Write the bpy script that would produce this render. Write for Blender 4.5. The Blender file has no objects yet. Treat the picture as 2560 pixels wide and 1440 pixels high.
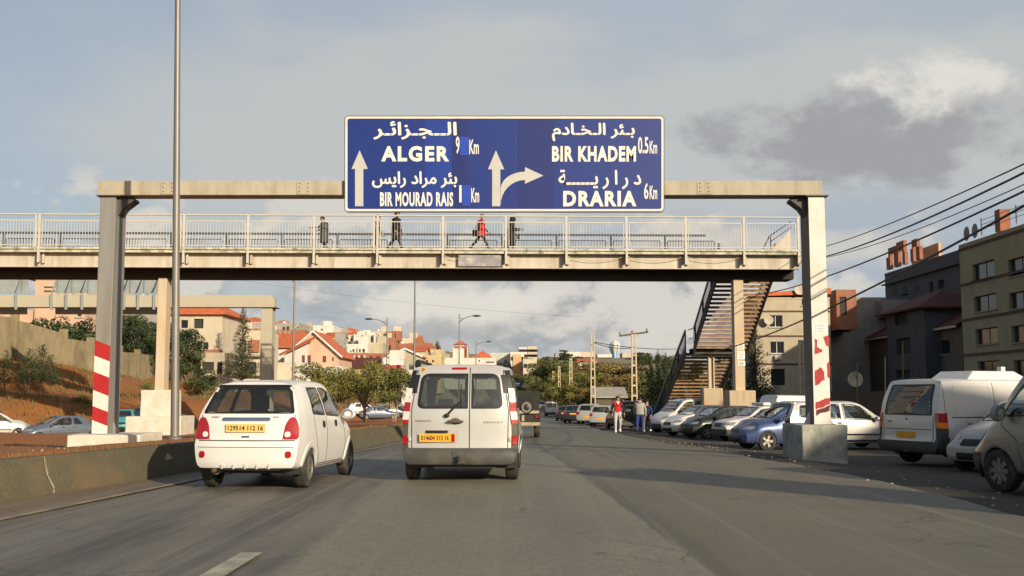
import bpy, bmesh, math, random
import numpy as np
from mathutils import Vector, Matrix, noise
from mathutils.bvhtree import BVHTree
from math import sin, cos, pi, radians, sqrt
random.seed(7)
SC = bpy.context.scene
COL = SC.collection
# ------------------------------------------------------------------ camera
F = 2700.0                       # focal length in pixels of the 2560 px wide photograph
HOR = 985.0                      # horizon line
CAMZ = 1.35
PITCH = math.atan((HOR - 720.0) / F)
cam_d = bpy.data.cameras.new('camera')
cam = bpy.data.objects.new('camera', cam_d)
COL.objects.link(cam)
cam_d.sensor_width = 36.0
cam_d.lens = F / 2560.0 * 36.0
cam_d.clip_start = 0.1
cam_d.clip_end = 6000.0
cam.location = (0, 0, CAMZ)
cam.rotation_euler = (pi / 2 + PITCH, 0, 0)
SC.camera = cam

def P(px, py, Y):
    """world point seen at a pixel of the photograph, at distance Y along the road"""
    u = (px - 1280.0) / F
    v = (720.0 - py) / F
    dy = cos(PITCH) - v * sin(PITCH)
    dz = sin(PITCH) + v * cos(PITCH)
    t = Y / dy
    return Vector((t * u, Y, CAMZ + t * dz))

# ------------------------------------------------------------------ light
SUN_AZ = radians(35.0)           # from behind the camera, towards the right
SUN_EL = radians(19.0)
TOSUN = Vector((sin(SUN_AZ) * cos(SUN_EL), -cos(SUN_AZ) * cos(SUN_EL), sin(SUN_EL)))
sun_d = bpy.data.lights.new('sun', 'SUN')
sun = bpy.data.objects.new('sun', sun_d)
COL.objects.link(sun)
sun_d.energy = 5.0
sun_d.angle = radians(0.55)
sun_d.color = (1.0, 0.85, 0.63)
sun.rotation_euler = TOSUN.to_track_quat('Z', 'Y').to_euler()
SC.view_settings.view_transform = 'Standard'
SC.view_settings.look = 'None'
SC.view_settings.exposure = 0.33
SC.view_settings.gamma = 1.0
SC.view_settings.use_curve_mapping = False
SC.cycles.max_bounces = 6
SC.cycles.transparent_max_bounces = 12

def new_world():
    w = bpy.data.worlds.new('World')
    SC.world = w
    w.use_nodes = True
    nt = w.node_tree
    N, L = nt.nodes, nt.links
    N.clear()
    def nd(t, **k):
        n = N.new(t)
        for a, b in k.items():
            setattr(n, a, b)
        return n
    def math_(op, a, b=None, c=None, clamp=False):
        n = nd('ShaderNodeMath', operation=op)
        n.use_clamp = clamp
        for i, v in enumerate((a, b, c)):
            if v is None:
                continue
            if isinstance(v, (int, float)):
                n.inputs[i].default_value = v
            else:
                L.new(v, n.inputs[i])
        return n.outputs[0]
    def mix(f, a, b):
        n = nd('ShaderNodeMix', data_type='RGBA')
        if isinstance(f, (int, float)):
            n.inputs[0].default_value = f
        else:
            L.new(f, n.inputs[0])
        for i, v in ((6, a), (7, b)):
            if isinstance(v, tuple):
                n.inputs[i].default_value = (*v, 1)
            else:
                L.new(v, n.inputs[i])
        return n.outputs[2]
    def ramp(f, a, b, smooth=True):
        n = nd('ShaderNodeMapRange')
        n.interpolation_type = 'SMOOTHERSTEP' if smooth else 'LINEAR'
        L.new(f, n.inputs[0])
        n.inputs[1].default_value = a
        n.inputs[2].default_value = b
        return n.outputs[0]
    sky = nd('ShaderNodeTexSky', sky_type='NISHITA')
    sky.sun_disc = False
    sky.sun_elevation = SUN_EL
    sky.sun_rotation = math.atan2(TOSUN.x, TOSUN.y)
    sky.air_density = 1.1
    sky.dust_density = 1.5
    tc = nd('ShaderNodeTexCoord')
    sep = nd('ShaderNodeSeparateXYZ')
    L.new(tc.outputs['Generated'], sep.inputs[0])
    x, y, z = sep.outputs
    # azimuth a (0 straight ahead, + right) and elevation e, radians
    az = math_('ARCTAN2', x, y)
    el = math_('ARCSINE', z)
    def noise_tex(scale, detail, rough, sx=1, sz=1, off=(0, 0, 0), dist=0):
        mp = nd('ShaderNodeMapping')
        mp.inputs['Scale'].default_value = (sx, sx, sz)
        mp.inputs['Location'].default_value = off
        L.new(tc.outputs['Generated'], mp.inputs[0])
        n = nd('ShaderNodeTexNoise')
        n.inputs['Scale'].default_value = scale
        n.inputs['Detail'].default_value = detail
        n.inputs['Roughness'].default_value = rough
        n.inputs['Distortion'].default_value = dist
        L.new(mp.outputs[0], n.inputs['Vector'])
        return n.outputs[0]
    K = 7.1
    def c(r, g, b):
        return (r * K, g * K, b * K)
    n1 = noise_tex(2.6, 4, .5, 1, 2.2, (3.1, .4, .2))
    n2 = noise_tex(7, 8, .58, 1, 1.8, (1.7, 2.2, .6), .2)
    n3 = noise_tex(16, 8, .6, 1, 1.5, (4.7, 2.2, .6), .2)
    # open sky, tinted by the physical sky; a thin veil of high cloud covers most of it
    blue = mix(.70, sky.outputs[0], c(.42, .48, .56))
    veil = mix(ramp(n1, .40, .60), c(.47, .535, .61), c(.60, .62, .615))
    rightness = ramp(math_('ADD', az, math_('MULTIPLY', math_('SUBTRACT', n1, .5), .9)), -.52, .02)
    col = mix(math_('MULTIPLY', rightness, .93), blue, veil)
    # deeper blue gaps low on the left
    # cumulus field near the horizon
    lowm = math_('SUBTRACT', 1.0, ramp(el, .13, .30))
    f = math_('ADD', math_('MULTIPLY', n2, .75), math_('MULTIPLY', n3, .25))
    dens = math_('ADD', f, math_('MULTIPLY', math_('SUBTRACT', .115, el), .9))
    cm = math_('MULTIPLY', ramp(dens, .46, .56), lowm)
    lit = ramp(math_('ADD', n3, math_('MULTIPLY', math_('SUBTRACT', n2, .5), .8)), .40, .62)
    ccol = mix(lit, c(.40, .415, .44), c(.80, .755, .68))
    col = mix(math_('MULTIPLY', cm, .85), col, ccol)
    # big cumulus patches: (az, el, ra, re, strength)
    def patch(a, e, ra, re, lo, hi, warp=.9):
        da = math_('DIVIDE', math_('SUBTRACT', az, a), ra)
        de = math_('DIVIDE', math_('SUBTRACT', el, e), re)
        d = math_('SQRT', math_('ADD', math_('MULTIPLY', da, da), math_('MULTIPLY', de, de)))
        d = math_('ADD', d, math_('MULTIPLY', math_('SUBTRACT', f, .5), -warp * 3.4))
        return math_('SUBTRACT', 1.0, ramp(d, lo, hi)), de, da
    m, de, da = patch(.335, .226, .178, .066, .55, 1.05)
    top = ramp(math_('ADD', math_('ADD', math_('MULTIPLY', de, .9), math_('MULTIPLY', da, .75)), math_('MULTIPLY', math_('SUBTRACT', n3, .5), 3.2)), .0, 1.15)
    col = mix(math_('MULTIPLY', m, .93), col, mix(top, c(.385, .392, .415), c(.86, .825, .76)))
    m, de, da = patch(-.055, .075, .10, .026, .5, 1.2)
    col = mix(math_('MULTIPLY', m, .85), col, mix(ramp(math_('ADD', de, math_('MULTIPLY', math_('SUBTRACT', n3, .5), 3.0)), -.9, .5), c(.50, .505, .50), c(.86, .82, .74)))
    m, de, da = patch(.21, .128, .16, .022, .5, 1.25)
    col = mix(math_('MULTIPLY', m, .75), col, c(.74, .70, .645))
    # towards the zenith and the far side of the sky the veil thins out to the clear physical sky
    clear = mix(ramp(n2, .50, .62), sky.outputs[0], c(.38, .40, .43))
    away = math_('MAXIMUM', ramp(el, .36, .80), ramp(math_('ABSOLUTE', az), .75, 1.5))
    col = mix(away, col, clear)
    # below the horizon
    col = mix(ramp(el, .0, -.05), col, c(.30, .28, .25))
    bg = nd('ShaderNodeBackground')
    bg.inputs[1].default_value = 0.1
    L.new(col, bg.inputs[0])
    out = nd('ShaderNodeOutputWorld')
    L.new(bg.outputs[0], out.inputs[0])
new_world()

# ------------------------------------------------------------------ materials
MATS = {}
def mat(name, col=(.5, .5, .5), rough=.7, var=.12, scale=4.0, bump=0.0, metal=0.0, spec=.4, stain=None, stain_amt=.5,
        stain_scale=1.2, coat=0.0, fine=0.0, stretch=(1, 1, 1), obj=False):
    if name in MATS:
        return MATS[name]
    m = bpy.data.materials.new(name)
    m.use_nodes = True
    MATS[name] = m
    nt = m.node_tree
    N, L = nt.nodes, nt.links
    b = N['Principled BSDF']
    b.inputs['Roughness'].default_value = rough
    b.inputs['Metallic'].default_value = metal
    b.inputs['Specular IOR Level'].default_value = spec
    if coat:
        b.inputs['Coat Weight'].default_value = coat
        b.inputs['Coat Roughness'].default_value = .06
    if obj:
        tcn = N.new('ShaderNodeTexCoord')
        src = tcn.outputs['Object']
    else:
        g = N.new('ShaderNodeNewGeometry')
        src = g.outputs['Position']
    mp = N.new('ShaderNodeMapping')
    mp.inputs['Scale'].default_value = stretch
    L.new(src, mp.inputs[0])
    def noi(s, d=5, r=.6):
        n = N.new('ShaderNodeTexNoise')
        n.inputs['Scale'].default_value = s
        n.inputs['Detail'].default_value = d
        n.inputs['Roughness'].default_value = r
        L.new(mp.outputs[0], n.inputs['Vector'])
        return n.outputs[0]
    def mixc(f, a, bb):
        n = N.new('ShaderNodeMix')
        n.data_type = 'RGBA'
        L.new(f, n.inputs[0])
        for i, v in ((6, a), (7, bb)):
            if isinstance(v, tuple):
                n.inputs[i].default_value = (*v[:3], 1)
            else:
                L.new(v, n.inputs[i])
        return n.outputs[2]
    def mr(f, a, bb, c=0, d=1):
        n = N.new('ShaderNodeMapRange')
        L.new(f, n.inputs[0])
        n.inputs[1].default_value = a
        n.inputs[2].default_value = bb
        n.inputs[3].default_value = c
        n.inputs[4].default_value = d
        return n.outputs[0]
    n1 = noi(scale)
    lo = tuple(max(0, c * (1 - var)) for c in col)
    hi = tuple(min(1, c * (1 + var)) for c in col)
    c = mixc(mr(n1, .3, .7), lo, hi)
    if fine:
        n2 = noi(scale * 14, 2)
        c = mixc(mr(n2, .35, .65), c, tuple(x * (1 - fine) for x in col))
    if stain:
        n3 = noi(stain_scale, 7, .65)
        c = mixc(mr(n3, .48, .68, 0, stain_amt), c, tuple(stain))
    L.new(c, b.inputs['Base Color'])
    if bump:
        bp = N.new('ShaderNodeBump')
        bp.inputs['Strength'].default_value = bump
        bp.inputs['Distance'].default_value = .02
        L.new(noi(scale * 9, 4), bp.inputs['Height'])
        L.new(bp.outputs[0], b.inputs['Normal'])
    return m

def glass(name, tint=(.25, .30, .30), refl=1.0, dust_haze=0.0):
    """thin see-through pane: tinted transparency under a sharp reflection"""
    if name in MATS:
        return MATS[name]
    m = bpy.data.materials.new(name)
    m.use_nodes = True
    MATS[name] = m
    N, L = m.node_tree.nodes, m.node_tree.links
    N.clear()
    out = N.new('ShaderNodeOutputMaterial')
    tr = N.new('ShaderNodeBsdfTransparent')
    tr.inputs[0].default_value = (*tint, 1)
    gl = N.new('ShaderNodeBsdfGlossy')
    gl.inputs['Roughness'].default_value = .03
    gl.inputs[0].default_value = (.9, .93, .95, 1)
    lw = N.new('ShaderNodeLayerWeight')
    lw.inputs[0].default_value = .5
    pw = N.new('ShaderNodeMath')
    pw.operation = 'POWER'
    pw.inputs[1].default_value = 4.0
    L.new(lw.outputs['Facing'], pw.inputs[0])
    mu = N.new('ShaderNodeMath')
    mu.operation = 'MULTIPLY_ADD'
    mu.use_clamp = True
    mu.inputs[1].default_value = .9 * refl
    mu.inputs[2].default_value = .055 * refl
    L.new(pw.outputs[0], mu.inputs[0])
    mx = N.new('ShaderNodeMixShader')
    L.new(mu.outputs[0], mx.inputs[0])
    L.new(tr.outputs[0], mx.inputs[1])
    L.new(gl.outputs[0], mx.inputs[2])
    if dust_haze:
        df = N.new('ShaderNodeBsdfDiffuse')
        df.inputs[0].default_value = (.36, .37, .33, 1)  # grey green film paints sky reflection into the pane, along with dust
        m2 = N.new('ShaderNodeMixShader')
        m2.inputs[0].default_value = dust_haze
        L.new(mx.outputs[0], m2.inputs[1])
        L.new(df.outputs[0], m2.inputs[2])
        L.new(m2.outputs[0], out.inputs[0])
    else:
        L.new(mx.outputs[0], out.inputs[0])
    return m

# ------------------------------------------------------------------ mesh helpers
class MB:
    def __init__(s):
        s.v, s.f = [], []
    def quad(s, a, b, c, d):
        i = len(s.v)
        s.v += [Vector(a), Vector(b), Vector(c), Vector(d)]
        s.f.append((i, i + 1, i + 2, i + 3))
        return s
    def poly(s, pts):
        i = len(s.v)
        s.v += [Vector(p) for p in pts]
        s.f.append(tuple(range(i, i + len(pts))))
        return s
    def box(s, x0, x1, y0, y1, z0, z1, m=None):
        i = len(s.v)
        p = [Vector((x, y, z)) for z in (z0, z1) for y in (y0, y1) for x in (x0, x1)]
        if m is not None:
            p = [m @ q for q in p]
        s.v += p
        for f in ((0, 2, 3, 1), (4, 5, 7, 6), (0, 1, 5, 4), (2, 6, 7, 3), (0, 4, 6, 2), (1, 3, 7, 5)):
            s.f.append(tuple(i + k for k in f))
        return s
    def cbox(s, c, sx, sy, sz, m=None):
        return s.box(c[0] - sx / 2, c[0] + sx / 2, c[1] - sy / 2, c[1] + sy / 2, c[2] - sz / 2, c[2] + sz / 2, m)
    def bar(s, a, b, w, h=None, up=(0, 0, 1)):
        """rectangular bar from a to b, w across, h along up"""
        a, b = Vector(a), Vector(b)
        h = h or w
        d = (b - a)
        ln = d.length
        if ln < 1e-6:
            return s
        d.normalize()
        up = Vector(up)
        if abs(d.dot(up)) > .98:
            up = Vector((0, 1, 0)) if abs(d.y) < .9 else Vector((1, 0, 0))
        r = d.cross(up).normalized()
        u = r.cross(d).normalized()
        i = len(s.v)
        for q in (a, b):
            for (p1, p2) in ((-1, -1), (1, -1), (1, 1), (-1, 1)):
                s.v.append(q + r * p1 * w / 2 + u * p2 * h / 2)
        for f in ((3, 2, 1, 0), (4, 5, 6, 7), (0, 1, 5, 4), (1, 2, 6, 5), (2, 3, 7, 6), (3, 0, 4, 7)):
            s.f.append(tuple(i + k for k in f))
        return s
    def tube(s, pts, r, n=8, cap=True):
        pts = [Vector(p) for p in pts]
        rs = r if isinstance(r, (list, tuple)) else [r] * len(pts)
        base = len(s.v)
        prev = None
        for k, p in enumerate(pts):
            d = (pts[min(k + 1, len(pts) - 1)] - pts[max(k - 1, 0)])
            if d.length < 1e-9:
                d = Vector((0, 0, 1))
            d.normalize()
            if prev is None:
                a = Vector((1, 0, 0)) if abs(d.x) < .8 else Vector((0, 1, 0))
                u = d.cross(a).normalized()
            else:
                u = (prev - d * prev.dot(d)).normalized()
            prev = u
            w = d.cross(u)
            for j in range(n):
                t = 2 * pi * j / n
                s.v.append(p + (u * cos(t) + w * sin(t)) * rs[k])
        for k in range(len(pts) - 1):
            for j in range(n):
                a = base + k * n + j
                b = base + k * n + (j + 1) % n
                s.f.append((a, b, b + n, a + n))
        if cap:
            s.f.append(tuple(base + j for j in range(n))[::-1])
            s.f.append(tuple(base + (len(pts) - 1) * n + j for j in range(n)))
        return s
    def lathe(s, prof, n=16, axis='Z', c=(0, 0, 0), cap=True):
        """prof [(r, h)] turned about an axis through c"""
        c = Vector(c)
        base = len(s.v)
        for (r, h) in prof:
            for j in range(n):
                t = 2 * pi * j / n
                if axis == 'Z':
                    q = Vector((r * cos(t), r * sin(t), h))
                elif axis == 'X':
                    q = Vector((h, r * cos(t), r * sin(t)))
                else:
                    q = Vector((r * cos(t), h, r * sin(t)))
                s.v.append(c + q)
        for k in range(len(prof) - 1):
            for j in range(n):
                a = base + k * n + j
                b = base + k * n + (j + 1) % n
                s.f.append((a, b, b + n, a + n))
        if cap:
            s.f.append(tuple(base + j for j in range(n))[::-1])
            s.f.append(tuple(base + (len(prof) - 1) * n + j for j in range(n)))
        return s
    def prism(s, pts, off):
        """extrude a polygon (list of 3-D points) by vector off"""
        off = Vector(off)
        a = [Vector(p) for p in pts]
        i, n = len(s.v), len(a)
        s.v += a + [p + off for p in a]
        s.f.append(tuple(range(i, i + n))[::-1])
        s.f.append(tuple(range(i + n, i + 2 * n)))
        for k in range(n):
            k2 = (k + 1) % n
            s.f.append((i + k, i + k2, i + n + k2, i + n + k))
        return s
    def sphere(s, c, rx, ry=None, rz=None, n=12, m=8):
        ry, rz = ry or rx, rz or rx
        base = len(s.v)
        for k in range(m + 1):
            ph = pi * k / m
            for j in range(n):
                t = 2 * pi * j / n
                s.v.append(Vector((c[0] + rx * sin(ph) * cos(t), c[1] + ry * sin(ph) * sin(t), c[2] + rz * cos(ph))))
        for k in range(m):
            for j in range(n):
                a = base + k * n + j
                b = base + k * n + (j + 1) % n
                s.f.append((a, a + n, b + n, b))
        return s
    def mesh(s, name, smooth=None, fix=True):
        me = bpy.data.meshes.new(name)
        me.from_pydata([tuple(p) for p in s.v], [], s.f)
        if fix:
            bm = bmesh.new()
            bm.from_mesh(me)
            bmesh.ops.remove_doubles(bm, verts=bm.verts, dist=1e-5)
            bmesh.ops.recalc_face_normals(bm, faces=bm.faces)
            bm.to_mesh(me)
            bm.free()
        if smooth is not None:
            for p in me.polygons:
                p.use_smooth = True
            me.set_sharp_from_angle(angle=radians(smooth))
        return me
    def obj(s, name, m, parent=None, smooth=None, bevel=0.0, world=False, fix=True):
        if world and parent is not None:
            o = parent.matrix_basis.inverted()
            par = parent.parent
            s.v = [o @ p for p in s.v] if par is None else [(par.matrix_basis @ parent.matrix_basis).inverted() @ p for p in s.v]
        me = s.mesh(name, smooth, fix)
        return link(name, me, m, parent, bevel)

def link(name, me, m, parent=None, bevel=0.0):
    o = bpy.data.objects.new(name, me)
    COL.objects.link(o)
    if m is not None and len(me.materials) == 0:
        me.materials.append(m)
    if parent is not None:
        o.parent = parent
    if bevel:
        md = o.modifiers.new('edge', 'BEVEL')
        md.width = bevel
        md.segments = 2
        md.limit_method = 'ANGLE'
        md.angle_limit = radians(40)
    return o

def empty(name, loc=(0, 0, 0), rz=0.0, label=None, cat=None, group=None, kind=None):
    o = bpy.data.objects.new(name, None)
    COL.objects.link(o)
    o.location = loc
    o.rotation_euler = (0, 0, rz)
    o.empty_display_size = .2
    o.matrix_basis = Matrix.Translation(Vector(loc)) @ Matrix.Rotation(rz, 4, 'Z')
    return tag(o, label, cat, group, kind)

def tag(o, label=None, cat=None, group=None, kind=None):
    if label: o['label'] = label
    if cat: o['category'] = cat
    if group: o['group'] = group
    if kind: o['kind'] = kind
    return o

def copy_tree(o, parent=None):
    c = o.copy()
    COL.objects.link(c)
    c.parent = parent
    for ch in list(o.children):
        copy_tree(ch, c)
    return c

def lerp(a, b, t):
    return a + (b - a) * t

def smooth01(a, b, x):
    t = min(1, max(0, (x - a) / (b - a)))
    return t * t * (3 - 2 * t)

def interp(tab, x):
    """piecewise-linear table lookup"""
    if x <= tab[0][0]:
        return tab[0][1]
    for (x0, y0), (x1, y1) in zip(tab, tab[1:]):
        if x <= x1:
            return y0 + (y1 - y0) * (x - x0) / (x1 - x0)
    return tab[-1][1]

def cubic(tab, x):
    """smooth monotone-ish (Catmull-Rom) table lookup"""
    n = len(tab)
    if x <= tab[0][0]:
        return tab[0][1]
    if x >= tab[-1][0]:
        return tab[-1][1]
    for i in range(n - 1):
        x0, y0 = tab[i]
        x1, y1 = tab[i + 1]
        if x <= x1:
            h = x1 - x0
            t = (x - x0) / h
            m0 = (y1 - tab[i - 1][1]) / (x1 - tab[i - 1][0]) if i > 0 else (y1 - y0) / h
            m1 = (tab[i + 2][1] - y0) / (tab[i + 2][0] - x0) if i + 2 < n else (y1 - y0) / h
            s = (y1 - y0) / h
            if s == 0 or m0 * s < 0: m0 = 0
            if s == 0 or m1 * s < 0: m1 = 0
            if s != 0:
                m0 = math.copysign(min(abs(m0), 3 * abs(s)), s) if m0 else 0
                m1 = math.copysign(min(abs(m1), 3 * abs(s)), s) if m1 else 0
            t2, t3 = t * t, t * t * t
            return (2 * t3 - 3 * t2 + 1) * y0 + (t3 - 2 * t2 + t) * h * m0 + (-2 * t3 + 3 * t2) * y1 + (t3 - t2) * h * m1

def rounded(pts, r, n=4):
    """round the corners of a 2-D polygon; r one radius or one for each corner"""
    out = []
    k = len(pts)
    for i in range(k):
        p = Vector(pts[i]).to_2d() if len(pts[i]) > 2 else Vector(pts[i])
        a = Vector(pts[i - 1])
        b = Vector(pts[(i + 1) % k])
        rr = r[i] if isinstance(r, (list, tuple)) else r
        la, lb = (a - p).length, (b - p).length
        rr = min(rr, la * .48, lb * .48)
        p0 = p + (a - p) / la * rr
        p1 = p + (b - p) / lb * rr
        for j in range(n + 1):
            t = j / n
            out.append((p0 * (1 - t) + p * t) * (1 - t) + (p * (1 - t) + p1 * t) * t)
    return out

def text_mesh(name, s, m, size=1.0, sx=1.0, space=1.0, bold=0.0, depth=.004, align='LEFT', dup=0.0):
    """flat lettering in the XY plane as a mesh; dup>0 thickens strokes with shifted copies"""
    cu = bpy.data.curves.new(name, 'FONT')
    cu.body = s
    cu.size = size
    cu.offset = bold
    cu.space_character = space
    cu.align_x = align
    cu.extrude = depth / 2
    cu.resolution_u = 3
    ob = bpy.data.objects.new(name, cu)
    COL.objects.link(ob)
    bpy.context.view_layer.update()
    dg = bpy.context.evaluated_depsgraph_get()
    me0 = bpy.data.meshes.new_from_object(ob.evaluated_get(dg))
    bpy.data.objects.remove(ob)
    bpy.data.curves.remove(cu)
    vs = [Vector((v.co.x * sx, v.co.y, v.co.z)) for v in me0.vertices]
    fs = [tuple(p.vertices) for p in me0.polygons]
    bpy.data.meshes.remove(me0)
    b = MB()
    shifts = [(0, 0)] if not dup else [(0, 0), (dup, 0), (-dup, 0), (0, dup * .8), (0, -dup * .8)]
    for k, (dx, dy) in enumerate(shifts):
        i = len(b.v)
        b.v += [p + Vector((dx, dy, -.0006 * k)) for p in vs]
        b.f += [tuple(i + q for q in f) for f in fs]
    return b

def fit(b, x0, x1, y0, y1):
    """stretch the lettering to a rectangle"""
    xs = [p.x for p in b.v]
    ys = [p.y for p in b.v]
    ax, bx, ay, by = min(xs), max(xs), min(ys), max(ys)
    for p in b.v:
        p.x = x0 + (p.x - ax) / (bx - ax) * (x1 - x0)
        p.y = y0 + (p.y - ay) / (by - ay) * (y1 - y0)
    return b
# ------------------------------------------------------------------ the setting
ZR = [(-200, 0), (18, 0), (26, -.08), (34, -.22), (52, -.52), (75, -.85), (135, -1.25), (900, -1.3)]
XB = [(-60, -7.3), (5, -7.1), (11, -6.9), (14, -6.5), (16, -6.05), (18, -5.7), (24, -4.85), (29, -4.25), (40, -3.95), (60, -3.2), (100, -1.5), (135, .5), (200, 3.0), (320, 9)]
XR = [(-60, 6.3), (10, 5.75), (25, 5.4), (40, 5.0), (60, 5.0), (75, 5.4), (100, 6.2), (135, 8), (200, 10.5), (320, 17)]
zr = lambda Y: cubic(ZR, Y)
xb = lambda Y: cubic(XB, Y)
xr = lambda Y: cubic(XR, Y)
SOIL = [(0, .5), (1.5, .46), (3, .34), (5, .16), (9, .04), (12, -.04), (16, -.5), (25, -.55)]
HILL = [P(*a) for a in (
    (0, 1082, 54), (120, 1086, 57), (240, 1084, 60), (360, 1080, 64), (480, 1068, 70), (-500, 1100, 50), (-200, 1090, 52),
    (0, 985, 63), (120, 985, 68), (240, 990, 72), (360, 1000, 78), (470, 1000, 84), (-300, 950, 60), (560, 1010, 92),
    (0, 893, 72), (120, 905, 78), (240, 928, 84), (330, 950, 94), (440, 965, 108), (520, 985, 122), (-200, 880, 66), (-500, 860, 66),
    (0, 850, 92), (150, 860, 100), (300, 890, 112), (-300, 820, 92), (-600, 780, 95),
    (100, 830, 140), (300, 870, 150), (480, 905, 150), (620, 950, 140), (720, 975, 135), (850, 985, 140), (1000, 992, 150), (620, 1000, 110), (800, 1008, 110), (950, 1012, 110),
    (700, 930, 190), (850, 950, 190), (1000, 965, 200), (600, 880, 210), (700, 880, 240), (850, 905, 240), (1000, 930, 260), (1150, 955, 250),
    (650, 845, 300), (780, 862, 300), (900, 868, 310), (1000, 885, 320), (1150, 915, 340), (1280, 950, 330), (1350, 975, 280),
    (700, 838, 420), (900, 850, 420), (1100, 890, 450), (1300, 908, 480), (1450, 915, 480), (1600, 915, 480), (1450, 965, 260), (1600, 975, 260), (1750, 970, 300),
    (1300, 897, 650), (1450, 896, 650), (1650, 900, 650), (1900, 915, 600), (2300, 930, 500), (800, 848, 650), (500, 830, 600), (100, 800, 500),
    (1300, 900, 900), (1600, 900, 900), (2000, 915, 900), (900, 850, 900), (300, 820, 900))]
HP = np.array([[p.x, p.y, p.z] for p in HILL] + [[40, 30, -.2], [60, 60, -.3], [80, 100, -.3], [20, 20, -.2], [60, -20, 0], [30, 130, -.6], [70, 160, -.3], [14, 160, -1.2], [10, 110, -1.1], [12, 80, -.9], [110, 40, 0], [-60, 10, .5], [-40, 25, -.6], [-30, -10, 0], [-60, -40, 0], [25, 90, -.6], [45, 200, 0]])
def idw(x, y):
    d = (HP[:, 0] - x) ** 2 + (HP[:, 1] - y) ** 2 + 4.0
    sc = d ** -1.75
    return float((sc * HP[:, 2]).sum() / sc.sum())
def gz(x, y):
    """height of the ground"""
    r = zr(y)
    d = xb(y) - x
    if d < -.2:
        e = x - xr(y)
        if e < 0:
            return r
        z = r - .16 * smooth01(.2, 2.5, e) * (1 - smooth01(40, 70, y) * .7)
        return lerp(z, idw(x, y), smooth01(14, 40, e)) if y < 330 else idw(x, y)
    s = r + interp(SOIL, d)
    if y > 330:
        return idw(x, y)
    return lerp(s, idw(x, y), smooth01(13, 21, d))

M_DIRT = mat('parking dirt', (.066, .054, .040), .95, .3, .8, .5, stain=(.036, .03, .024), stain_amt=.7, stain_scale=.5, fine=.25)
M_CLAY = mat('red clay', (.30, .105, .024), .95, .22, 1.1, .6, stain=(.18, .08, .026), stain_amt=.6, stain_scale=.35, fine=.22)
M_CLAYG = mat('clay slope with dry grass', (.29, .102, .022), .95, .2, .9, .6, stain=(.12, .085, .024), stain_amt=.9, stain_scale=.14, fine=.3)
M_FIELD = mat('scrubby hill', (.19, .16, .10), .95, .3, .2, .3, stain=(.24, .19, .12), stain_amt=.6, stain_scale=.03)

def make_ground():
    xs = list(np.arange(-80, 60.1, 1.25)) 
    xs = [-3500, -1500, -700, -400, -300, -220, -170, -140, -120, -105, -92] + xs + [66, 74, 84, 96, 110, 130, 160, 200, 260, 340, 460, 700, 1500, 3500]
    ys = [-1500, -400, -150, -80, -50, -30, -15, -6] + list(np.arange(0, 150, 1.5)) + list(np.arange(150, 340, 6)) + list(np.arange(340, 920, 30)) + [1000, 1300, 2000, 4500]
    V, Fc, mi = [], [], []
    for y in ys:
        for x in xs:
            yy, xx = min(max(y, -60), 900), min(max(x, -400), 400)
            z = gz(xx, yy)
            d = xb(yy) - xx
            if -.4 < d < 15 and yy < 330:
                z -= .45 if d > 1.5 else .62      # the median has a sheet of its own
            elif d <= -.4 and xx < xr(yy) + .3 and yy < 330:
                z -= .12                           # and so has the road
            z += .05 * noise.noise((xx * .5, yy * .5, 0)) * (1 if d > 20 or yy > 60 else .5)
            V.append((x, y, z))
    nx = len(xs)
    for j in range(len(ys) - 1):
        for i in range(nx - 1):
            Fc.append((j * nx + i, j * nx + i + 1, (j + 1) * nx + i + 1, (j + 1) * nx + i))
            x, y = (xs[i] + xs[i + 1]) / 2, (ys[j] + ys[j + 1]) / 2
            if x < xb(min(max(y, -60), 320)) and y < 135:
                wall_y = 72 + max(0, x + 34) * 1.5
                mi.append(2 if (y > 60 and x < -12) or x < -40 else 1)
            elif y > 125 or x < -60:
                mi.append(3)
            else:
                mi.append(0)
    me = bpy.data.meshes.new('ground')
    me.from_pydata(V, [], Fc)
    for m in (M_DIRT, M_CLAY, M_CLAYG, M_FIELD):
        me.materials.append(m)
    me.polygons.foreach_set('material_index', mi)
    me.polygons.foreach_set('use_smooth', [True] * len(mi))
    o = bpy.data.objects.new('ground', me)
    COL.objects.link(o)
    tag(o, 'bare dirt and clay ground rising to the town', kind='structure')
make_ground()

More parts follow.
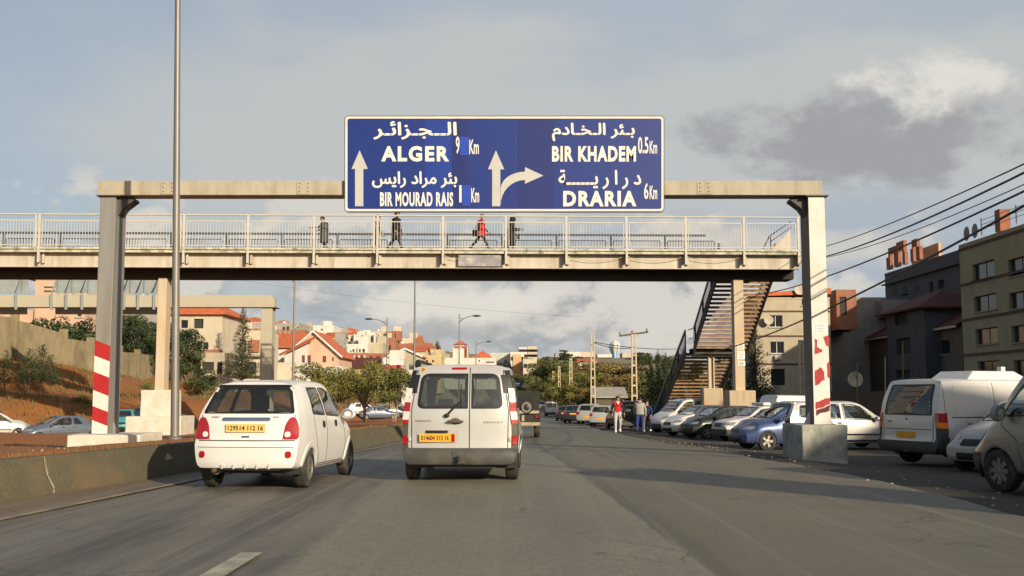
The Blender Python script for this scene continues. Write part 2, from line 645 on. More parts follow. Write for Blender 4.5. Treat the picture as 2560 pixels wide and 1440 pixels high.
def road_material():
    m = mat('asphalt', (.225, .208, .148), .58, .10, .6, .35, fine=.22, spec=.35)
    nt = m.node_tree
    N, L = nt.nodes, nt.links
    b = N['Principled BSDF']
    base = b.inputs['Base Color'].links[0].from_socket
    g = N.new('ShaderNodeNewGeometry')
    sp = N.new('ShaderNodeSeparateXYZ')
    L.new(g.outputs['Position'], sp.inputs[0])
    X, Y = sp.outputs[0], sp.outputs[1]
    def ma(op, a, b2=0.0, c=None):
        n = N.new('ShaderNodeMath')
        n.operation = op
        for i, v in enumerate((a, b2, c)):
            if v is None: continue
            if isinstance(v, (int, float)): n.inputs[i].default_value = v
            else: L.new(v, n.inputs[i])
        return n.outputs[0]
    def mr(f, a, bb, c=0, d=1):
        n = N.new('ShaderNodeMapRange')
        n.interpolation_type = 'SMOOTHSTEP'
        L.new(f, n.inputs[0])
        for i, v in enumerate((a, bb, c, d)): n.inputs[i + 1].default_value = v
        return n.outputs[0]
    def noi(s, sx, sy, d=6, r=.6):
        mp = N.new('ShaderNodeMapping')
        mp.inputs['Scale'].default_value = (sx, sy, 1)
        L.new(g.outputs['Position'], mp.inputs[0])
        n = N.new('ShaderNodeTexNoise')
        n.inputs['Scale'].default_value = s
        n.inputs['Detail'].default_value = d
        n.inputs['Roughness'].default_value = r
        L.new(mp.outputs[0], n.inputs['Vector'])
        return n.outputs[0]
    def mix(f, a, bb):
        n = N.new('ShaderNodeMix')
        n.data_type = 'RGBA'
        L.new(f, n.inputs[0])
        for i, v in ((6, a), (7, bb)):
            if isinstance(v, tuple): n.inputs[i].default_value = (*v, 1)
            else: L.new(v, n.inputs[i])
        return n.outputs[2]
    jag = ma('MULTIPLY', ma('SUBTRACT', noi(1.0, 1, .5), .5), .55)
    jag2 = ma('MULTIPLY', ma('SUBTRACT', noi(1.3, 1, .35), .5), .22)
    # old left lane: darker, worn in streaks along the traffic
    xl = ma('ADD', X, jag)
    left = mr(xl, -1.72, -1.95)
    streak = noi(1.0, 1.5, .12, 7, .65)
    worn = mix(mr(streak, .36, .62), (.062, .056, .048), (.17, .155, .125))
    blot = noi(.9, 1, .45, 5, .6)
    worn = mix(mr(blot, .52, .66, 0, .75), worn, (.07, .063, .054))
    c = mix(left, base, worn)
    # right strip beyond the paving seam
    seam = ma('ADD', ma('MULTIPLY_ADD', Y, -.0354, 1.82), jag2)
    dx = ma('SUBTRACT', X, seam)
    right = mr(dx, -.02, .03)
    c = mix(right, c, mix(mr(noi(.5, 1, .5), .35, .65), (.118, .104, .068), (.158, .138, .090)))
    crack = ma('MULTIPLY', mr(dx, -.04, .02), mr(dx, .34, .10))
    c = mix(ma('MULTIPLY', crack, .55), c, (.066, .058, .048))
    # dust by the barrier and at the right edge
    dust_haze = mr(ma('ADD', X, ma('MULTIPLY', jag, .8)), -4.6, -6.0)
    c = mix(ma('MULTIPLY', dust_haze, mr(Y, 30, 18)), c, (.185, .125, .068))
    # wheel tracks of polished dark tar on the middle lane
    w = ma('ABSOLUTE', ma('SUBTRACT', ma('ABSOLUTE', ma('ADD', X, .25)), .78))
    c = mix(ma('MULTIPLY', mr(w, .38, .05), ma('MULTIPLY', mr(noi(.35, 1, .2), .3, .7), .42)), c, (.135, .12, .096))
    big = noi(.23, 1, .55, 5, .62)
    c = mix(mr(big, .42, .64, 0, .32), c, (.088, .079, .060))
    lines = noi(1.0, 5.5, .05, 4, .6)
    c = mix(mr(lines, .50, .66, 0, .35), c, (.24, .22, .165))
    # thin cracks
    vo = N.new('ShaderNodeTexVoronoi')
    vo.feature = 'DISTANCE_TO_EDGE'
    vo.inputs['Scale'].default_value = .42
    wv = N.new('ShaderNodeVectorMath')
    wv.operation = 'ADD'
    nz = N.new('ShaderNodeTexNoise')
    nz.inputs['Scale'].default_value = 1.6
    nz.inputs['Detail'].default_value = 6
    L.new(g.outputs['Position'], nz.inputs['Vector'])
    L.new(g.outputs['Position'], wv.inputs[0])
    L.new(nz.outputs['Color'], wv.inputs[1])
    L.new(wv.outputs[0], vo.inputs['Vector'])
    ck = ma('MULTIPLY', mr(vo.outputs['Distance'], .010, .002), mr(noi(.3, 1, 1, 2), .50, .58))
    c = mix(ma('MULTIPLY', ck, .7), c, (.035, .03, .026))
    speck = noi(75, 1, 1, 2, .8)
    c = mix(mr(speck, .60, .72, 0, .5), c, (.34, .31, .25))
    grain = noi(34, 1, 1, 3, .7)
    c = mix(mr(grain, .42, .60, 0, .45), c, (.07, .062, .05))
    L.new(c, b.inputs['Base Color'])
    return m

def make_road():
    ys = [-40, -25, -15, -8] + list(np.arange(-4, 100, 1.5)) + list(np.arange(100, 330, 8))
    b = MB()
    rows = []
    for y in ys:
        x0 = xb(y) - .1
        x1 = xr(y) + .25 * noise.noise((y * .45, 3.3, 0)) + .12 * noise.noise((y * 1.7, 1.3, 0))
        rows.append([Vector((lerp(x0, x1, t), y, zr(y) + .012 * noise.noise((lerp(x0, x1, t) * .8, y * .3, 5)) * (1 if y < 100 else 0))) for t in np.linspace(0, 1, 17)])
    for r0, r1 in zip(rows, rows[1:]):
        for i in range(16):
            b.quad(r0[i], r0[i + 1], r1[i + 1], r1[i])
    o = b.obj('road', road_material(), smooth=60)
    tag(o, 'worn asphalt road with a paving seam', kind='structure')
    # painted lines
    M_YL = mat('worn edge paint', (.27, .225, .14), .8, .25, 3, 0, stain=(.13, .105, .066), stain_amt=.95, stain_scale=1.6)
    M_WL = mat('worn lane paint', (.34, .325, .255), .8, .2, 3, 0, stain=(.14, .128, .098), stain_amt=.85, stain_scale=2.2)
    line = [(2, -6.45), (6, -6.05), (9, -5.75), (11.6, -5.5), (13.5, -5.32), (15.85, -5.1), (20, -4.68), (24, -4.25), (29, -3.8), (40, -3.5), (60, -2.8)]
    b = MB()
    for y in np.arange(2, 58, 1.0):
        a0, a1 = cubic(line, y), cubic(line, y + 1)
        z0, z1 = zr(y) + .016, zr(y + 1) + .016
        b.quad((a0 - .065, y, z0), (a0 + .065, y, z0), (a1 + .065, y + 1, z1), (a1 - .065, y + 1, z1))
    b.obj('edge_line', M_YL, o)
    for y0, y1 in ((6.2, 9.3),):
        b = MB()
        b.quad((-2.33, y0, .018), (-2.13, y0, .018), (-2.11, y1, .018), (-2.29, y1, .018))
        b.obj('lane_dash', M_WL, o)
make_road()

def make_median():
    ys = list(np.arange(-12, 60, 1.2)) + list(np.arange(60, 330, 5))
    ds = [.32, .5, 1, 1.6, 2.3, 3, 4, 5, 6.5, 8, 10, 12, 14, 16]
    b = MB()
    rows = []
    for y in ys:
        rows.append([Vector((xb(y) - d, y, gz(xb(y) - d, y) + (.05 * noise.noise((d * 1.3, y * .7, 2)) if .2 < d < 15 else 0) + .02 - (.35 if d > 15 else 0) + (-.03 if d < .4 else .04 * max(0, 1 - d / 1.6)))) for d in ds])
    for r0, r1 in zip(rows, rows[1:]):
        for i in range(len(ds) - 1):
            b.quad(r0[i], r0[i + 1], r1[i + 1], r1[i])
    tag(b.obj('median_soil', M_CLAY, smooth=50), 'strip of bare red clay behind the low concrete barrier', kind='structure')
    M_BAR = mat('barrier concrete', (.09, .08, .05), .92, .2, 1.6, .5, stain=(.13, .088, .046), stain_amt=.7, stain_scale=1.1, fine=.2)
    M_JNT = mat('joint mortar', (.30, .26, .17), .9, .2, 6)
    root = empty('concrete_barrier', (xb(14), 14, 0), 0, 'low sloped concrete barrier holding back the red clay', 'barrier')
    y = -8.0
    while y < 120:
        L_ = 4.6 if y < 40 else 9.2
        b = MB()
        n = 4
        secs = []
        for k in range(n + 1):
            yy = y + .012 + (L_ - .024) * k / n
            x, z = xb(yy), zr(yy)
            h = .5
            secs.append([Vector((x, yy, z - .15)), Vector((x, yy, z + .06)), Vector((x - .10, yy, z + .24)), Vector((x - .16, yy, z + h - .02)), Vector((x - .18, yy, z + h)), Vector((x - .38, yy, z + h)), Vector((x - .40, yy, z - .15))])
        for s0, s1 in zip(secs, secs[1:]):
            for i in range(len(s0) - 1):
                b.quad(s0[i], s0[i + 1], s1[i + 1], s1[i])
        b.poly(secs[0]); b.poly(secs[-1])
        b.obj('barrier_segment', M_BAR, root, world=True, smooth=30)
        if y < 30:
            x, z, yy = xb(y), zr(y), y
            j = MB()
            for (p, q) in (((x + .006, z + .0), (x + .004, z + .07)), ((x + .004, z + .07), (x - .094, z + .25)), ((x - .094, z + .25), (x - .15, z + .49))):
                j.quad((p[0], yy - .035, p[1]), (p[0], yy + .035, p[1]), (q[0], yy + .02, q[1]), (q[0], yy - .02, q[1]))
            j.obj('joint', M_JNT, root, world=True)
        y += L_
make_median()

def pebbles():
    """loose stones and litter on the clay and along the road edge"""
    M_ST = mat('loose stone', (.30, .24, .17), .9, .3, 8)
    b = MB()
    rnd = random.Random(3)
    for k in range(300):
        if k % 2:
            y = rnd.uniform(8, 45)
            x = xb(y) - rnd.uniform(.3, 7)
            z = gz(x, y) + .02
        else:
            y = rnd.uniform(8, 40)
            x = xr(y) + abs(rnd.gauss(0, 1.0)) - .1
            z = gz(x, y)
        s = rnd.uniform(.008, .03)
        i = len(b.v)
        for (dx, dy, dz) in ((1, 0, 0), (0, 1, 0), (-1, 0, 0), (0, -1, 0), (0, 0, .8), (0, 0, -.5)):
            b.v.append(Vector((x + dx * s * rnd.uniform(.7, 1.5), y + dy * s * rnd.uniform(.7, 1.5), z + dz * s)))
        for f in ((0, 1, 4), (1, 2, 4), (2, 3, 4), (3, 0, 4), (1, 0, 5), (2, 1, 5), (3, 2, 5), (0, 3, 5)):
            b.f.append(tuple(i + q for q in f))
    tag(b.obj('gravel', M_ST, fix=False), 'loose stones scattered on the dirt beside the road', 'gravel', kind='stuff')
pebbles()
# ------------------------------------------------------------------ sign gantry over the road
M_GREYP = mat('grey post paint', (.20, .197, .187), .6, .10, 2.5, 0, stain=(.17, .13, .09), stain_amt=.55, stain_scale=1.1, stretch=(4, 4, .3))
M_CREAMP = mat('chalky beam paint', (.36, .325, .25), .7, .08, 1.5, 0, stain=(.22, .17, .11), stain_amt=.65, stain_scale=1.3, stretch=(1.6, 1, .5))
M_WHITEP = mat('weathered white paint', (.58, .56, .52), .65, .08, 3, 0, stain=(.52, .46, .36), stain_amt=.5, stain_scale=1.6)
M_RED = mat('red warning paint', (.33, .014, .014), .55, .12, 5)
M_MAROON = mat('old maroon paint', (.10, .012, .015), .7, .2, 6)
M_CONCW = mat('whitewashed concrete', (.55, .51, .44), .9, .1, 2.5, .4, stain=(.50, .36, .2), stain_amt=.6, stain_scale=2.2)
M_CONCG = mat('mossy grey concrete', (.34, .34, .30), .92, .18, 2.5, .5, stain=(.13, .13, .12), stain_amt=.8, stain_scale=1.8)
M_STEEL = mat('dark steel', (.06, .055, .05), .6, .2, 5)
M_GALV = mat('galvanised steel', (.33, .32, .30), .45, .1, 3, 0, .5)
M_PAPER = mat('paper notice', (.78, .77, .74), .9, .06, 8)
M_INK = mat('faded ink', (.18, .18, .2), .9, .2, 9)
M_TREADB = mat('rusty bolt', (.20, .11, .06), .8)
YG = 24.65                                     # front plane of the gantry

gantry = empty('sign_gantry', (0, YG + .36, 0), 0, 'grey steel gantry with red and white striped posts spanning the road', 'gantry')
GZT = P(1280, 452, YG).z
GZB = P(1280, 488, YG).z
def gantry_post(xa, xb_, zb, m):
    b = MB()
    b.box(xa, xb_, YG, YG + .72, zb, GZB - .03)
    return b.obj('post', m, gantry, world=True, bevel=.015)
xl0, xl1 = P(240, 785, YG).x, P(279, 785, YG).x
xr0, xr1 = P(2028, 785, YG).x, P(2069, 785, YG).x
zl, zr_ = P(260, 1086, YG).z, P(2040, 1062, YG).z
gantry_post(xl0, xl1, zl, M_GREYP)
post_r = gantry_post(xr0, xr1, zr_, mat('post shade brown grey', (.15, .135, .115), .7, .15, 2.5))  # shade of the left face is put into this dark body colour
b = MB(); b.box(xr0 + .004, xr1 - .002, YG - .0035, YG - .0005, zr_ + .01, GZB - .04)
b.obj('sunlit_white_face', M_WHITEP, gantry, world=True)  # white of the post, kept to the faces turned to the sun
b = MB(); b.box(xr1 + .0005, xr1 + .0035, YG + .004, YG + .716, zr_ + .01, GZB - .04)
b.obj('sunlit_white_face', M_WHITEP, gantry, world=True)
# beam in three lengths with bolted joints
bx0, bx1 = P(244, 470, YG).x, P(2055, 470, YG).x
b = MB(); b.box(bx0, bx1, YG - .02, YG + .5, GZB, GZT)
b.obj('beam', M_CREAMP, gantry, world=True, bevel=.01)
for (a, c_) in ((xl0, xl1), (xr0, xr1)):
    b = MB(); b.box(a - .07, c_ + .09, YG - .06, YG + .78, GZB - .03, GZB - .002)
    b.obj('cap_plate', M_STEEL, gantry, world=True)
for (x, s) in ((xl1, 1), (xr0, -1)):
    b = MB()
    prof = [(0, 0), (.34, 0), (.36, -.06), (.30, -.10), (.12, -.24), (0, -.42)]
    b.prism([(x + s * (.003 + px_), YG + .16, GZB - .034 + pz) for px_, pz in prof], (0, .4, 0))
    b.obj('knee_bracket', M_STEEL, gantry, world=True)
# splice plates with bolts on the beam
for px in (420, 760, 1760):
    X = P(px, 470, YG).x
    b = MB(); b.box(X - .16, X + .16, YG - .034, YG - .0205, GZB + .02, GZT - .02)
    sp_ = b.obj('splice_plate', M_CREAMP, gantry, world=True)
    for dx in (-.10, .10):
        for dz in (.08, .18, .27):
            b = MB(); b.lathe([(.016, YG - .046), (.016, YG - .034)], 6, 'Y', c=(X + dx, 0, GZB + dz))
            b.v = [gantry.matrix_basis.inverted() @ p for p in b.v]
            b.obj('bolt', M_TREADB, sp_)
# stripes on the left post: skins 4 mm proud, wrapping the front
def band(z0l, z1l, drop, m, x0, x1, name='stripe'):
    b = MB()
    y = YG - .004
    b.prism([(x0 + .002, y, z0l), (x1 - .002, y, z0l - drop), (x1 - .002, y, z1l - drop), (x0 + .002, y, z1l)], (0, .006, 0))
    return b.obj(name, m, gantry, world=True)
ysz = [850, 889, 929, 975, 1015, 1050, 1084]
for k in range(6):
    za, zb = P(238, ysz[k + 1], YG).z, P(238, ysz[k], YG).z
    dr = .135 if k < 5 else 0
    if k == 5:
        b = MB(); y = YG - .004
        b.prism([(xl0 + .002, y, za), (xl1 - .002, y, za), (xl1 - .002, y, zb - .135), (xl0 + .002, y, zb)], (0, .006, 0))
        b.obj('stripe', M_WHITEP, gantry, world=True)
    else:
        band(za, zb, dr, (M_RED, M_WHITEP)[k % 2], xl0, xl1)
# torn red stripes on the right post
def torn(pts, m):
    b = MB()
    rnd = random.Random(int(pts[0][1]))
    q = []
    for i, p in enumerate(pts):
        n = pts[(i + 1) % len(pts)]
        for t in (0, .33, .66):
            q.append(P(min(2075.5, max(2036.5, lerp(p[0], n[0], t) + (rnd.uniform(-1.2, 1.2) if t else 0))), lerp(p[1], n[1], t) + (rnd.uniform(-2, 2) if t else 0), YG - .009))
    b.prism(q, (0, .005, 0))
    b.obj('stripe', m, gantry, world=True)
torn([(2037, 846), (2042, 848), (2043, 868), (2050, 872), (2057, 872), (2055, 880), (2037, 886)], M_RED)
torn([(2058, 842), (2072, 838), (2074, 866), (2066, 864), (2062, 852)], M_RED)
torn([(2038, 926), (2052, 918), (2060, 928), (2062, 950), (2052, 955), (2038, 964)], M_RED)
torn([(2068, 908), (2074, 905), (2075, 944), (2070, 944), (2069, 930)], M_RED)
torn([(2040, 1004), (2052, 1002), (2062, 996), (2075, 994), (2075, 1010), (2060, 1018), (2040, 1024)], M_RED)
torn([(2040, 1026), (2060, 1020), (2075, 1012), (2075, 1026), (2055, 1032), (2040, 1040)], M_MAROON)
# notice pasted on the right post
def notice(x0, x1, y0, y1, Y, par, lines=5):
    b = MB()
    b.prism([P(x0, y1, Y), P(x1, y1, Y), P(x1, y0, Y), P(x0, y0, Y)], (0, .004, 0))
    n = b.obj('notice', M_PAPER, par, world=True)
    b = MB()
    for k in range(lines):
        yy = lerp(y0, y1, (k + 1) / (lines + 1))
        w = (x1 - x0)
        b.prism([P(x0 + w * .12, yy + .7, Y - .002), P(x1 - w * (.12 + .12 * (k % 2)), yy + .7, Y - .002), P(x1 - w * (.12 + .12 * (k % 2)), yy - .7, Y - .002), P(x0 + w * .12, yy - .7, Y - .002)], (0, .003, 0))
    for p in b.v:
        p.y -= .001
    b.v = [(par.matrix_basis.inverted() @ p) for p in b.v]
    b.obj('print', M_INK, n)
notice(2040, 2066, 809, 834, YG - .010, gantry)
# concrete feet
def lumpy(b0, seed, amp=.03, sub=5):
    """subdivide a block and roughen it"""
    bm = bmesh.new()
    me = b0.mesh('tmp')
    bm.from_mesh(me)
    bmesh.ops.subdivide_edges(bm, edges=bm.edges, cuts=sub, use_grid_fill=True)
    for v in bm.verts:
        n = noise.noise_vector(v.co * 2.1 + Vector((seed, 0, 0)))
        v.co += Vector((n.x * amp, n.y * amp, n.z * amp * .6))
    out = MB()
    out.v = [v.co.copy() for v in bm.verts]
    bm.verts.index_update()
    out.f = [tuple(v.index for v in f.verts) for f in bm.faces]
    bm.free()
    bpy.data.meshes.remove(me)
    return out
x0, x1 = P(168, 1110, YG - .45).x, P(349, 1110, YG - .45).x
lumpy(MB().box(x0, x1, YG - .5, YG + 1.1, P(250, 1160, YG - .5).z, zl + .01), 1, .03).obj('footing', M_CONCW, gantry, world=True, smooth=50, bevel=.03)
x0, x1 = P(2004, 1100, YG - .5).x, P(2118, 1100, YG - .5).x
lumpy(MB().box(x0, x1, YG - .55, YG + 1.2, gz(6.8, 25) - .2, zr_ + .01), 5, .035).obj('footing', M_CONCG, gantry, world=True, smooth=50, bevel=.03)
for k, (x, s) in enumerate(((xl0, -1), (xl1, 1), (xr0, -1), (xr1, 1))):
    b = MB()
    z = (zl, zl, zr_, zr_)[k] + .012
    b.prism([(x + s * .004, YG + .3, z), (x + s * .16, YG + .3, z), (x + s * .004, YG + .3, z + .3)], (0, .03, 0))
    b.obj('gusset', (M_GREYP, M_GREYP, M_WHITEP, M_WHITEP)[k], gantry, world=True)

# ------------------------------------------------------------------ direction sign hung on the gantry
YS = YG - .12
M_BLUES = [mat('sign blue %d' % k, c_, .42, .10, 1.1, 0, spec=.4, stain=(.012, .02, .15), stain_amt=.4, stain_scale=.9, stretch=(2.5, 1, .25)) for k, c_ in enumerate(((.004, .022, .165), (.006, .032, .225), (.005, .016, .125)))]
M_SPATCH = mat('repair sheet blue', (.012, .05, .36), .4, .05, 2)
M_LETTER = mat('reflective lettering', (.62, .60, .55), .5, .05, 6)
M_ARROW = mat('grey arrow sheeting', (.42, .41, .39), .5, .06, 5)
sgn = empty('direction_sign', (0, YS, P(1280, 530, YS).z), 0, 'wide blue road sign with white Arabic and Latin place names and arrows', 'road sign')
SX0, SX1, SY0, SY1 = 863, 1659, 291, 528
def sq(x, y, d=0.0):
    return P(x, y, YS - d)
edges = [866, 960, 1062, 1129, 1172, 1290, 1385, 1480, 1570, 1657]
for k in range(len(edges) - 1):
    b = MB()
    a, c_ = edges[k] + (.15 if k else 0), edges[k + 1]
    b.prism([sq(a, SY1 - 3), sq(c_, SY1 - 3), sq(c_, SY0 + 3), sq(a, SY0 + 3)], (0, .03, 0))
    b.obj('sign_panel', M_BLUES[(0, 0, 1, 2, 0, 2, 0, 0, 0)[k]], sgn, world=True)
# white border frame (rounded)
def frame_ring(x0, y0, x1, y1, w, d, m, name, r=9):
    o = rounded([(x0, y0), (x1, y0), (x1, y1), (x0, y1)], r, 5)
    i = rounded([(x0 + w, y0 + w), (x1 - w, y0 + w), (x1 - w, y1 - w), (x0 + w, y1 - w)], r * .7, 5)
    b = MB()
    n = len(o)
    for k in range(n):
        k2 = (k + 1) % n
        pts = [sq(o[k].x, o[k].y, d), sq(o[k2].x, o[k2].y, d), sq(i[k2].x, i[k2].y, d), sq(i[k].x, i[k].y, d)]
        b.prism(pts, (0, d + .035, 0))
    return b.obj(name, m, sgn, world=True)
frame_ring(SX0, SY0, SX1, SY1, 5.5, .012, M_WHITEP, 'border', 9)
frame_ring(SX0 - 2, SY0 - 2, SX1 + 2, SY1 + 3, 1.9, .008, M_STEEL, 'edge_channel', 11)
def letters(name, s, x0, x1, y0, y1, m=M_LETTER, arabic=False, bold=.022, space=1.0):
    b = text_mesh(name, s, m, 1.0, 1.0, space, 0 if arabic else bold, .01, dup=.028 if arabic else 0)
    fit(b, x0, x1, -y1, -y0)
    zs = [p.z for p in b.v]
    z1 = max(zs)
    b.v = [sq(p.x, -p.y, .002 + (p.z - min(zs)) * .6) for p in b.v]
    o = b.obj(name, m, sgn, world=True, fix=False)
    if arabic: o['kind'] = 'stuff'
T = '\u0640'
rv = lambda s: ''.join(reversed(s))
letters('arabic_lettering', rv('\uFE8D\uFEDF' + T * 2 + '\uFEA0' + T + '\uFEB0\uFE8D\uFE8B' + T + '\uFEAE'), 933, 1142, 303, 349, arabic=True)
letters('latin_lettering', 'ALGER', 953, 1123, 365, 404, space=1.22, bold=.045)
letters('distance', '9', 1139.5, 1149, 341, 385)
letters('distance_unit', 'Km', 1173, 1197, 349, 385)
letters('arabic_lettering', rv('\uFE91\uFE8C\uFEAE \uFEE3\uFEAE\uFE8D\uFEA9 \uFEAD\uFE8D\uFEF3\uFEB2'), 930, 1143, 428, 470, arabic=True)
letters('latin_lettering', 'BIR MOURAD RAIS', 950, 1133, 480, 516, space=1.12, bold=.04)
letters('distance', '1', 1148, 1154, 463, 506)
letters('distance_unit', 'Km', 1178, 1198, 470, 506)
letters('arabic_lettering', rv('\uFE91' + T + '\uFE8C\uFEAE \uFE8D\uFEDF' + T + '\uFEA8' + T + '\uFE8E\uFEA9\uFEE1'), 1380, 1587, 307, 353, arabic=True)
letters('latin_lettering', 'BIR KHADEM', 1380, 1590, 365, 404, space=1.15, bold=.045)
letters('distance', '0.5', 1595, 1621, 342, 384)
letters('distance_unit', 'Km', 1624, 1643, 352, 384)
letters('arabic_lettering', rv('\uFEA9 \uFEAD \uFE8D \uFEAD \uFEF3' + T * 6 + '\uFE94'), 1396, 1603, 424, 473, arabic=True)
letters('latin_lettering', 'DRARIA', 1408, 1591, 477, 516, space=1.2, bold=.045)
letters('distance', '6', 1610, 1621, 457, 498)
letters('distance_unit', 'Km', 1624, 1643, 464, 498)
for (x0, x1, y0, y1) in ((1150, 1171, 342, 388), (1156, 1176, 463, 514)):
    b = MB(); b.prism([sq(x0, y1, .004), sq(x1, y1, .004), sq(x1, y0, .004), sq(x0, y0, .004)], (0, .003, 0))
    b.obj('cover_patch', M_SPATCH, sgn, world=True)
def zz(x, y):
    return 840 + x * .3281, 270 + y * .3281
def arrow(polys):
    b = MB()
    for pl in polys:
        b.prism([sq(*zz(*p), .006) for p in pl], (0, .005, 0))
    b.obj('arrow', M_ARROW, sgn, world=True)
arrow([[(145, 748), (208, 748), (208, 464), (242, 464), (180, 322), (118, 464), (145, 464)]])
arrow([[(1190, 748), (1252, 748), (1252, 467), (1282, 467), (1218, 322), (1158, 467), (1190, 467)]])
outer, inner = [], []
for k in range(9):
    t = k / 8 * pi / 2
    outer.append((1254 + 186 * (1 - cos(t)) * 1.0, 620 - 135 * sin(t)))
    inner.append((1254 + 186 * (1 - cos(t)), 740 - 192 * sin(t)))
pl = []
for k in range(8):
    pl.append([inner[k], inner[k + 1], outer[k + 1], outer[k]])
pl.append([(1440, 450), (1580, 515), (1440, 577)])
arrow(pl)
for x in (900, 1280, 1620):
    b = MB(); b.bar(sq(x, 500, -.06), sq(x, 320, -.06), .08, .06, (0, 1, 0))
    b.obj('back_rail', M_GALV, sgn, world=True)

# ------------------------------------------------------------------ footbridge
M_FBG = mat('cream girder paint', (.45, .41, .34), .65, .10, 1.5, 0, stain=(.27, .20, .125), stain_amt=.7, stain_scale=.9, stretch=(2.2, 1, .35))
M_FBR = mat('cream railing paint', (.45, .425, .37), .6, .08, 3, 0, stain=(.42, .38, .3), stain_amt=.4, stain_scale=4)
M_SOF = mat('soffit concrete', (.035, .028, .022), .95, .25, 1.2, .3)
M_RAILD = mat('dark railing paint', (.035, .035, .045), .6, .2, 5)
M_PIER = mat('pier paint', (.46, .39, .29), .75, .08, 1.6, 0, stain=(.46, .28, .12), stain_amt=.6, stain_scale=1.5, stretch=(1, 1, .35))
M_RUST = mat('rust streaked concrete', (.42, .35, .25), .9, .12, 2, .4, stain=(.36, .17, .05), stain_amt=.8, stain_scale=2.0, stretch=(1.5, 1.5, .3))
M_TREAD = mat('rusty tread steel', (.26, .155, .08), .75, .25, 3, 0, stain=(.16, .08, .04), stain_amt=.7, stain_scale=2)
M_STRG = mat('stringer steel', (.055, .045, .036), .7, .25, 2)
M_MOSS = mat('mossy deck edge', (.46, .43, .34), .9, .25, 4, .3, stain=(.09, .13, .07), stain_amt=.8, stain_scale=2.5)
FBY = 48.1
fb_rz = math.atan(.028)
fb = empty('footbridge', (0, FBY, 0), fb_rz, 'long cream steel footbridge crossing above the road with stairs on one side', 'footbridge')
zd = P(1280, 626, FBY).z          # walking level at the front edge
zt_ = P(1280, 634, FBY).z
zg = P(1280, 668, FBY).z
def lx(px, y=600, Y=FBY):         # local x of a pixel column on the bridge front
    X = P(px, y, Y).x
    return X / cos(fb_rz)
XL, XR_ = -42.0, lx(2006)
W = 2.9
# deck in slabs
n = 14
for k in range(n):
    a, c_ = lerp(XL, XR_, k / n), lerp(XL, XR_, (k + 1) / n)
    b = MB(); b.box(a + .006, c_ - .006, 0, W, zt_, zd)
    b.obj('deck_slab', M_MOSS, fb)
b = MB(); b.box(XL, XR_, .34, .40, zg, zt_ - .002); b.box(XL, XR_, .22, .5, zg - .03, zg)
b.obj('girder', M_FBG, fb)
b = MB(); b.box(XL, XR_, W - .4, W - .34, zg - .12, zt_ - .002); b.box(XL, XR_, W - .5, W - .22, zg - .16, zg - .12)
b.obj('girder', M_FBG, fb)
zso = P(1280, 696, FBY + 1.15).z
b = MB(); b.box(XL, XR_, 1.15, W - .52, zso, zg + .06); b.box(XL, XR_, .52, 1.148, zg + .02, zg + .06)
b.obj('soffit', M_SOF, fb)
# posts, brackets and panels of the front railing
ppx = [-380, -215, -50, 113, 275, 467, 625, 788, 945, 1108, 1265, 1416, 1567, 1716, 1863, 2001]
pxl = [lx(p) for p in ppx]
zr1, zr2, zr3 = P(1280, 541, FBY).z, P(1280, 556, FBY).z, P(1280, 616, FBY).z
zpb = P(1280, 660, FBY).z
for k, x in enumerate(pxl):
    b = MB(); b.box(x - .05, x + .05, -.07, .0, zpb, zr1)
    if k in (3, 5, 8):
        b.box(x - .20, x - .13, -.06, .0, zt_, zr1 - .03)
    po = b.obj('railing_post', M_FBR, fb)
    b = MB(); b.box(x - .03, x - .018, .0, .34, zpb + .05, zt_ - .005); b.box(x + .06, x + .16, .20, .34, zpb, zt_ - .005); b.box(x - .3, x - .14, .30, .335, zg + .02, zt_ - .01)
    b.obj('bracket', M_FBG, fb)
def panel(x0, x1, y, z0, z1, m, mb, r=.011, step=.125, sub=True):
    b = MB()
    b.bar((x0, y, z1), (x1, y, z1), .04, .045)
    b.bar((x0, y, z0), (x1, y, z0), .04, .04)
    b.bar((x0, y, z0), (x0, y, z1), .04)
    b.bar((x1, y, z0), (x1, y, z1), .04)
    b.bar((x0 - .1, y, lerp(z0, z1, .85)), (x0, y, lerp(z0, z1, .85)), .025)
    b.bar((x1 + .1, y, lerp(z0, z1, .85)), (x1, y, lerp(z0, z1, .85)), .025)
    p = b.obj('railing_panel', m, fb)
    b = MB()
    n = int((x1 - x0) / step)
    for i in range(1, n):
        x = lerp(x0, x1, i / n)
        b.bar((x, y, z0), (x, y, z1), r * 2)
    b.obj('balusters', mb, p)['kind'] = 'stuff'
    p.name = 'railing_panel'
for k in range(len(pxl) - 1):
    panel(pxl[k] + .13, pxl[k + 1] - .13, -.035, zr3 - .02, zr2, M_FBR, M_FBR, .0065 if k > 6 else .012)
b = MB(); b.tube([(XL, -.035, zr1), (XR_, -.035, zr1)], .04, 8)
b.obj('top_rail', M_FBR, fb)
b = MB(); b.bar((XL, -.05, zd + .03), (XR_, -.05, zd + .03), .05, .09)
b.obj('kick_rail', M_MOSS, fb)
# rear railing
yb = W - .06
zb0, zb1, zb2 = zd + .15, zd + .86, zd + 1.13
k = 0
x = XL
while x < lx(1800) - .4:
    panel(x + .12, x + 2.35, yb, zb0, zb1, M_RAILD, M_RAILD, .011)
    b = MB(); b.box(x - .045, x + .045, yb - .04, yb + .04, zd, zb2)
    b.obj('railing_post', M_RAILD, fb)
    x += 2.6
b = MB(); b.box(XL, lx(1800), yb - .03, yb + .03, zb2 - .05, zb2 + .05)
b.obj('top_rail', M_RAILD, fb)
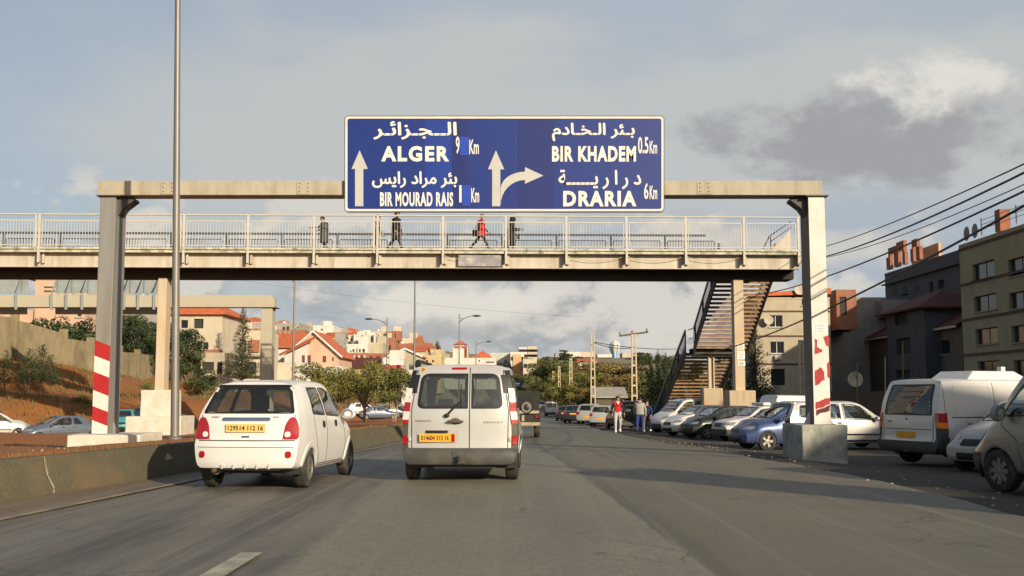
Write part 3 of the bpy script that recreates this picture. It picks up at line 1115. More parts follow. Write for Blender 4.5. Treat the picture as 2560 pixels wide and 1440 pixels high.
# grey plate on the girder
b = MB(); b.box(lx(1146), lx(1253), .14, .16, P(1280, 665, FBY).z, P(1280, 636, FBY).z)
b.obj('name_plate', mat('blank grey plate', (.22, .21, .23), .7, .2, 3, 0, stain=(.6, .56, .48), stain_amt=.6, stain_scale=2), fb)
# cables hanging along the girder
for a, c_ in ((9, 10), (11, 12), (12, 13), (13, 14)):
    p0, p1 = pxl[a], pxl[c_]
    b = MB()
    b.tube([(lerp(p0, p1, t), .15, zt_ - .08 - .22 * 4 * t * (1 - t)) for t in np.linspace(0, 1, 9)], .012, 5)
    b.obj('slack_cable', M_RUST, fb)
# sloping hand rail at the stair head
b = MB()
a0, a1, a2 = lx(1922), lx(1946), lx(2003)
zz0, zz1, zz2 = zd, P(1280, 588, FBY + 1.2).z, P(1280, 551, FBY + 1.2).z
b.bar((a0, 1.2, zz0), (a1, 1.2, zz1), .05); b.bar((a1, 1.2, zz1), (a2, 1.2, zz2), .05)
b.bar((a1, 1.2, zz1 - .28), (a2, 1.2, zz2 - .28), .04); b.bar((a1 + .06, 1.2, zd), (a1 + .06, 1.2, zz1), .035)
b.obj('stair_head_rail', M_RAILD, fb)
b = MB(); b.prism([(lx(1935), 1.5, zd), (XR_, 1.5, zd), (XR_, 1.5, zd + 1.25), (lx(1985), 1.5, zd + .8)], (0, .02, 0))
b.obj('wing_plate', M_FBG, fb)
# platform behind the right end, carrying the stair
px0, px1 = lx(1745), XR_
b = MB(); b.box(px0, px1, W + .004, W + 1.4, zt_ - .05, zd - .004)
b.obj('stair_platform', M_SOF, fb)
# piers
def pier(pxc, w, dpt, yl, ztop, zb, base):
    xc = lx(pxc, 800, FBY + yl)
    b = MB(); b.box(xc - w / 2, xc + w / 2, yl, yl + dpt, zb, ztop)
    b.obj('pier', M_PIER, fb, bevel=.012)
    for (bw, bd, z0, z1, m, sd) in base:
        lumpy(MB().box(xc - bw / 2, xc + bw / 2, yl + dpt / 2 - bd / 2, yl + dpt / 2 + bd / 2, z0, z1), sd, .02).obj('pier_footing', m, fb, smooth=45, bevel=.04)
    return xc
zA = P(415, 975, 49.2).z
pier(413, .40, .75, 1.2, zso - .003, zA - .02, [(1.40, 1.5, P(415, 1042, 49).z - .01, zA, M_CONCW, 2), (2.45, 2.3, -1.3, P(415, 1040, 49).z, M_CONCW, 3)])
zB = P(1850, 976, 49.2).z
pier(1853, .45, .55, 1.2, zso - .003, zB - .02, [(1.22, 1.3, -1.2, zB, M_RUST, 7)])
# notices on the right pier
for (a, c_, d, e) in ((1843, 1861, 860, 874), (1843, 1862, 878, 898), (1845, 1863, 903, 915)):
    notice(a, c_, d, e, FBY + 1.18 + lx(1853) * sin(fb_rz), fb, 4)

# stair, going down away from the camera
def stair():
    x0, x1 = lx(1830, 700, 51.3), lx(1976, 700, 51.3)
    runs = [(W + 1.42, zd - .05, W + 5.6, 3.75), (W + 7.0, 3.75, W + 13.2, -.75)]
    sh = lambda y: -.125 * (y - W)                       # drifts a little to the left
    M_TS = M_TREAD
    for (ya, za, yb_, zb_) in runs:
        n = int((za - zb_) / .19)
        for i in range(1, n + 1):
            t = i / (n + .5)
            y, z = lerp(ya, yb_, t), lerp(za, zb_, t)
            b = MB()
            b.box(x0 + .07 + sh(y), x1 - .07 + sh(y), y - .19, y + .19, z - .025, z)
            b.box(x0 + .07 + sh(y), x1 - .07 + sh(y), y - .192, y - .17, z - .13, z - .026)
            b.obj('tread', M_TS, fb)
        for x in (x0, x1):
            b = MB()
            d = Vector((0, yb_ - ya, zb_ - za)).normalized()
            b.prism([(x - .03 + sh(ya), ya, za - .34), (x - .03 + sh(yb_), yb_, zb_ - .34), (x - .03 + sh(yb_), yb_, zb_ + .10), (x - .03 + sh(ya), ya, za + .10)], (.06, 0, 0))
            b.obj('stringer', M_STRG, fb)
            # railing: handrail, lower rail, posts, infill bars
            b = MB()
            b.bar((x + sh(ya), ya, za + 1.05), (x + sh(yb_), yb_, zb_ + 1.05), .06, .05)
            b.obj('handrail', M_FBR, fb)
            b = MB()
            b.bar((x + sh(ya), ya, za + .9), (x + sh(yb_), yb_, zb_ + .9), .035)
            b.bar((x + sh(ya), ya, za + .25), (x + sh(yb_), yb_, zb_ + .25), .035)
            m = int((yb_ - ya) / .13)
            for i in range(m + 1):
                t = i / m
                y, z = lerp(ya, yb_, t), lerp(za, zb_, t)
                w = .06 if i % 10 == 0 else .02
                b.bar((x + sh(y), y, z + (.05 if i % 10 == 0 else .25)), (x + sh(y), y, z + (1.03 if i % 10 == 0 else .9)), w)
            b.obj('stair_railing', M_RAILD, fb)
    # half landing on its own leg
    ya, yb_ = runs[0][2], runs[1][0]
    b = MB(); b.box(x0 + sh(ya), x1 + sh(ya), ya, yb_, 3.68, 3.75); b.box(x0 + sh(ya), x1 + sh(ya), ya + .1, ya + .18, 3.45, 3.675); b.box(x0 + sh(ya), x1 + sh(ya), yb_ - .2, yb_ - .12, 3.45, 3.675)
    b.obj('landing', M_STRG, fb)
    for x in (x0, x1):
        b = MB(); b.bar((x + sh(ya), ya, 4.8), (x + sh(ya), yb_, 4.8), .05); b.bar((x + sh(ya), ya, 4.3), (x + sh(ya), yb_, 4.3), .035)
        b.obj('landing_rail', M_FBR, fb)
    xm = lx(1793, 850, FBY + W + 6)
    b = MB(); b.box(xm - .16, xm - .10, ya + .5, ya + .8, .9, 3.44); b.box(xm + .10, xm + .16, ya + .5, ya + .8, .9, 3.44); b.box(xm - .1, xm + .1, ya + .63, ya + .67, .9, 3.44); b.box(xm - 1.0, xm + 1.0, ya + .45, ya + .85, 3.34, 3.44)
    b.obj('landing_leg', M_PIER, fb)
    lumpy(MB().box(xm - .52, xm + .52, ya + .2, ya + 1.1, -1.2, P(1795, 970, FBY + ya).z), 9, .02).obj('pier_footing', M_RUST, fb, smooth=45, bevel=.04)
stair()

# ------------------------------------------------------------------ second gantry, seen from behind, left beyond the bridge
Y2 = 62.0
g2 = empty('sign_gantry', (P(665, 900, Y2).x, Y2, 0), 0, 'tan gantry beam with backs of grey sign panels beyond the footbridge', 'gantry')
M_TAN = mat('tan gantry paint', (.38, .35, .27), .7, .08, 1.5, 0, stain=(.36, .3, .2), stain_amt=.5, stain_scale=1.5)
z0, z1 = P(600, 768, Y2).z, P(600, 738, Y2).z
b = MB()
xe = P(684, 750, Y2).x
b.box(-48, xe - .12, Y2 - .1, Y2 + .7, z0, z1); b.box(xe - .12, xe - .04, Y2 - .06, Y2 + .66, z0, z1 - .06); b.box(xe - .04, xe + .04, Y2, Y2 + .6, z0, z1 - .16)
b.obj('beam', M_TAN, g2, world=True)
xa, xb2 = P(651, 850, Y2).x, P(679, 850, Y2).x
b = MB(); b.box(xa, xb2, Y2, Y2 + .9, -1.3, z0 - .03)
b.obj('post', M_TAN, g2, world=True, bevel=.02)
b = MB(); b.box(xa - .1, xb2 + .25, Y2 - .12, Y2 + .95, z0 - .03, z0 - .004)
b.obj('cap_plate', M_STEEL, g2, world=True)
M_ALU = mat('sign back sheet', (.30, .335, .335), .5, .1, 1.2, 0, .3, stain=(.2, .22, .2), stain_amt=.5, stain_scale=1)
for (pa, pb) in ((-420, 70), (138, 396)):
    b = MB(); b.prism([P(pa, 733, Y2 + 1.0), P(pb, 733, Y2 + 1.0), P(pb, 668, Y2 + 1.0), P(pa, 668, Y2 + 1.0)], (0, .03, 0))
    b.prism([P(pa, 786, Y2 + .95), P(pb + (10 if pb > 200 else -2), 786, Y2 + .95), P(pb + (10 if pb > 200 else -2), 770, Y2 + .95), P(pa, 770, Y2 + .95)], (0, .03, 0))
    b.obj('sign_back', M_ALU, g2, world=True)
for px in (40, 125, 165, 205, 310, 345, 385):
    if px == 125: px = 128
    b = MB(); b.bar(P(px, 774, Y2 - .16), P(px, 736, Y2 - .16), .13, .1, (0, 1, 0))
    b.bar(P(px, 738, Y2 - .1), P(px + 22, 672, Y2 + .95), .09, .07, (0, 1, 0))
    b.bar(P(px + 18, 740, Y2 + .93), P(px + 20, 672, Y2 + .93), .12, .08, (0, 1, 0))
    b.obj('sign_strut', M_ALU, g2, world=True)

# ------------------------------------------------------------------ lamp posts
M_POLE = mat('lamp post galvanised', (.19, .18, .165), .5, .08, 2, 0, .4)
M_LAMP = mat('lamp head', (.05, .05, .05), .4, .1, 5)
def lamp(px, Y, h, r0, r1, side, arm, label, head=True, z0=None):
    X = P(px, 900, Y).x
    zb = gz(X, Y) if z0 is None else z0
    if h > 100: h = P(px, h, Y).z - zb
    o = empty('lamp_post', (X, Y, zb), 0, label, 'lamp post', 'lamp posts along the median')
    b = MB(); b.tube([(0, 0, -.3), (0, 0, h * .5), (0, 0, h)], [r0, lerp(r0, r1, .5), r1], 12)
    b.obj('pole', M_POLE, o, smooth=40)
    b = MB(); b.lathe([(r0 * 1.7, -.25), (r0 * 1.7, .05), (r0 * 1.15, .08)], 12)
    b.obj('base_flange', M_POLE, o, smooth=40)
    if head:
        s = side
        b = MB(); b.tube([(0, 0, h - .9), (s * .25 * arm, 0, h - .55), (s * .6 * arm, 0, h - .3), (s * arm, 0, h - .2)], [.055, .05, .045, .04], 8)
        b.tube([(0, 0, h - .45), (s * .3 * arm, 0, h - .52)], .03, 6)
        b.obj('arm', M_POLE, o, smooth=50)
        b = MB(); b.sphere((s * (arm + .38), 0, h - .2), .48, .19, .12, 14, 8)
        b.obj('lamp_head', M_LAMP, o, smooth=60)
    return o
lamp(443, 21.8, 12.5, .088, .045, 1, 2.2, 'tall grey lamp post on the clay median nearest the camera').rotation_euler = (0, -radians(1.35), 0)
lamp(733, 78, 11.4, .085, .06, -1, 1.6, 'thin lamp post rising in front of the red roofed house')
lamp(1036, 84, 12.0, .10, .065, 1, 1.6, 'thin lamp post rising just left of the silver van roof')
lamp(967, 122, 793, .10, .06, -1, 1.7, 'lamp post with its arm reaching left over the hill town')
lamp(1148, 117, 785, .09, .055, 1, 1.5, 'lamp post in front of the brick tower, arm reaching right')
lamp(1190, 176, 851, .11, .07, 1, 1.7, 'far lamp post beside the red pyramid roof')

# ------------------------------------------------------------------ lattice utility poles and wires
M_CPOLE = mat('concrete lattice pole', (.47, .38, .26), .9, .12, 2)
def lattice(px, pyt, Y, label, w0=.42, w1=.22, cross=None, top_only=False):
    X = P(px, 900, Y).x
    zb = gz(X, Y)
    h = P(px, pyt, Y).z - zb
    o = empty('utility_pole', (X, Y, zb), 0, label, 'utility pole', 'lattice utility poles')
    for s in (-1, 1):
        b = MB(); b.bar((s * w0 / 2, 0, -.3), (s * w1 / 2, 0, h), .10, .22, (0, 1, 0))
        b.obj('upright', M_CPOLE, o)
    n = max(6, int(h / .75))
    for k in range(1, n + 1):
        z = h * k / n - .05
        w = lerp(w0, w1, z / h) - .06
        b = MB(); b.box(-w / 2, w / 2, -.08, .08, z - .11, z + .03)
        b.obj('rung', M_CPOLE, o)
    if cross:
        b = MB(); b.bar((-cross, -.1, h - .15), (cross, .1, h + .15), .16, .14)
        b.obj('crossarm', M_STEEL, o)
        for t in (-.95, -.1, .9):
            b = MB(); b.lathe([(.04, 0), (.09, .06), (.05, .12), (.08, .18), (.03, .26)], 8, c=(cross * t, 0, h + .05 + .15 * t))
            b.obj('insulator', mat('insulator', (.25, .2, .16), .3), o)
    return o
lattice(1482, 832, 96, 'tall plain lattice pole standing behind the silver hatchback')
lattice(1585, 835, 82, 'lattice pole topped by a long crossarm with insulators', .42, .26, cross=1.1)
lattice(1427, 896, 130, 'lattice pole in front of the roadside trees, before the plain tall one')
lattice(1398, 915, 165, 'smaller far lattice pole among the roadside trees')
lattice(1383, 928, 195, 'faintest and farthest lattice pole among the roadside trees')
lattice(2003, 850, 70, 'rust stained lattice pole in front of the beige apartment house', .3, .2)
M_WIRE = mat('black cable', (.012, .012, .014), .6, .1, 9)
def wire(a, c_, sag, r, label, n=22):
    a, c_ = Vector(a), Vector(c_)
    b = MB()
    b.tube([lerp(a, c_, t) - Vector((0, 0, 4 * sag * t * (1 - t))) for t in np.linspace(0, 1, n)], r, 5)
    tag(b.obj('overhead_cable', M_WIRE, smooth=60), label, 'cable', 'overhead cables')
far = P(2000, 640, 78)
wire(P(2640, 372, 18), P(1905, 640, 70), .55, .016, 'upper overhead cable sweeping down behind the striped post')
wire(P(2640, 392, 18), P(1890, 655, 70), .75, .024, 'second overhead cable twisting close under the upper one')
wire(P(2640, 425, 19), P(1930, 650, 66), .62, .012, 'thinnest overhead cable in the bundle on the right')
wire(P(2640, 440, 17), P(1830, 740, 66), .55, .022, 'overhead cable running between the bundle and the lowest one')
wire(P(2640, 470, 16), P(1700, 890, 62), .62, .024, 'lowest overhead cable sweeping past the dark houses')
wire(P(1484, 855, 96), P(1700, 872, 120), .25, .035, 'cable strung from the plain lattice pole across the water tower')
wire(P(1484, 856, 96), P(1580, 870, 82), .2, .03, 'short cable between the two tall lattice poles')
wire(P(600, 700, 140), P(1450, 792, 150), .6, .011, 'faint long cable crossing the clouds above the hill town')
# ------------------------------------------------------------------ vehicles
M_TYRE = mat('tyre rubber', (.028, .026, .023), .85, .2, 6, stain=(.10, .085, .06), stain_amt=.6, stain_scale=3)
M_RIM = mat('alloy rim', (.26, .25, .23), .4, .12, 6, 0, .6, stain=(.2, .16, .1), stain_amt=.5, stain_scale=6)
M_RIMD = mat('brake dark', (.02, .02, .02), .7)
M_SEAL = mat('window seal', (.012, .012, .013), .45, .1, 5)
M_PLAS = mat('grey bumper plastic', (.055, .055, .05), .6, .15, 4, 0, stain=(.12, .105, .08), stain_amt=.5, stain_scale=3)
M_INT = mat('cabin trim', (.025, .025, .027), .8)
M_SEAT = mat('seat cloth', (.05, .05, .055), .9, .2, 20)
M_REDL = mat('red lamp lens', (.30, .006, .008), .12, .05, 5, spec=.6, coat=.5)
M_CLRL = mat('clear lamp lens', (.62, .60, .56), .10, .1, 12, spec=.7, coat=.6)
M_ORGL = mat('amber lamp lens', (.75, .22, .03), .2, .05, 5, coat=.4)
M_HEADL = mat('headlamp lens', (.30, .32, .33), .08, .25, 18, 0, .35, spec=.8, coat=.8)
M_PLATEY = mat('yellow number plate', (.66, .45, .13), .5, .05, 8)
M_PLATEO = mat('orange number plate', (.68, .32, .025), .5, .05, 8)
M_PLINK = mat('plate ink', (.02, .018, .015), .6)
M_CHROME = mat('chrome', (.55, .55, .56), .15, .05, 5, 0, 1.0)
M_SEAM = mat('panel gap', (.03, .03, .03), .8)
M_WHITEC = mat('white car paint', (.60, .595, .58), .35, .03, 2, 0, spec=.45, coat=.5, stain=(.62, .56, .46), stain_amt=.28, stain_scale=1.6)
M_SILV = mat('silver car paint', (.45, .45, .44), .38, .05, 2, 0, .25, coat=.4, stain=(.38, .35, .3), stain_amt=.35, stain_scale=1.5)
G_CAR = glass('car glass', (.74, .80, .76), 1.2, .03)
G_TINT = glass('tinted car glass', (.30, .35, .33), 1.3, .07)
PAINTED = ('body', 'arch_flare', 'mirror_shell', 'handle', 'tailgate_lip')
def paint(name, c_, metal=.2, rough=.35):
    return mat(name, c_, rough, .04, 2, 0, metal, coat=.5, stain=tuple(x * .75 + .05 for x in c_), stain_amt=.35, stain_scale=1.4)

def inside(poly, x, y):
    r = False
    n = len(poly)
    j = n - 1
    for i in range(n):
        xi, yi = poly[i][0], poly[i][1]
        xj, yj = poly[j][0], poly[j][1]
        if (yi > y) != (yj > y) and x < (xj - xi) * (y - yi) / (yj - yi) + xi:
            r = not r
        j = i
    return r

class Car:
    def __init__(s, name, L, hw, top, belt, bot, rear, front, roofk=.8, plan=None, bow_r=.06, bow_f=.16, lr=.8, lf=.6, NS=84, mp=M_WHITEC, ncap=22):
        s.L, s.hw, s.mp = L, hw, mp
        s.root = empty(name)
        plan = plan or [(-L / 2, .95), (-L / 2 + .35, .985), (-L * .1, 1.0), (L * .2, 1.0), (L / 2 - .5, .97), (L / 2 - .15, .90), (L / 2, .84)]
        rows = []
        ts = [(1 - cos(pi * k / NS)) / 2 * .35 + k / NS * .65 for k in range(NS + 1)]
        for t in ts:
            y = -L / 2 + L * t
            zt, zb = cubic(top, y), interp(bot, y)
            zbe = min(cubic(belt, y), zt - .035)
            wm = hw * cubic(plan, y)
            h = zt - zbe
            g = min(1, max(0, (h - .06) / .42))
            wbe = wm * lerp(.90, .965, g)
            ws = wbe * lerp(.88, roofk / .965, g)
            hr = min(.085, h * .55)
            zs = zt - hr
            sec = [(0, zb), (wm * .5, zb), (wm * .88, zb), (wm * .935, zb + .035)]
            side = [(0, .945), (.25, .985), (.5, 1.0), (.75, .992), (1, wbe / wm)]
            NL = 12
            for k in range(1, NL + 1):
                q = k / NL
                sec.append((wm * cubic(side, q), lerp(zb + .035, zbe, q)))
            NW = 9
            for k in range(1, NW + 1):
                q = k / NW
                sec.append((lerp(wbe, ws, q) + .018 * sin(pi * q) * g, lerp(zbe, zs, q)))
            NR = 8
            for k in range(1, NR + 1):
                a = pi / 2 * k / NR
                ex = .55 if g > .5 else .8
                sec.append((ws * max(0, cos(a)) ** ex if k < NR else 0, zs + hr * sin(a) ** .75))
            rows.append((y, wm, sec))
        n = len(rows[0][2])
        V, Fc = [], []
        def defo(x, y, z, wm):
            wr = smooth01(0, 1, 1 - (y + L / 2) / lr)
            wf = smooth01(0, 1, 1 - (L / 2 - y) / lf)
            q = min(1.2, abs(x) / hw)
            y2 = y + wr * (cubic(rear, z) + bow_r * q ** 3.0) - wf * (cubic(front, z) + bow_f * q ** 2.4)
            return (x, y2, z)
        ring = 2 * n - 2
        for (y, wm, sec) in rows:
            for (x, z) in sec:
                V.append(defo(x, y, z, wm))
            for (x, z) in sec[-2:0:-1]:
                V.append(defo(-x, y, z, wm))
        for i in range(NS):
            for k in range(ring):
                k2 = (k + 1) % ring
                Fc.append((i * ring + k, i * ring + k2, (i + 1) * ring + k2, (i + 1) * ring + k))
        # end caps as grids joining right and left points at one height
        for end in (0, NS):
            y, wm, sec = rows[end]
            base = end * ring
            grid = []
            for k in range(1, n - 1):
                r = [base + k]
                x, z = sec[k]
                for c_ in range(1, ncap):
                    xx = lerp(x, -x, c_ / ncap)
                    V.append(defo(xx, y, z, wm))
                    r.append(len(V) - 1)
                r.append(base + ring - k)
                grid.append(r)
            for k in range(len(grid) - 1):
                for c_ in range(ncap):
                    f = (grid[k][c_], grid[k][c_ + 1], grid[k + 1][c_ + 1], grid[k + 1][c_])
                    Fc.append(f if end == 0 else f[::-1])
            for k, ap in ((0, base), (len(grid) - 1, base + n - 1)):
                for c_ in range(ncap):
                    Fc.append((grid[k][c_], grid[k][c_ + 1], ap))
        me = bpy.data.meshes.new('tmp')
        me.from_pydata(V, [], Fc)
        bm = bmesh.new()
        bm.from_mesh(me)
        bmesh.ops.recalc_face_normals(bm, faces=bm.faces)
        bm.verts.ensure_lookup_table()
        s.V = [v.co.copy() for v in bm.verts]
        s.N = [v.normal.copy() for v in bm.verts]
        s.F = [tuple(v.index for v in f.verts) for f in bm.faces]
        s.FN = [f.normal.copy() for f in bm.faces]
        s.bvh = BVHTree.FromBMesh(bm)
        bm.free()
        bpy.data.meshes.remove(me)
        s.cuts = []
    def hit(s, mode, a, c_):
        if mode in 'RL':
            sg = 1 if mode == 'R' else -1
            o, d = Vector((sg * 3, a, c_)), Vector((-sg, 0, 0))
        elif mode == 'T':
            o, d = Vector((a, c_, 4)), Vector((0, 0, -1))
        else:
            sg = 1 if mode == 'F' else -1
            o, d = Vector((a, sg * 8, c_)), Vector((0, -sg, 0))
        r = s.bvh.ray_cast(o, d)
        if r[0] is None or (mode in 'RL' and abs(r[0].x) < s.hw * .3):
            q = s.bvh.find_nearest(Vector((sg * s.hw, a, c_)) if mode in 'RL' else Vector((a, sg * s.L / 2, c_)))
            return q[0], q[1]
        return r[0], r[1]
    def patch(s, name, mode, pts, m, off=.004, thick=.012, rings=3, parent=None, r=.04, smooth=50):
        """panel moulded onto the body: outline in (y,z) for the sides, (x,z) for the ends"""
        pts = rounded(pts, r, 4) if r else [Vector(p) for p in pts]
        # densify
        dense = []
        for i, p in enumerate(pts):
            q = pts[(i + 1) % len(pts)]
            k = max(1, int((q - p).length / .09))
            dense += [p.lerp(q, j / k) for j in range(k)]
        c_ = sum(dense, Vector((0, 0))) / len(dense)
        b = MB()
        n = len(dense)
        for k in range(rings):
            t = 1 - k / rings
            for p in dense:
                q = c_.lerp(p, t)
                h, nn = s.hit(mode, q.x, q.y)
                b.v.append(h + nn * off)
        h, nn = s.hit(mode, c_.x, c_.y)
        b.v.append(h + nn * off)
        for k in range(rings - 1):
            for i in range(n):
                j = (i + 1) % n
                b.f.append((k * n + i, k * n + j, (k + 1) * n + j, (k + 1) * n + i))
        for i in range(n):
            b.f.append(((rings - 1) * n + i, (rings - 1) * n + (i + 1) % n, rings * n))
        if thick:
            i0 = len(b.v)
            for p in dense:
                h, nn = s.hit(mode, p.x, p.y)
                b.v.append(h + nn * (off - thick))
            for i in range(n):
                j = (i + 1) % n
                b.f.append((i, i0 + i, i0 + j, j))
        return b.obj(name, m, parent or s.root, smooth=smooth)
    def ring(s, name, mode, outer, inner, m, off=.005, parent=None, thick=.012):
        b = MB()
        n = len(outer)
        for (ps, o) in ((outer, off - thick), (outer, off), (inner, off), (inner, off - thick)):
            for p in ps:
                h, nn = s.hit(mode, p[0], p[1])
                b.v.append(h + nn * o)
        for k in range(3):
            for i in range(n):
                j = (i + 1) % n
                b.f.append((k * n + i, k * n + j, (k + 1) * n + j, (k + 1) * n + i))
        return b.obj(name, m, parent or s.root, smooth=50)
    def window(s, name, mode, pts, g=None, r=.05, seal=.045):
        g = g or G_CAR
        o = rounded(pts, r, 4)
        d = []
        for i, p in enumerate(o):
            q = o[(i + 1) % len(o)]
            k = max(1, int((q - p).length / .08))
            d += [p.lerp(q, j / k) for j in range(k)]
        c_ = sum(d, Vector((0, 0))) / len(d)
        inner = [p + (c_ - p).normalized() * seal for p in d]
        s.cuts.append((mode, d, None))
        w = s.patch(name, mode, pts, g, .002, 0, 4, r=r)
        s.ring('seal', mode, d, inner, M_SEAL, .006, w)
        return w
    def both(s, name, pts, **k):
        return [s.window(name, 'R', pts, **k), s.window(name, 'L', pts, **k)]
    def wheels(s, ys, r=.29, w=.18, track=None, arch=None, flare=None, rim=M_RIM, spokes=5):
        track = track or s.hw - w / 2 - .02
        arch = arch or r + .055
        me_t = MB().lathe([(r * .62, -w / 2), (r * .86, -w / 2), (r * .97, -w * .42), (r, -w * .3), (r, -w * .12), (r * .985, -w * .11), (r * .985, -w * .09), (r, -w * .08), (r, w * .08), (r * .985, w * .09), (r * .985, w * .11), (r, w * .12), (r, w * .3), (r * .97, w * .42), (r * .86, w / 2), (r * .62, w / 2)], 36, 'X', cap=False).mesh('wheel', 40)
        me_t.materials.append(M_TYRE)
        b = MB()
        b.lathe([(r * .67, w * .46), (r * .64, w * .30), (r * .6, w * .30), (r * .62, w * .46)], 32, 'X', cap=False)
        b.lathe([(.001, w * .42), (r * .17, w * .40), (r * .19, w * .2)], 16, 'X', cap=False)
        for k in range(spokes):
            a = 2 * pi * k / spokes
            u, v = Vector((0, cos(a), sin(a))), Vector((0, -sin(a), cos(a)))
            q = [u * r * .14 - v * r * .09, u * r * .64 - v * r * .15, u * r * .64 + v * r * .15, u * r * .14 + v * r * .09]
            b.prism([p + Vector((w * .40 - .03 * (i in (0, 3)) * 0, 0, 0)) for i, p in enumerate(q)], (-w * .14, 0, 0))
        me_r = b.mesh('rim', 35)
        me_r.materials.append(rim)
        me_d = MB().lathe([(.001, w * .18), (r * .63, w * .18), (r * .63, -w * .3)], 20, 'X', cap=False).mesh('brake_disc')
        me_d.materials.append(M_RIMD)
        for y in ys:
            for sg in (1, -1):
                o = link('wheel', me_t, None, s.root)
                o.location = (sg * track, y, r)
                o.rotation_euler = (0, 0, 0 if sg > 0 else pi)
                link('rim', me_r, None, o)
                link('brake_disc', me_d, None, o)
                circ = [Vector((y + cos(2 * pi * k / 40) * arch, r + sin(2 * pi * k / 40) * arch)) for k in range(40)]
                mode = 'R' if sg > 0 else 'L'
                s.cuts.append((mode, circ, 'arch'))
                # arch lip
                fo = flare or .035
                zmin = min(v.z for v in s.V) + .03
                arc = [pi * (-.16 + 1.32 * k / 26) for k in range(27)]
                arc = [a for a in arc if r + sin(a) * arch > zmin]
                b = MB()
                for (rr, of) in ((arch + fo, -.004), (arch + fo * .9, .010), (arch - .02, .014), (arch - .05, .006), (arch - .052, -.05)):
                    for a in arc:
                        h, nn = s.hit(mode, y + cos(a) * rr, max(zmin, r + sin(a) * rr))
                        b.v.append(Vector((h.x + sg * of, y + cos(a) * rr, max(zmin, r + sin(a) * rr))))
                n = len(arc)
                for k in range(4):
                    for i in range(n - 1):
                        b.f.append((k * n + i, k * n + i + 1, (k + 1) * n + i + 1, (k + 1) * n + i))
                b.obj('arch_flare', s.mp if not flare or flare < .06 else M_PLAS, s.root, smooth=60)
                b = MB()
                b.lathe([(arch + .03, sg * (s.hw - .05)), (arch + .03, sg * (s.hw - w - .16)), (.001, sg * (s.hw - w - .16))], 24, 'X', c=(0, y, r), cap=False)
                b.v = [Vector((p.x, p.y, max(p.z, .2))) for p in b.v]
                b.obj('wheel_well', M_RIMD, s.root)
    def region(s, name, pred, off, m, parent=None):
        """shell over the body faces chosen by pred(centre, normal), raised by off"""
        b = MB()
        idx = {}
        edges = {}
        for f, fn in zip(s.F, s.FN):
            c_ = sum((s.V[i] for i in f), Vector()) / len(f)
            if not pred(c_, fn):
                continue
            t = []
            for i in f:
                if i not in idx:
                    idx[i] = len(b.v)
                    b.v.append(s.V[i] + s.N[i] * off)
                t.append(idx[i])
            b.f.append(tuple(t))
            for a, c2 in zip(f, f[1:] + f[:1]):
                edges[(a, c2)] = 1
        for (a, c2) in list(edges):
            if (c2, a) not in edges:
                i = len(b.v)
                b.v += [s.V[a] - s.N[a] * .004, s.V[c2] - s.N[c2] * .004]
                b.f.append((idx[c2], idx[a], i, i + 1))
        return b.obj(name, m, parent or s.root, smooth=40)
    def strip(s, name, mode, pts, w, m, off=.003, parent=None, thick=.006):
        """narrow moulded line along a 2-D path"""
        path = [Vector(p) for p in pts]
        d = []
        for p, q in zip(path, path[1:]):
            k = max(1, int((q - p).length / .06))
            d += [p.lerp(q, j / k) for j in range(k)]
        d.append(path[-1])
        A, B_ = [], []
        for i, p in enumerate(d):
            t = (d[min(i + 1, len(d) - 1)] - d[max(i - 1, 0)]).normalized()
            nn = Vector((-t.y, t.x)) * w / 2
            A.append(p + nn); B_.append(p - nn)
        b = MB()
        n = len(d)
        for (ps, o) in ((A, off - thick), (A, off), (B_, off), (B_, off - thick)):
            for p in ps:
                h, no = s.hit(mode, p.x, p.y)
                b.v.append(h + no * o)
        for k in range(3):
            for i in range(n - 1):
                b.f.append((k * n + i, k * n + i + 1, (k + 1) * n + i + 1, (k + 1) * n + i))
        return b.obj(name, m, parent or s.root, smooth=40)
    def finish(s, seats=True, bench=True, lining=M_INT):
        outf, linf = [], []
        for f, fn in zip(s.F, s.FN):
            cut = lin = False
            for (mode, poly, kind) in s.cuts:
                if mode == 'R' and fn.x < .25 or mode == 'L' and fn.x > -.25 or mode == 'B' and fn.y > -.15 or mode == 'F' and fn.y < .1:
                    continue
                ok = [inside(poly, *((s.V[i].y, s.V[i].z) if mode in 'RL' else (s.V[i].x, s.V[i].z))) for i in f]
                if mode in 'RL' and (s.V[f[0]].x > 0) != (mode == 'R'):
                    continue
                if all(ok):
                    cut = True
                if any(ok) or kind == 'arch' and any(ok):
                    lin = True
            if not cut: outf.append(f)
            if not lin: linf.append(f)
        b = MB()
        b.v = [v.copy() for v in s.V]
        b.f = outf
        s.body = b.obj('body', s.mp, s.root, smooth=38)
        b = MB()
        b.v = [v - n * .028 for v, n in zip(s.V, s.N)]
        b.f = linf
        b.obj('cabin_lining', lining, s.root, smooth=40)
        if seats:
            zf = .30
            for x in (-.36, .36):
                s.seat(x * s.hw / .8, seats if isinstance(seats, (int, float)) and seats is not True else .12, zf)
            if bench:
                b = MB()
                yb_ = (seats if seats is not True else .12) - .95
                w = s.hw * .74
                b.box(-w, w, yb_, yb_ + .5, zf, zf + .24)
                b.prism([(-w, yb_, zf + .2), (-w, yb_ + .14, zf + .2), (-w, yb_ - .04, zf + .72), (-w, yb_ - .14, zf + .72)], (2 * w, 0, 0))
                b.obj('rear_bench', M_SEAT, s.root, bevel=.04)
        return s.root
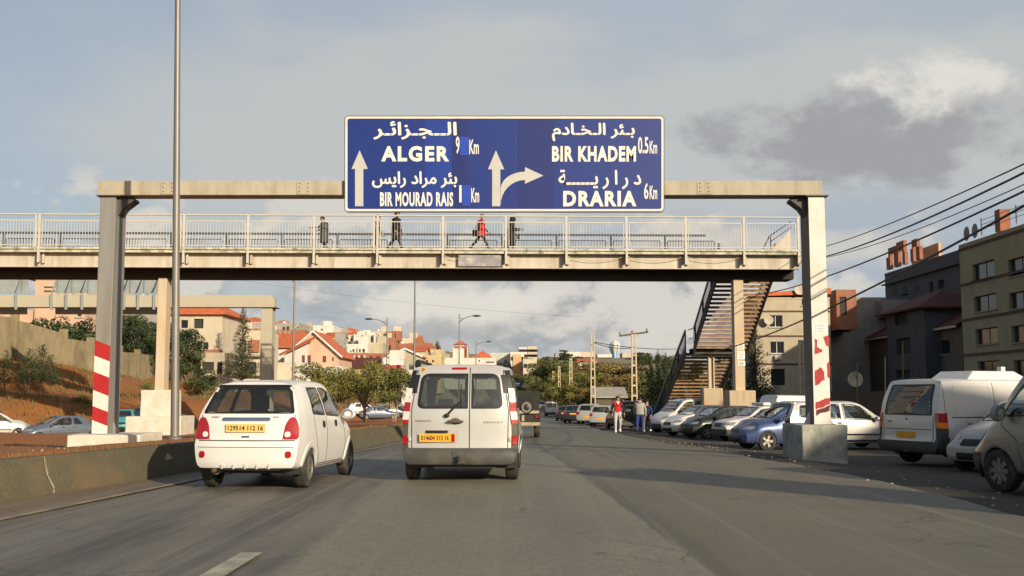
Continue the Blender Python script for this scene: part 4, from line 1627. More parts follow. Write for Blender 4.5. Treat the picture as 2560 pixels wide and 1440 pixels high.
    def seat(s, x, y, zf):
        b = MB()
        b.box(x - .24, x + .24, y, y + .5, zf, zf + .2)
        b.prism([(x - .24, y - .02, zf + .16), (x - .24, y + .12, zf + .16), (x - .24, y - .06, zf + .72), (x - .24, y - .17, zf + .72)], (.48, 0, 0))
        o = b.obj('seat', M_SEAT, s.root, bevel=.05)
        b = MB(); b.box(x - .13, x + .13, y - .19, y - .09, zf + .76, zf + .96); b.box(x - .06, x - .04, y - .15, y - .13, zf + .7, zf + .8); b.box(x + .04, x + .06, y - .15, y - .13, zf + .7, zf + .8)
        b.obj('headrest', M_SEAT, o, bevel=.04)
    def mirror(s, y, z, m=None, sz=(.09, .07, .075), out=.10):
        for sg in (1, -1):
            h, nn = s.hit('R' if sg > 0 else 'L', y, z)
            c_ = h + Vector((sg * (out + sz[0] * .5), 0, .03))
            b = MB(); b.sphere(c_, sz[0] * 1.15, sz[1], sz[2], 14, 10)
            b.bar(h - Vector((sg * .02, 0, 0)), c_ - Vector((0, 0, .03)), .04, .035)
            o = b.obj('mirror_shell', m or s.mp, s.root, smooth=60)
            b = MB(); b.lathe([(.001, 0), (1, 0)], 16, 'Y', cap=False)
            b.v = [Vector((p.x * sz[0] * .92, 0, p.z * sz[2] * .85)) + c_ - Vector((0, sz[1] * .80 + .004, 0)) for p in b.v]
            b.f = [tuple(range(16, 32))]
            b2 = MB(); b2.v = b.v; b2.f = b.f
            b2.obj('mirror_glass', M_CHROME, o)
    def plate(s, mode, x0, x1, z0, z1, txt, m, off=.02, red=False):
        sg = -1 if mode == 'B' else 1
        h0, _ = s.hit(mode, (x0 + x1) / 2, (z0 + z1) / 2)
        y = h0.y + sg * off
        b = MB(); b.box(x0, x1, min(y, y - sg * .012), max(y, y - sg * .012), z0, z1)
        o = b.obj('number_plate', m, s.root)
        if red:
            b = MB(); b.box(x1 - .055, x1 - .004, min(y + sg * .001, y + sg * .004), max(y + sg * .001, y + sg * .004), z0 + .005, z1 - .005)
            b.obj('red_band', M_REDL, o)
        t = text_mesh('plate_number', txt, M_PLINK, 1, 1, 1.0, .02, .02)
        w = x1 - x0
        fit(t, x0 + w * .05, x1 - w * (.17 if red else .05), z0 + (z1 - z0) * .2, z1 - (z1 - z0) * .2)
        t.v = [Vector((p.x if sg < 0 else -p.x + x0 + x1, y + sg * (.003 + p.z * .05), p.y)) for p in t.v]
        t.obj('plate_number', M_PLINK, o, fix=False)
        return o
    def badge(s, name, mode, txt, x0, x1, z0, z1, m=None):
        sg = -1 if mode == 'B' else 1
        t = text_mesh(name, txt, m, 1, 1, 1.15, .02, .02)
        fit(t, x0, x1, z0, z1)
        h, _ = s.hit(mode, (x0 + x1) / 2, (z0 + z1) / 2)
        v = []
        for p in t.v:
            hh, _ = s.hit(mode, p.x, p.y)
            v.append(Vector((p.x, hh.y + sg * (.006 + p.z * .2), p.y)))
        t.v = v
        return t.obj(name, m or M_CHROME, s.root, fix=False)

def place(root, X, Y, heading, z=None, label=None, scale=1.0, group=None, tilt=0.0):
    """heading: angle of the car's nose, clockwise from straight ahead, degrees"""
    root.location = (X, Y, gz(X, Y) if z is None else z)
    root.rotation_euler = (tilt, 0, -radians(heading))
    root.scale = (scale,) * 3
    if label: root['label'] = label
    root['category'] = root.get('category', 'car')
    if group: root['group'] = group
    return root
def recolor(root, m):
    def rec(o):
        if o.type == 'MESH' and o.name.split('.')[0] in PAINTED:
            for sl in o.material_slots:
                sl.link = 'OBJECT'
                sl.material = m
        for ch in o.children:
            rec(ch)
    rec(root)
    return root

# ---- small white hatchback ahead on the left
def white_hatch():
    L = 3.55
    top = [(-1.775, 1.45), (-1.2, 1.475), (-.6, 1.49), (0, 1.485), (.35, 1.43), (.75, 1.20), (1.05, .985), (1.25, .93), (1.55, .83), (1.72, .72), (1.775, .62)]
    belt = [(-1.775, 1.0), (-.6, .96), (.4, .91), (1.0, .86), (1.5, .76), (1.775, .58)]
    bot = [(-1.775, .30), (-1.4, .24), (1.5, .22), (1.775, .26)]
    rear = [(.22, .10), (.32, .02), (.45, .0), (.62, .0), (.655, .015), (.68, .05), (.96, .09), (1.02, .12), (1.40, .40), (1.5, .52)]
    front = [(.2, .05), (.35, 0), (.5, .0), (.7, .1), (.9, .2)]
    c_ = Car('small_hatchback', L, .75, top, belt, bot, rear, front, .735, bow_r=.10, lr=1.0)
    c_.window('rear_window', 'B', [(-.635, 1.02), (.635, 1.02), (.515, 1.41), (-.515, 1.41)], r=.04, g=G_CAR)
    c_.window('windscreen', 'F', [(-.60, .99), (.60, .99), (.47, 1.38), (-.47, 1.38)], r=.06)
    c_.both('side_window', [(-.98, 1.0), (-.35, .975), (-.35, 1.38), (-.86, 1.38)], r=.05, seal=.03)
    c_.both('side_window', [(-.27, .972), (.62, .935), (.30, 1.31), (.02, 1.375), (-.27, 1.38)], r=.05, seal=.03)
    c_.wheels((-1.13, 1.22), .275, .17, arch=.325)
    for sg in (1, -1):
        l = c_.patch('tail_lamp', 'B', [(sg * .50, .675), (sg * .712, .675), (sg * .703, .86), (sg * .66, .965), (sg * .59, .975), (sg * .53, .88)], M_REDL, .012, .02, r=.05)
        c_.patch('reverse_lens', 'B', [(sg * .525, .70), (sg * .60, .70), (sg * .60, .78), (sg * .525, .78)], M_CLRL, .028, .01, r=.038, parent=l)
        c_.patch('reflector', 'B', [(sg * .55, .435), (sg * .63, .435), (sg * .63, .525), (sg * .55, .525)], M_REDL, .012, .02, r=.04)
        c_.patch('headlamp', 'F', [(sg * .40, .62), (sg * .62, .64), (sg * .62, .74), (sg * .42, .72)], M_HEADL, .01, .02, r=.05)
    c_.strip('bumper_gap', 'B', [(-.72, .662), (.72, .662)], .013, M_SEAM)
    c_.strip('bumper_crease', 'B', [(-.72, .575), (.72, .575)], .008, M_SEAM, .002)
    c_.strip('tailgate_gap', 'B', [(-.50, .67), (-.645, .98), (-.645, 1.0)], .009, M_SEAM)
    c_.strip('tailgate_gap', 'B', [(.50, .67), (.645, .98), (.645, 1.0)], .009, M_SEAM)
    c_.patch('handle_bar', 'B', [(-.33, .925), (.33, .925), (.33, .965), (-.33, .965)], M_CHROME, .018, .02, r=.02)
    c_.plate('B', -.27, .27, .775, .885, '129514 112 16', M_PLATEY, .03)
    c_.badge('maker_badge', 'B', 'CHERY', -.50, -.38, .968, .984, M_STEEL)
    c_.badge('model_badge', 'B', 'QQ', .36, .43, .966, .986, M_STEEL)
    c_.patch('emblem', 'B', [(-.055, .70), (.055, .70), (.055, .722), (-.055, .722)], M_CHROME, .008, .006, r=.011)
    c_.patch('brake_light', 'B', [(-.09, 1.065), (.09, 1.065), (.09, 1.095), (-.09, 1.095)], M_REDL, -.06, .02, r=.008)
    for sg, md in ((1, 'R'), (-1, 'L')):
        for y in (-.52, .18):
            c_.patch('door_handle', md, [(y, .80), (y + .11, .80), (y + .11, .90), (y, .90)], M_SEAL, .012, .015, r=.05)
        c_.strip('door_gap', md, [(-.95, .98), (-.88, .70), (-.76, .45), (-.70, .30), (.72, .29), (.80, .55), (.72, .93)], .009, M_SEAM)
        c_.strip('door_gap', md, [(-.31, .97), (-.28, .29)], .009, M_SEAM)
        c_.patch('side_marker', md, [(.98, .70), (1.04, .70), (1.04, .725), (.98, .725)], M_ORGL, .008, .01, r=.01)
        c_.strip('sill', md, [(-.75, .255), (.85, .245)], .05, M_SEAM, .002)
    c_.mirror(.62, .95, sz=(.105, .07, .085), out=.09)
    for k in range(5):
        x = -.32 + k * .16
        c_.patch('diffuser_rib', 'B', [(x, .30), (x + .035, .30), (x + .055, .355), (x + .02, .355)], M_WHITEC, .025, .03, r=.008)
    b = MB(); b.tube([(-.42, -1.60, .27), (-.42, -1.73, .27)], .03, 10)
    b.tube([(-.48, -1.2, .29), (-.46, -1.55, .28)], .085, 12)
    b.obj('exhaust', mat('rusty exhaust', (.16, .12, .09), .6, .3, 8, 0, .6), c_.root, smooth=40)
    r = c_.finish(seats=.05)
    b = MB(); b.box(-.55, .55, -1.3, .9, .2, .26)
    b.obj('underbody', M_RIMD, r)
    return r
place(white_hatch(), -3.60, 17.16, 5.0, 0, 'small white hatchback with yellow plate driving in the left lane', 1.05)

# ---- silver panel van straight ahead (also parked in white)
def kangoo(mp, name='compact_van', plate=True):
    L = 4.22
    top = [(-2.11, 1.80), (-1.6, 1.815), (-.6, 1.82), (.3, 1.80), (.62, 1.72), (1.0, 1.42), (1.35, 1.13), (1.55, 1.05), (1.85, .94), (2.04, .80), (2.11, .66)]
    belt = [(-2.11, 1.08), (0, 1.06), (1.0, 1.0), (1.6, .92), (2.11, .60)]
    bot = [(-2.11, .30), (-1.8, .27), (1.8, .23), (2.11, .27)]
    rear = [(.25, .05), (.34, .0), (.48, .0), (.52, .055), (1.0, .065), (1.3, .10), (1.65, .19), (1.8, .30)]
    front = [(.2, .06), (.35, 0), (.6, .02), (.9, .14), (1.1, .25)]
    c_ = Car(name, L, .905, top, belt, bot, rear, front, .845, bow_r=.075, lr=.7, mp=mp,
             plan=[(-2.11, .97), (-1.8, .99), (0, 1.0), (1.2, 1.0), (1.7, .97), (1.95, .90), (2.11, .82)])
    c_.window('rear_window', 'B', [(-.665, 1.125), (.125, 1.125), (.125, 1.665), (-.60, 1.665)], r=[.11, .015, .015, .13], g=G_TINT, seal=.05)
    c_.window('rear_window', 'B', [(.175, 1.125), (.665, 1.125), (.60, 1.665), (.175, 1.665)], r=[.015, .11, .13, .015], g=G_TINT, seal=.05)
    c_.window('windscreen', 'F', [(-.74, 1.14), (.74, 1.14), (.63, 1.66), (-.63, 1.66)], r=.08)
    c_.both('side_window', [(.12, 1.11), (1.18, 1.06), (.68, 1.58), (.50, 1.66), (.12, 1.67)], r=.06, seal=.03)
    c_.both('side_window', [(-.95, 1.12), (.02, 1.11), (.02, 1.67), (-.95, 1.66)], r=.07, seal=.03)
    c_.both('quarter_window', [(-1.72, 1.14), (-1.05, 1.12), (-1.05, 1.66), (-1.66, 1.64)], r=.07, seal=.03, g=G_TINT)
    c_.wheels((-1.33, 1.37), .305, .20, arch=.36)
    c_.region('bumper', lambda p, n: p.y < -1.86 and .26 < p.z < .505, .022, M_PLAS)
    c_.region('bumper', lambda p, n: p.y > 1.72 and .2 < p.z < .50, .02, M_PLAS)
    for sg, md in ((1, 'R'), (-1, 'L')):
        c_.region('corner_cladding', lambda p, n, sg=sg: p.y < -1.80 and sg * p.x > .80 and .50 < p.z < 1.02, .008, M_PLAS)
        c_.region('pillar_trim', lambda p, n, sg=sg: p.y < -1.72 and sg * p.x > .66 and 1.36 < p.z < 1.72, .006, M_SEAL)
        l = c_.region('tail_lamp', lambda p, n, sg=sg: p.y < -1.83 and sg * p.x > .765 and .92 < p.z < 1.40, .024, M_REDL)
        c_.region('reverse_lens', lambda p, n, sg=sg: p.y < -1.84 and sg * p.x > .775 and .93 < p.z < 1.09, .029, M_CLRL, l)
        c_.region('indicator_lens', lambda p, n, sg=sg: p.y < -1.84 and sg * p.x > .775 and 1.24 < p.z < 1.41, .029, M_CLRL, l)
        c_.patch('reflector', 'B', [(sg * .80, .58), (sg * .872, .58), (sg * .872, .72), (sg * .80, .72)], M_REDL, .03, .03, r=.015)
        c_.patch('headlamp', 'F', [(sg * .46, .72), (sg * .78, .74), (sg * .74, .96), (sg * .5, .86)], M_HEADL, .012, .02, r=.06)
        for z in (.66, 1.29):
            h, nn = c_.hit('B', sg * .765, z)
            b = MB(); b.cbox(h + nn * .012 + Vector((0, 0, 0)), .045, .035, .06)
            b.obj('hinge', mp, c_.root, bevel=.008)
        c_.strip('door_gap', md, [(.08, 1.09), (.06, .40), (.10, .29), (.95, .28), (1.02, .55), (1.2, .8), (1.22, 1.04)], .01, M_SEAM)
        c_.strip('door_gap', md, [(-1.02, 1.10), (-1.0, .32)], .01, M_SEAM)
        c_.strip('side_rail', md, [(-1.0, 1.0), (.05, 1.0)], .02, M_SEAL)
        c_.strip('side_molding', md, [(-.9, .62), (.95, .60)], .09, M_PLAS, .012)
        for y in (-.12, .2):
            c_.patch('door_handle', md, [(y, .90), (y + .14, .90), (y + .14, .96), (y, .96)], M_SEAL, .02, .02, r=.02)
        b = MB()
        for q in ((-1.55, .62),):
            x = sg * .70
            b.tube([(x, q[0], 1.79), (x, q[0] + .12, 1.87), (x, q[1] - .12, 1.87), (x, q[1], 1.76)], .028, 8)
        b.sphere((sg * .70, -1.56, 1.82), .05, .17, .075, 10, 8)
        b.obj('roof_rail', M_SEAL, c_.root, smooth=60)
    c_.strip('door_split', 'B', [(.15, .515), (.15, 1.80)], .014, M_SEAM, .004)
    for (a, q) in (((-.735, .52), (.735, .52)),):
        c_.strip('door_edge', 'B', [a, q], .016, M_SEAM, .004)
    c_.strip('door_edge', 'B', [(-.735, .53), (-.745, 1.1), (-.66, 1.72)], .012, M_SEAM, .004)
    c_.strip('door_edge', 'B', [(.735, .53), (.745, 1.1), (.66, 1.72)], .012, M_SEAM, .004)
    c_.patch('brake_light', 'B', [(-.135, 1.725), (.10, 1.725), (.10, 1.755), (-.135, 1.755)], M_REDL, .012, .015, r=.014)
    if plate:
        rc = c_.patch('plate_recess', 'B', [(-.66, .60), (-.02, .60), (-.02, .80), (-.66, .80)], mat('recess shade paint', (.33, .325, .31), .5), .005, .012, r=.05)
        c_.patch('plate_light', 'B', [(-.52, .755), (-.18, .755), (-.18, .795), (-.52, .795)], M_SEAL, .022, .02, r=.012)
        c_.plate('B', -.615, -.07, .62, .745, '014604 315 16', M_PLATEO, .035, red=True)
        c_.badge('model_badge', 'B', 'KANGOO', -.68, -.44, .925, .955)
        c_.badge('maker_badge', 'B', 'RENAULT', .37, .67, .905, .935)
        st = c_.patch('sticker', 'B', [(-.615, 1.69), (-.545, 1.69), (-.545, 1.755), (-.615, 1.755)], M_PLATEO, .005, .006, r=.004)
        t = text_mesh('sticker_letter', 'P', M_PLINK, 1, 1, 1, .02, .02)
        fit(t, -.60, -.562, 1.70, 1.746)
        t.v = [Vector((p.x, c_.hit('B', p.x, p.y)[0].y - .009 - p.z * .1, p.y)) for p in t.v]
        t.obj('sticker_letter', M_PLINK, st, fix=False)
        h, nn = c_.hit('B', -.06, .935)
        b = MB(); b.tube([(-.19, h.y - .05, .93), (-.12, h.y - .055, .932), (0, h.y - .055, .932), (.06, h.y - .05, .93)], [.016, .024, .024, .014], 8)
        b.sphere((-.065, h.y - .01, .935), .075, .03, .05, 14, 8)
        b.obj('door_handle', M_PLAS, c_.root, smooth=60)
        p0, p1 = c_.hit('B', -.20, 1.02)[0], c_.hit('B', .03, 1.26)[0]
        b = MB(); b.sphere(p0 + Vector((0, -.03, 0)), .045, .03, .03, 12, 8); b.tube([p0 + Vector((0, -.045, 0)), p1 + Vector((0, -.04, 0))], [.018, .009], 6)
        q = c_.hit('B', .02, 1.50)[0]
        b.tube([p1 + Vector((0, -.035, -.12)), p1 + Vector((0, -.03, 0)), q + Vector((0, -.02, 0))], .010, 6)
        b.obj('wiper', M_SEAL, c_.root, smooth=50)
        b = MB(); b.box(-.03, .06, -2.16, -1.9, .33, .41); b.tube([(.015, -2.12, .36), (.015, -2.24, .34), (.015, -2.25, .40)], .018, 8); b.sphere((.015, -2.25, .415), .028); b.box(-.06, .10, -2.145, -2.12, .30, .35)
        b.box(-.10, -.035, -2.145, -2.11, .33, .47)
        b.obj('tow_hook', M_STEEL, c_.root, smooth=40)
    c_.mirror(1.02, 1.08, M_SEAL, sz=(.10, .08, .12), out=.10)
    r = c_.finish(seats=.32, bench=plate is False)
    b = MB(); b.box(-.7, .7, -1.7, 1.2, .22, .30); b.box(-.75, .75, -1.38, -1.28, .24, .34)
    b.obj('underbody', M_RIMD, r)
    return r
kg = kangoo(M_SILV)
kg['category'] = 'van'
place(kg, -.755, 18.72, 1.3, 0, 'silver compact van with two rear doors and orange plate in the middle lane', 1.0)

# ---- generic passenger cars
def hatchback(mp, name='hatchback', L=3.9, H=1.44, hw=.83, tail='hatch', grille=True):
    e = L / 2
    if tail == 'hatch':
        top = [(-e, H - .04), (-e + .5, H - .015), (-.3, H), (.15, H - .02), (.45, H - .12), (.95, H - .40), (1.2, .985), (1.45, .92), (e - .15, .76), (e, .62)]
        rear = [(.2, .06), (.34, 0), (.6, 0), (.7, .06), (.95, .10), (H - .08, .48), (H, .6)]
        lr = 1.0
        rwz = (.98, H - .10)
    else:
        top = [(-e, .93), (-e + .2, .985), (-e + .62, 1.02), (-e + 1.15, H - .06), (-e + 1.6, H), (.1, H), (.4, H - .09), (.95, H - .38), (1.25, .97), (1.5, .91), (e - .15, .76), (e, .62)]
        rear = [(.2, .05), (.34, 0), (.6, 0), (.8, .05), (1.0, .12)]
        lr = .5
        rwz = (1.04, H - .10)
    belt = [(-e, .93 if tail == 'hatch' else .86), (-.4, .90), (.9, .86), (1.4, .80), (e, .56)]
    bot = [(-e, .30), (-e + .3, .22), (e - .3, .2), (e, .24)]
    front = [(.2, .06), (.32, 0), (.5, 0), (.7, .08), (.9, .2)]
    c_ = Car(name, L, hw, top, belt, bot, rear, front, .78, bow_r=.10, bow_f=.22, lr=lr, NS=64, mp=mp, ncap=16)
    ws = hw * .74
    c_.window('windscreen', 'F', [(-ws, 1.0), (ws, 1.0), (ws - .11, H - .08), (-ws + .11, H - .08)], r=.06)
    c_.window('rear_window', 'B', [(-ws, rwz[0]), (ws, rwz[0]), (ws - .12, rwz[1]), (-ws + .12, rwz[1])], r=.06)
    if tail == 'hatch':
        c_.both('side_window', [(-1.15, .985), (-.42, .94), (-.42, H - .10), (-.95, H - .12)], r=.06, seal=.03)
        c_.both('side_window', [(-.34, .94), (.82, .90), (.30, H - .16), (.05, H - .10), (-.34, H - .09)], r=.06, seal=.03)
    else:
        c_.both('side_window', [(-1.0, .97), (-.42, .95), (-.42, H - .09), (-.70, H - .11)], r=.06, seal=.03)
        c_.both('side_window', [(-.34, .95), (.84, .91), (.32, H - .16), (.05, H - .09), (-.34, H - .08)], r=.06, seal=.03)
    c_.wheels((-e + .72, e - .78), .295, .19, arch=.35)
    for sg, md in ((1, 'R'), (-1, 'L')):
        c_.patch('headlamp', 'F', [(sg * hw * .46, .63), (sg * hw * .84, .65), (sg * hw * .82, .76), (sg * hw * .5, .73)], M_HEADL, .012, .02, r=.05)
        c_.patch('tail_lamp', 'B', [(sg * hw * .66, .70), (sg * hw * .93, .70), (sg * hw * .91, .92), (sg * hw * .68, .90)], M_REDL, .02, .03, r=.05)
        c_.strip('door_gap', md, [(-.38, .93), (-.36, .28)], .009, M_SEAM)
        c_.strip('door_gap', md, [(.86, .89), (.84, .5), (.72, .27), (-.85, .27), (-1.0, .6), (-1.1, .92)], .009, M_SEAM)
        c_.strip('side_molding', md, [(-.85, .52), (.88, .50)], .05, M_PLAS, .010)
        for y in (-.58, .06):
            c_.patch('door_handle', md, [(y, .80), (y + .14, .80), (y + .14, .85), (y, .85)], M_SEAL, .014, .015, r=.02)
    c_.strip('bumper_gap', 'B', [(-hw * .93, .62), (hw * .93, .62)], .012, M_SEAM)
    c_.patch('grille', 'F', [(-.34, .53), (.34, .53), (.30, .66), (-.30, .66)], M_SEAL, .010, .02, r=.03)
    c_.patch('air_intake', 'F', [(-.42, .26), (.42, .26), (.45, .40), (-.45, .40)], M_SEAL, .008, .02, r=.04)
    c_.plate('B', -.25, .25, .66, .77, '', M_PLATEO, .02) if False else c_.patch('number_plate', 'B', [(-.25, .50 if tail == 'hatch' else .70), (.25, .50 if tail == 'hatch' else .70), (.25, .61 if tail == 'hatch' else .81), (-.25, .61 if tail == 'hatch' else .81)], M_PLATEO, .012, .012, r=.006)
    c_.mirror(.80, .92, None, sz=(.10, .07, .075))
    return c_.finish(seats=.05)
hb = hatchback(paint('silver grey paint', (.42, .42, .41), .3))
hb['category'] = 'car'
place(hb, P(1508, 1040, 76).x, 76, 10, None, 'silver hatchback with orange plate parked behind the man in red', 1.0, 'cars parked along the road')
sd = hatchback(paint('black blue paint', (.025, .027, .04), .2), 'sedan', 4.35, 1.43, .85, 'sedan')
sd['category'] = 'car'
place(sd, P(1441, 1040, 88).x, 88, 11, None, 'dark sedan parked beyond the silver hatchback', 1.0, 'cars parked along the road')

def car_copy(src, mp, X, Y, hd, label, scale=1.0, group='parked cars', z=None):
    c_ = copy_tree(src)
    recolor(c_, mp)
    return place(c_, X, Y, hd, z, label, scale, group)
PB = paint('metallic blue paint', (.055, .085, .19), .35)
PW = paint('plain white paint', (.60, .59, .57), 0)
PK = paint('black green paint', (.022, .026, .024), .2)
PS = paint('pale silver paint', (.52, .51, .49), .3)
PG = paint('steel blue grey paint', (.12, .145, .19), .35)
PT = paint('teal paint', (.05, .30, .33), .1)
PC = paint('grey beige paint', (.40, .385, .35), .3)
def atpx(px, Y):
    return P(px, 1050, Y).x
GR = 'cars parked on the dirt lot'
car_copy(hb, PB, atpx(1985, 34) , 34.4, 258, 'metallic blue hatchback parked nose out beside the concrete footing', 1.0, GR)
car_copy(hb, PK, atpx(1812, 47.5), 48.0, 252, 'black hatchback parked between two white vehicles', 1.0, GR)
car_copy(hb, PW, atpx(1765, 51), 52.0, 248, 'white hatchback parked just before the stair foot', 1.02, GR)
vw = kangoo(PW, 'compact_van', plate=False)
vw['category'] = 'van'
place(vw, atpx(1722, 58), 58.5, 246, None, 'white compact van parked nose out at the stair foot', 1.0, GR)
car_copy(sd, PK, atpx(1418, 98), 98, 11, 'small dark car parked beyond the dark sedan', .95, 'cars parked along the road')
car_copy(hb, PC, atpx(1478, 82), 82.5, 11, 'grey beige car parked between the sedan and the silver hatchback', 1.06, 'cars parked along the road')

# ---- large white van with roof unit, parked rear towards the road
def cargo_van():
    L = 4.66
    top = [(-2.33, 1.87), (-1.8, 1.885), (.6, 1.89), (1.0, 1.84), (1.3, 1.62), (1.7, 1.22), (1.9, 1.10), (2.15, .98), (2.33, .72)]
    belt = [(-2.33, 1.06), (1.0, 1.04), (1.9, .95), (2.33, .62)]
    bot = [(-2.33, .32), (-2.0, .27), (2.0, .24), (2.33, .28)]
    rear = [(.25, .05), (.36, 0), (.52, 0), (.56, .05), (1.05, .07), (1.4, .13), (1.8, .30), (1.9, .38)]
    front = [(.2, .06), (.35, 0), (.7, .03), (1.1, .25)]
    c_ = Car('cargo_van', L, .95, top, belt, bot, rear, front, .86, bow_r=.07, lr=.8, mp=PW,
             plan=[(-2.33, .965), (-2.0, .99), (0, 1), (1.4, 1), (1.9, .96), (2.2, .88), (2.33, .82)])
    c_.window('rear_window', 'B', [(-.73, 1.09), (.73, 1.09), (.66, 1.76), (-.66, 1.76)], r=.06, g=G_TINT, seal=.06)
    c_.window('windscreen', 'F', [(-.78, 1.2), (.78, 1.2), (.68, 1.74), (-.68, 1.74)], r=.08)
    c_.both('side_window', [(.62, 1.09), (1.66, 1.06), (1.22, 1.55), (1.0, 1.70), (.62, 1.72)], r=.06, seal=.03)
    c_.wheels((-1.42, 1.58), .32, .21, arch=.38)
    c_.region('bumper', lambda p, n: p.y < -2.02 and .26 < p.z < .52, .022, M_PLAS)
    for sg, md in ((1, 'R'), (-1, 'L')):
        l = c_.region('tail_lamp', lambda p, n, sg=sg: p.y < -2.0 and sg * p.x > .83 and .84 < p.z < 1.16, .018, M_REDL)
        c_.region('indicator_lens', lambda p, n, sg=sg: p.y < -2.0 and sg * p.x > .84 and .84 < p.z < .95, .022, M_ORGL, l)
        c_.region('corner_cladding', lambda p, n, sg=sg: p.y < -1.98 and sg * p.x > .80 and .50 < p.z < .84, .012, M_PLAS)
        c_.region('side_cladding', lambda p, n, sg=sg: sg * p.x > .80 and .25 < p.z < .42 and -1.0 < p.y < 1.15, .012, M_PLAS)
        for (a, q) in ((-1.75, -.72), (-.58, .45)):
            s_ = [(a, 1.16), (q, 1.16), (q, 1.72), (a, 1.72)]
            o = rounded(s_, .05, 3)
            cc = sum(o, Vector((0, 0))) / len(o)
            c_.ring('pressed_panel', md, o, [p + (cc - p).normalized() * .022 for p in o], PW, .008)
        c_.strip('slide_rail', md, [(-1.85, 1.05), (-.62, 1.05)], .022, M_SEAL)
        c_.strip('door_gap', md, [(-.62, 1.80), (-.62, .40)], .012, M_SEAM)
        c_.strip('door_gap', md, [(.52, 1.80), (.52, .40)], .012, M_SEAM)
        c_.strip('door_gap', md, [(-2.0, 1.80), (-2.02, 1.08)], .010, M_SEAM)
        c_.patch('headlamp', 'F', [(sg * .46, .66), (sg * .82, .68), (sg * .78, .86), (sg * .5, .80)], M_HEADL, .012, .02, r=.05)
    c_.patch('number_plate', 'B', [(-.30, .60), (.26, .60), (.26, .74), (-.30, .74)], M_PLATEO, .02, .02, r=.01)
    c_.strip('tailgate_gap', 'B', [(-.75, .54), (-.76, 1.06)], .012, M_SEAM); c_.strip('tailgate_gap', 'B', [(.75, .54), (.76, 1.06)], .012, M_SEAM)
    c_.strip('plate_ledge', 'B', [(-.72, .79), (.72, .79)], .014, M_SEAM)
    c_.badge('maker_badge', 'B', 'o', -.03, .03, .985, 1.03, M_STEEL)
    c_.badge('model_badge', 'B', 'Vito', -.62, -.46, .93, .97, M_STEEL)
    c_.mirror(1.5, 1.1, M_SEAL, sz=(.10, .08, .14))
    M_DUST = mat('dried mud streaks', (.10, .10, .10), .9)
    for (x0, x1, z) in ((-.45, .25, 1.60), (-.1, .45, 1.49), (-.25, .2, 1.47), (.1, .6, 1.42), (-.62, -.4, 1.40)):
        c_.strip('grime_streak', 'B', [(x0, z), (x1, z + .005)], .022, M_DUST, .006, thick=.003)
    r = c_.finish(seats=1.0, bench=False)
    return r
vt = cargo_van()
vt['category'] = 'van'
place(vt, 10.75, 24.7, 68, -.2, 'large white cargo van with a roof unit and dusty rear window', 1.0, GR)
ru = MB()
ru.prism([(-.95, -.62, 0), (.95, -.62, 0), (.62, -.50, .17), (-.78, -.50, .17)], (0, 0.001, 0)) if False else None
def roof_unit():
    b = MB()
    lo = [(-.58, -1.05), (.58, -1.05), (.58, .75), (-.58, .75)]
    hi = [(-.50, -.80), (.50, -.80), (.50, .40), (-.50, .40)]
    i = len(b.v)
    b.v += [Vector((x, y, 1.872)) for x, y in lo] + [Vector((x, y, 2.06)) for x, y in hi]
    b.f += [(3, 2, 1, 0), (4, 5, 6, 7)] + [(k, (k + 1) % 4, 4 + (k + 1) % 4, 4 + k) for k in range(4)]
    b.obj('roof_unit', PW, vt, bevel=.03)
    b = MB(); b.box(.3, .42, .1, .22, 2.062, 2.16)
    b.obj('roof_vent', PW, vt)
roof_unit()

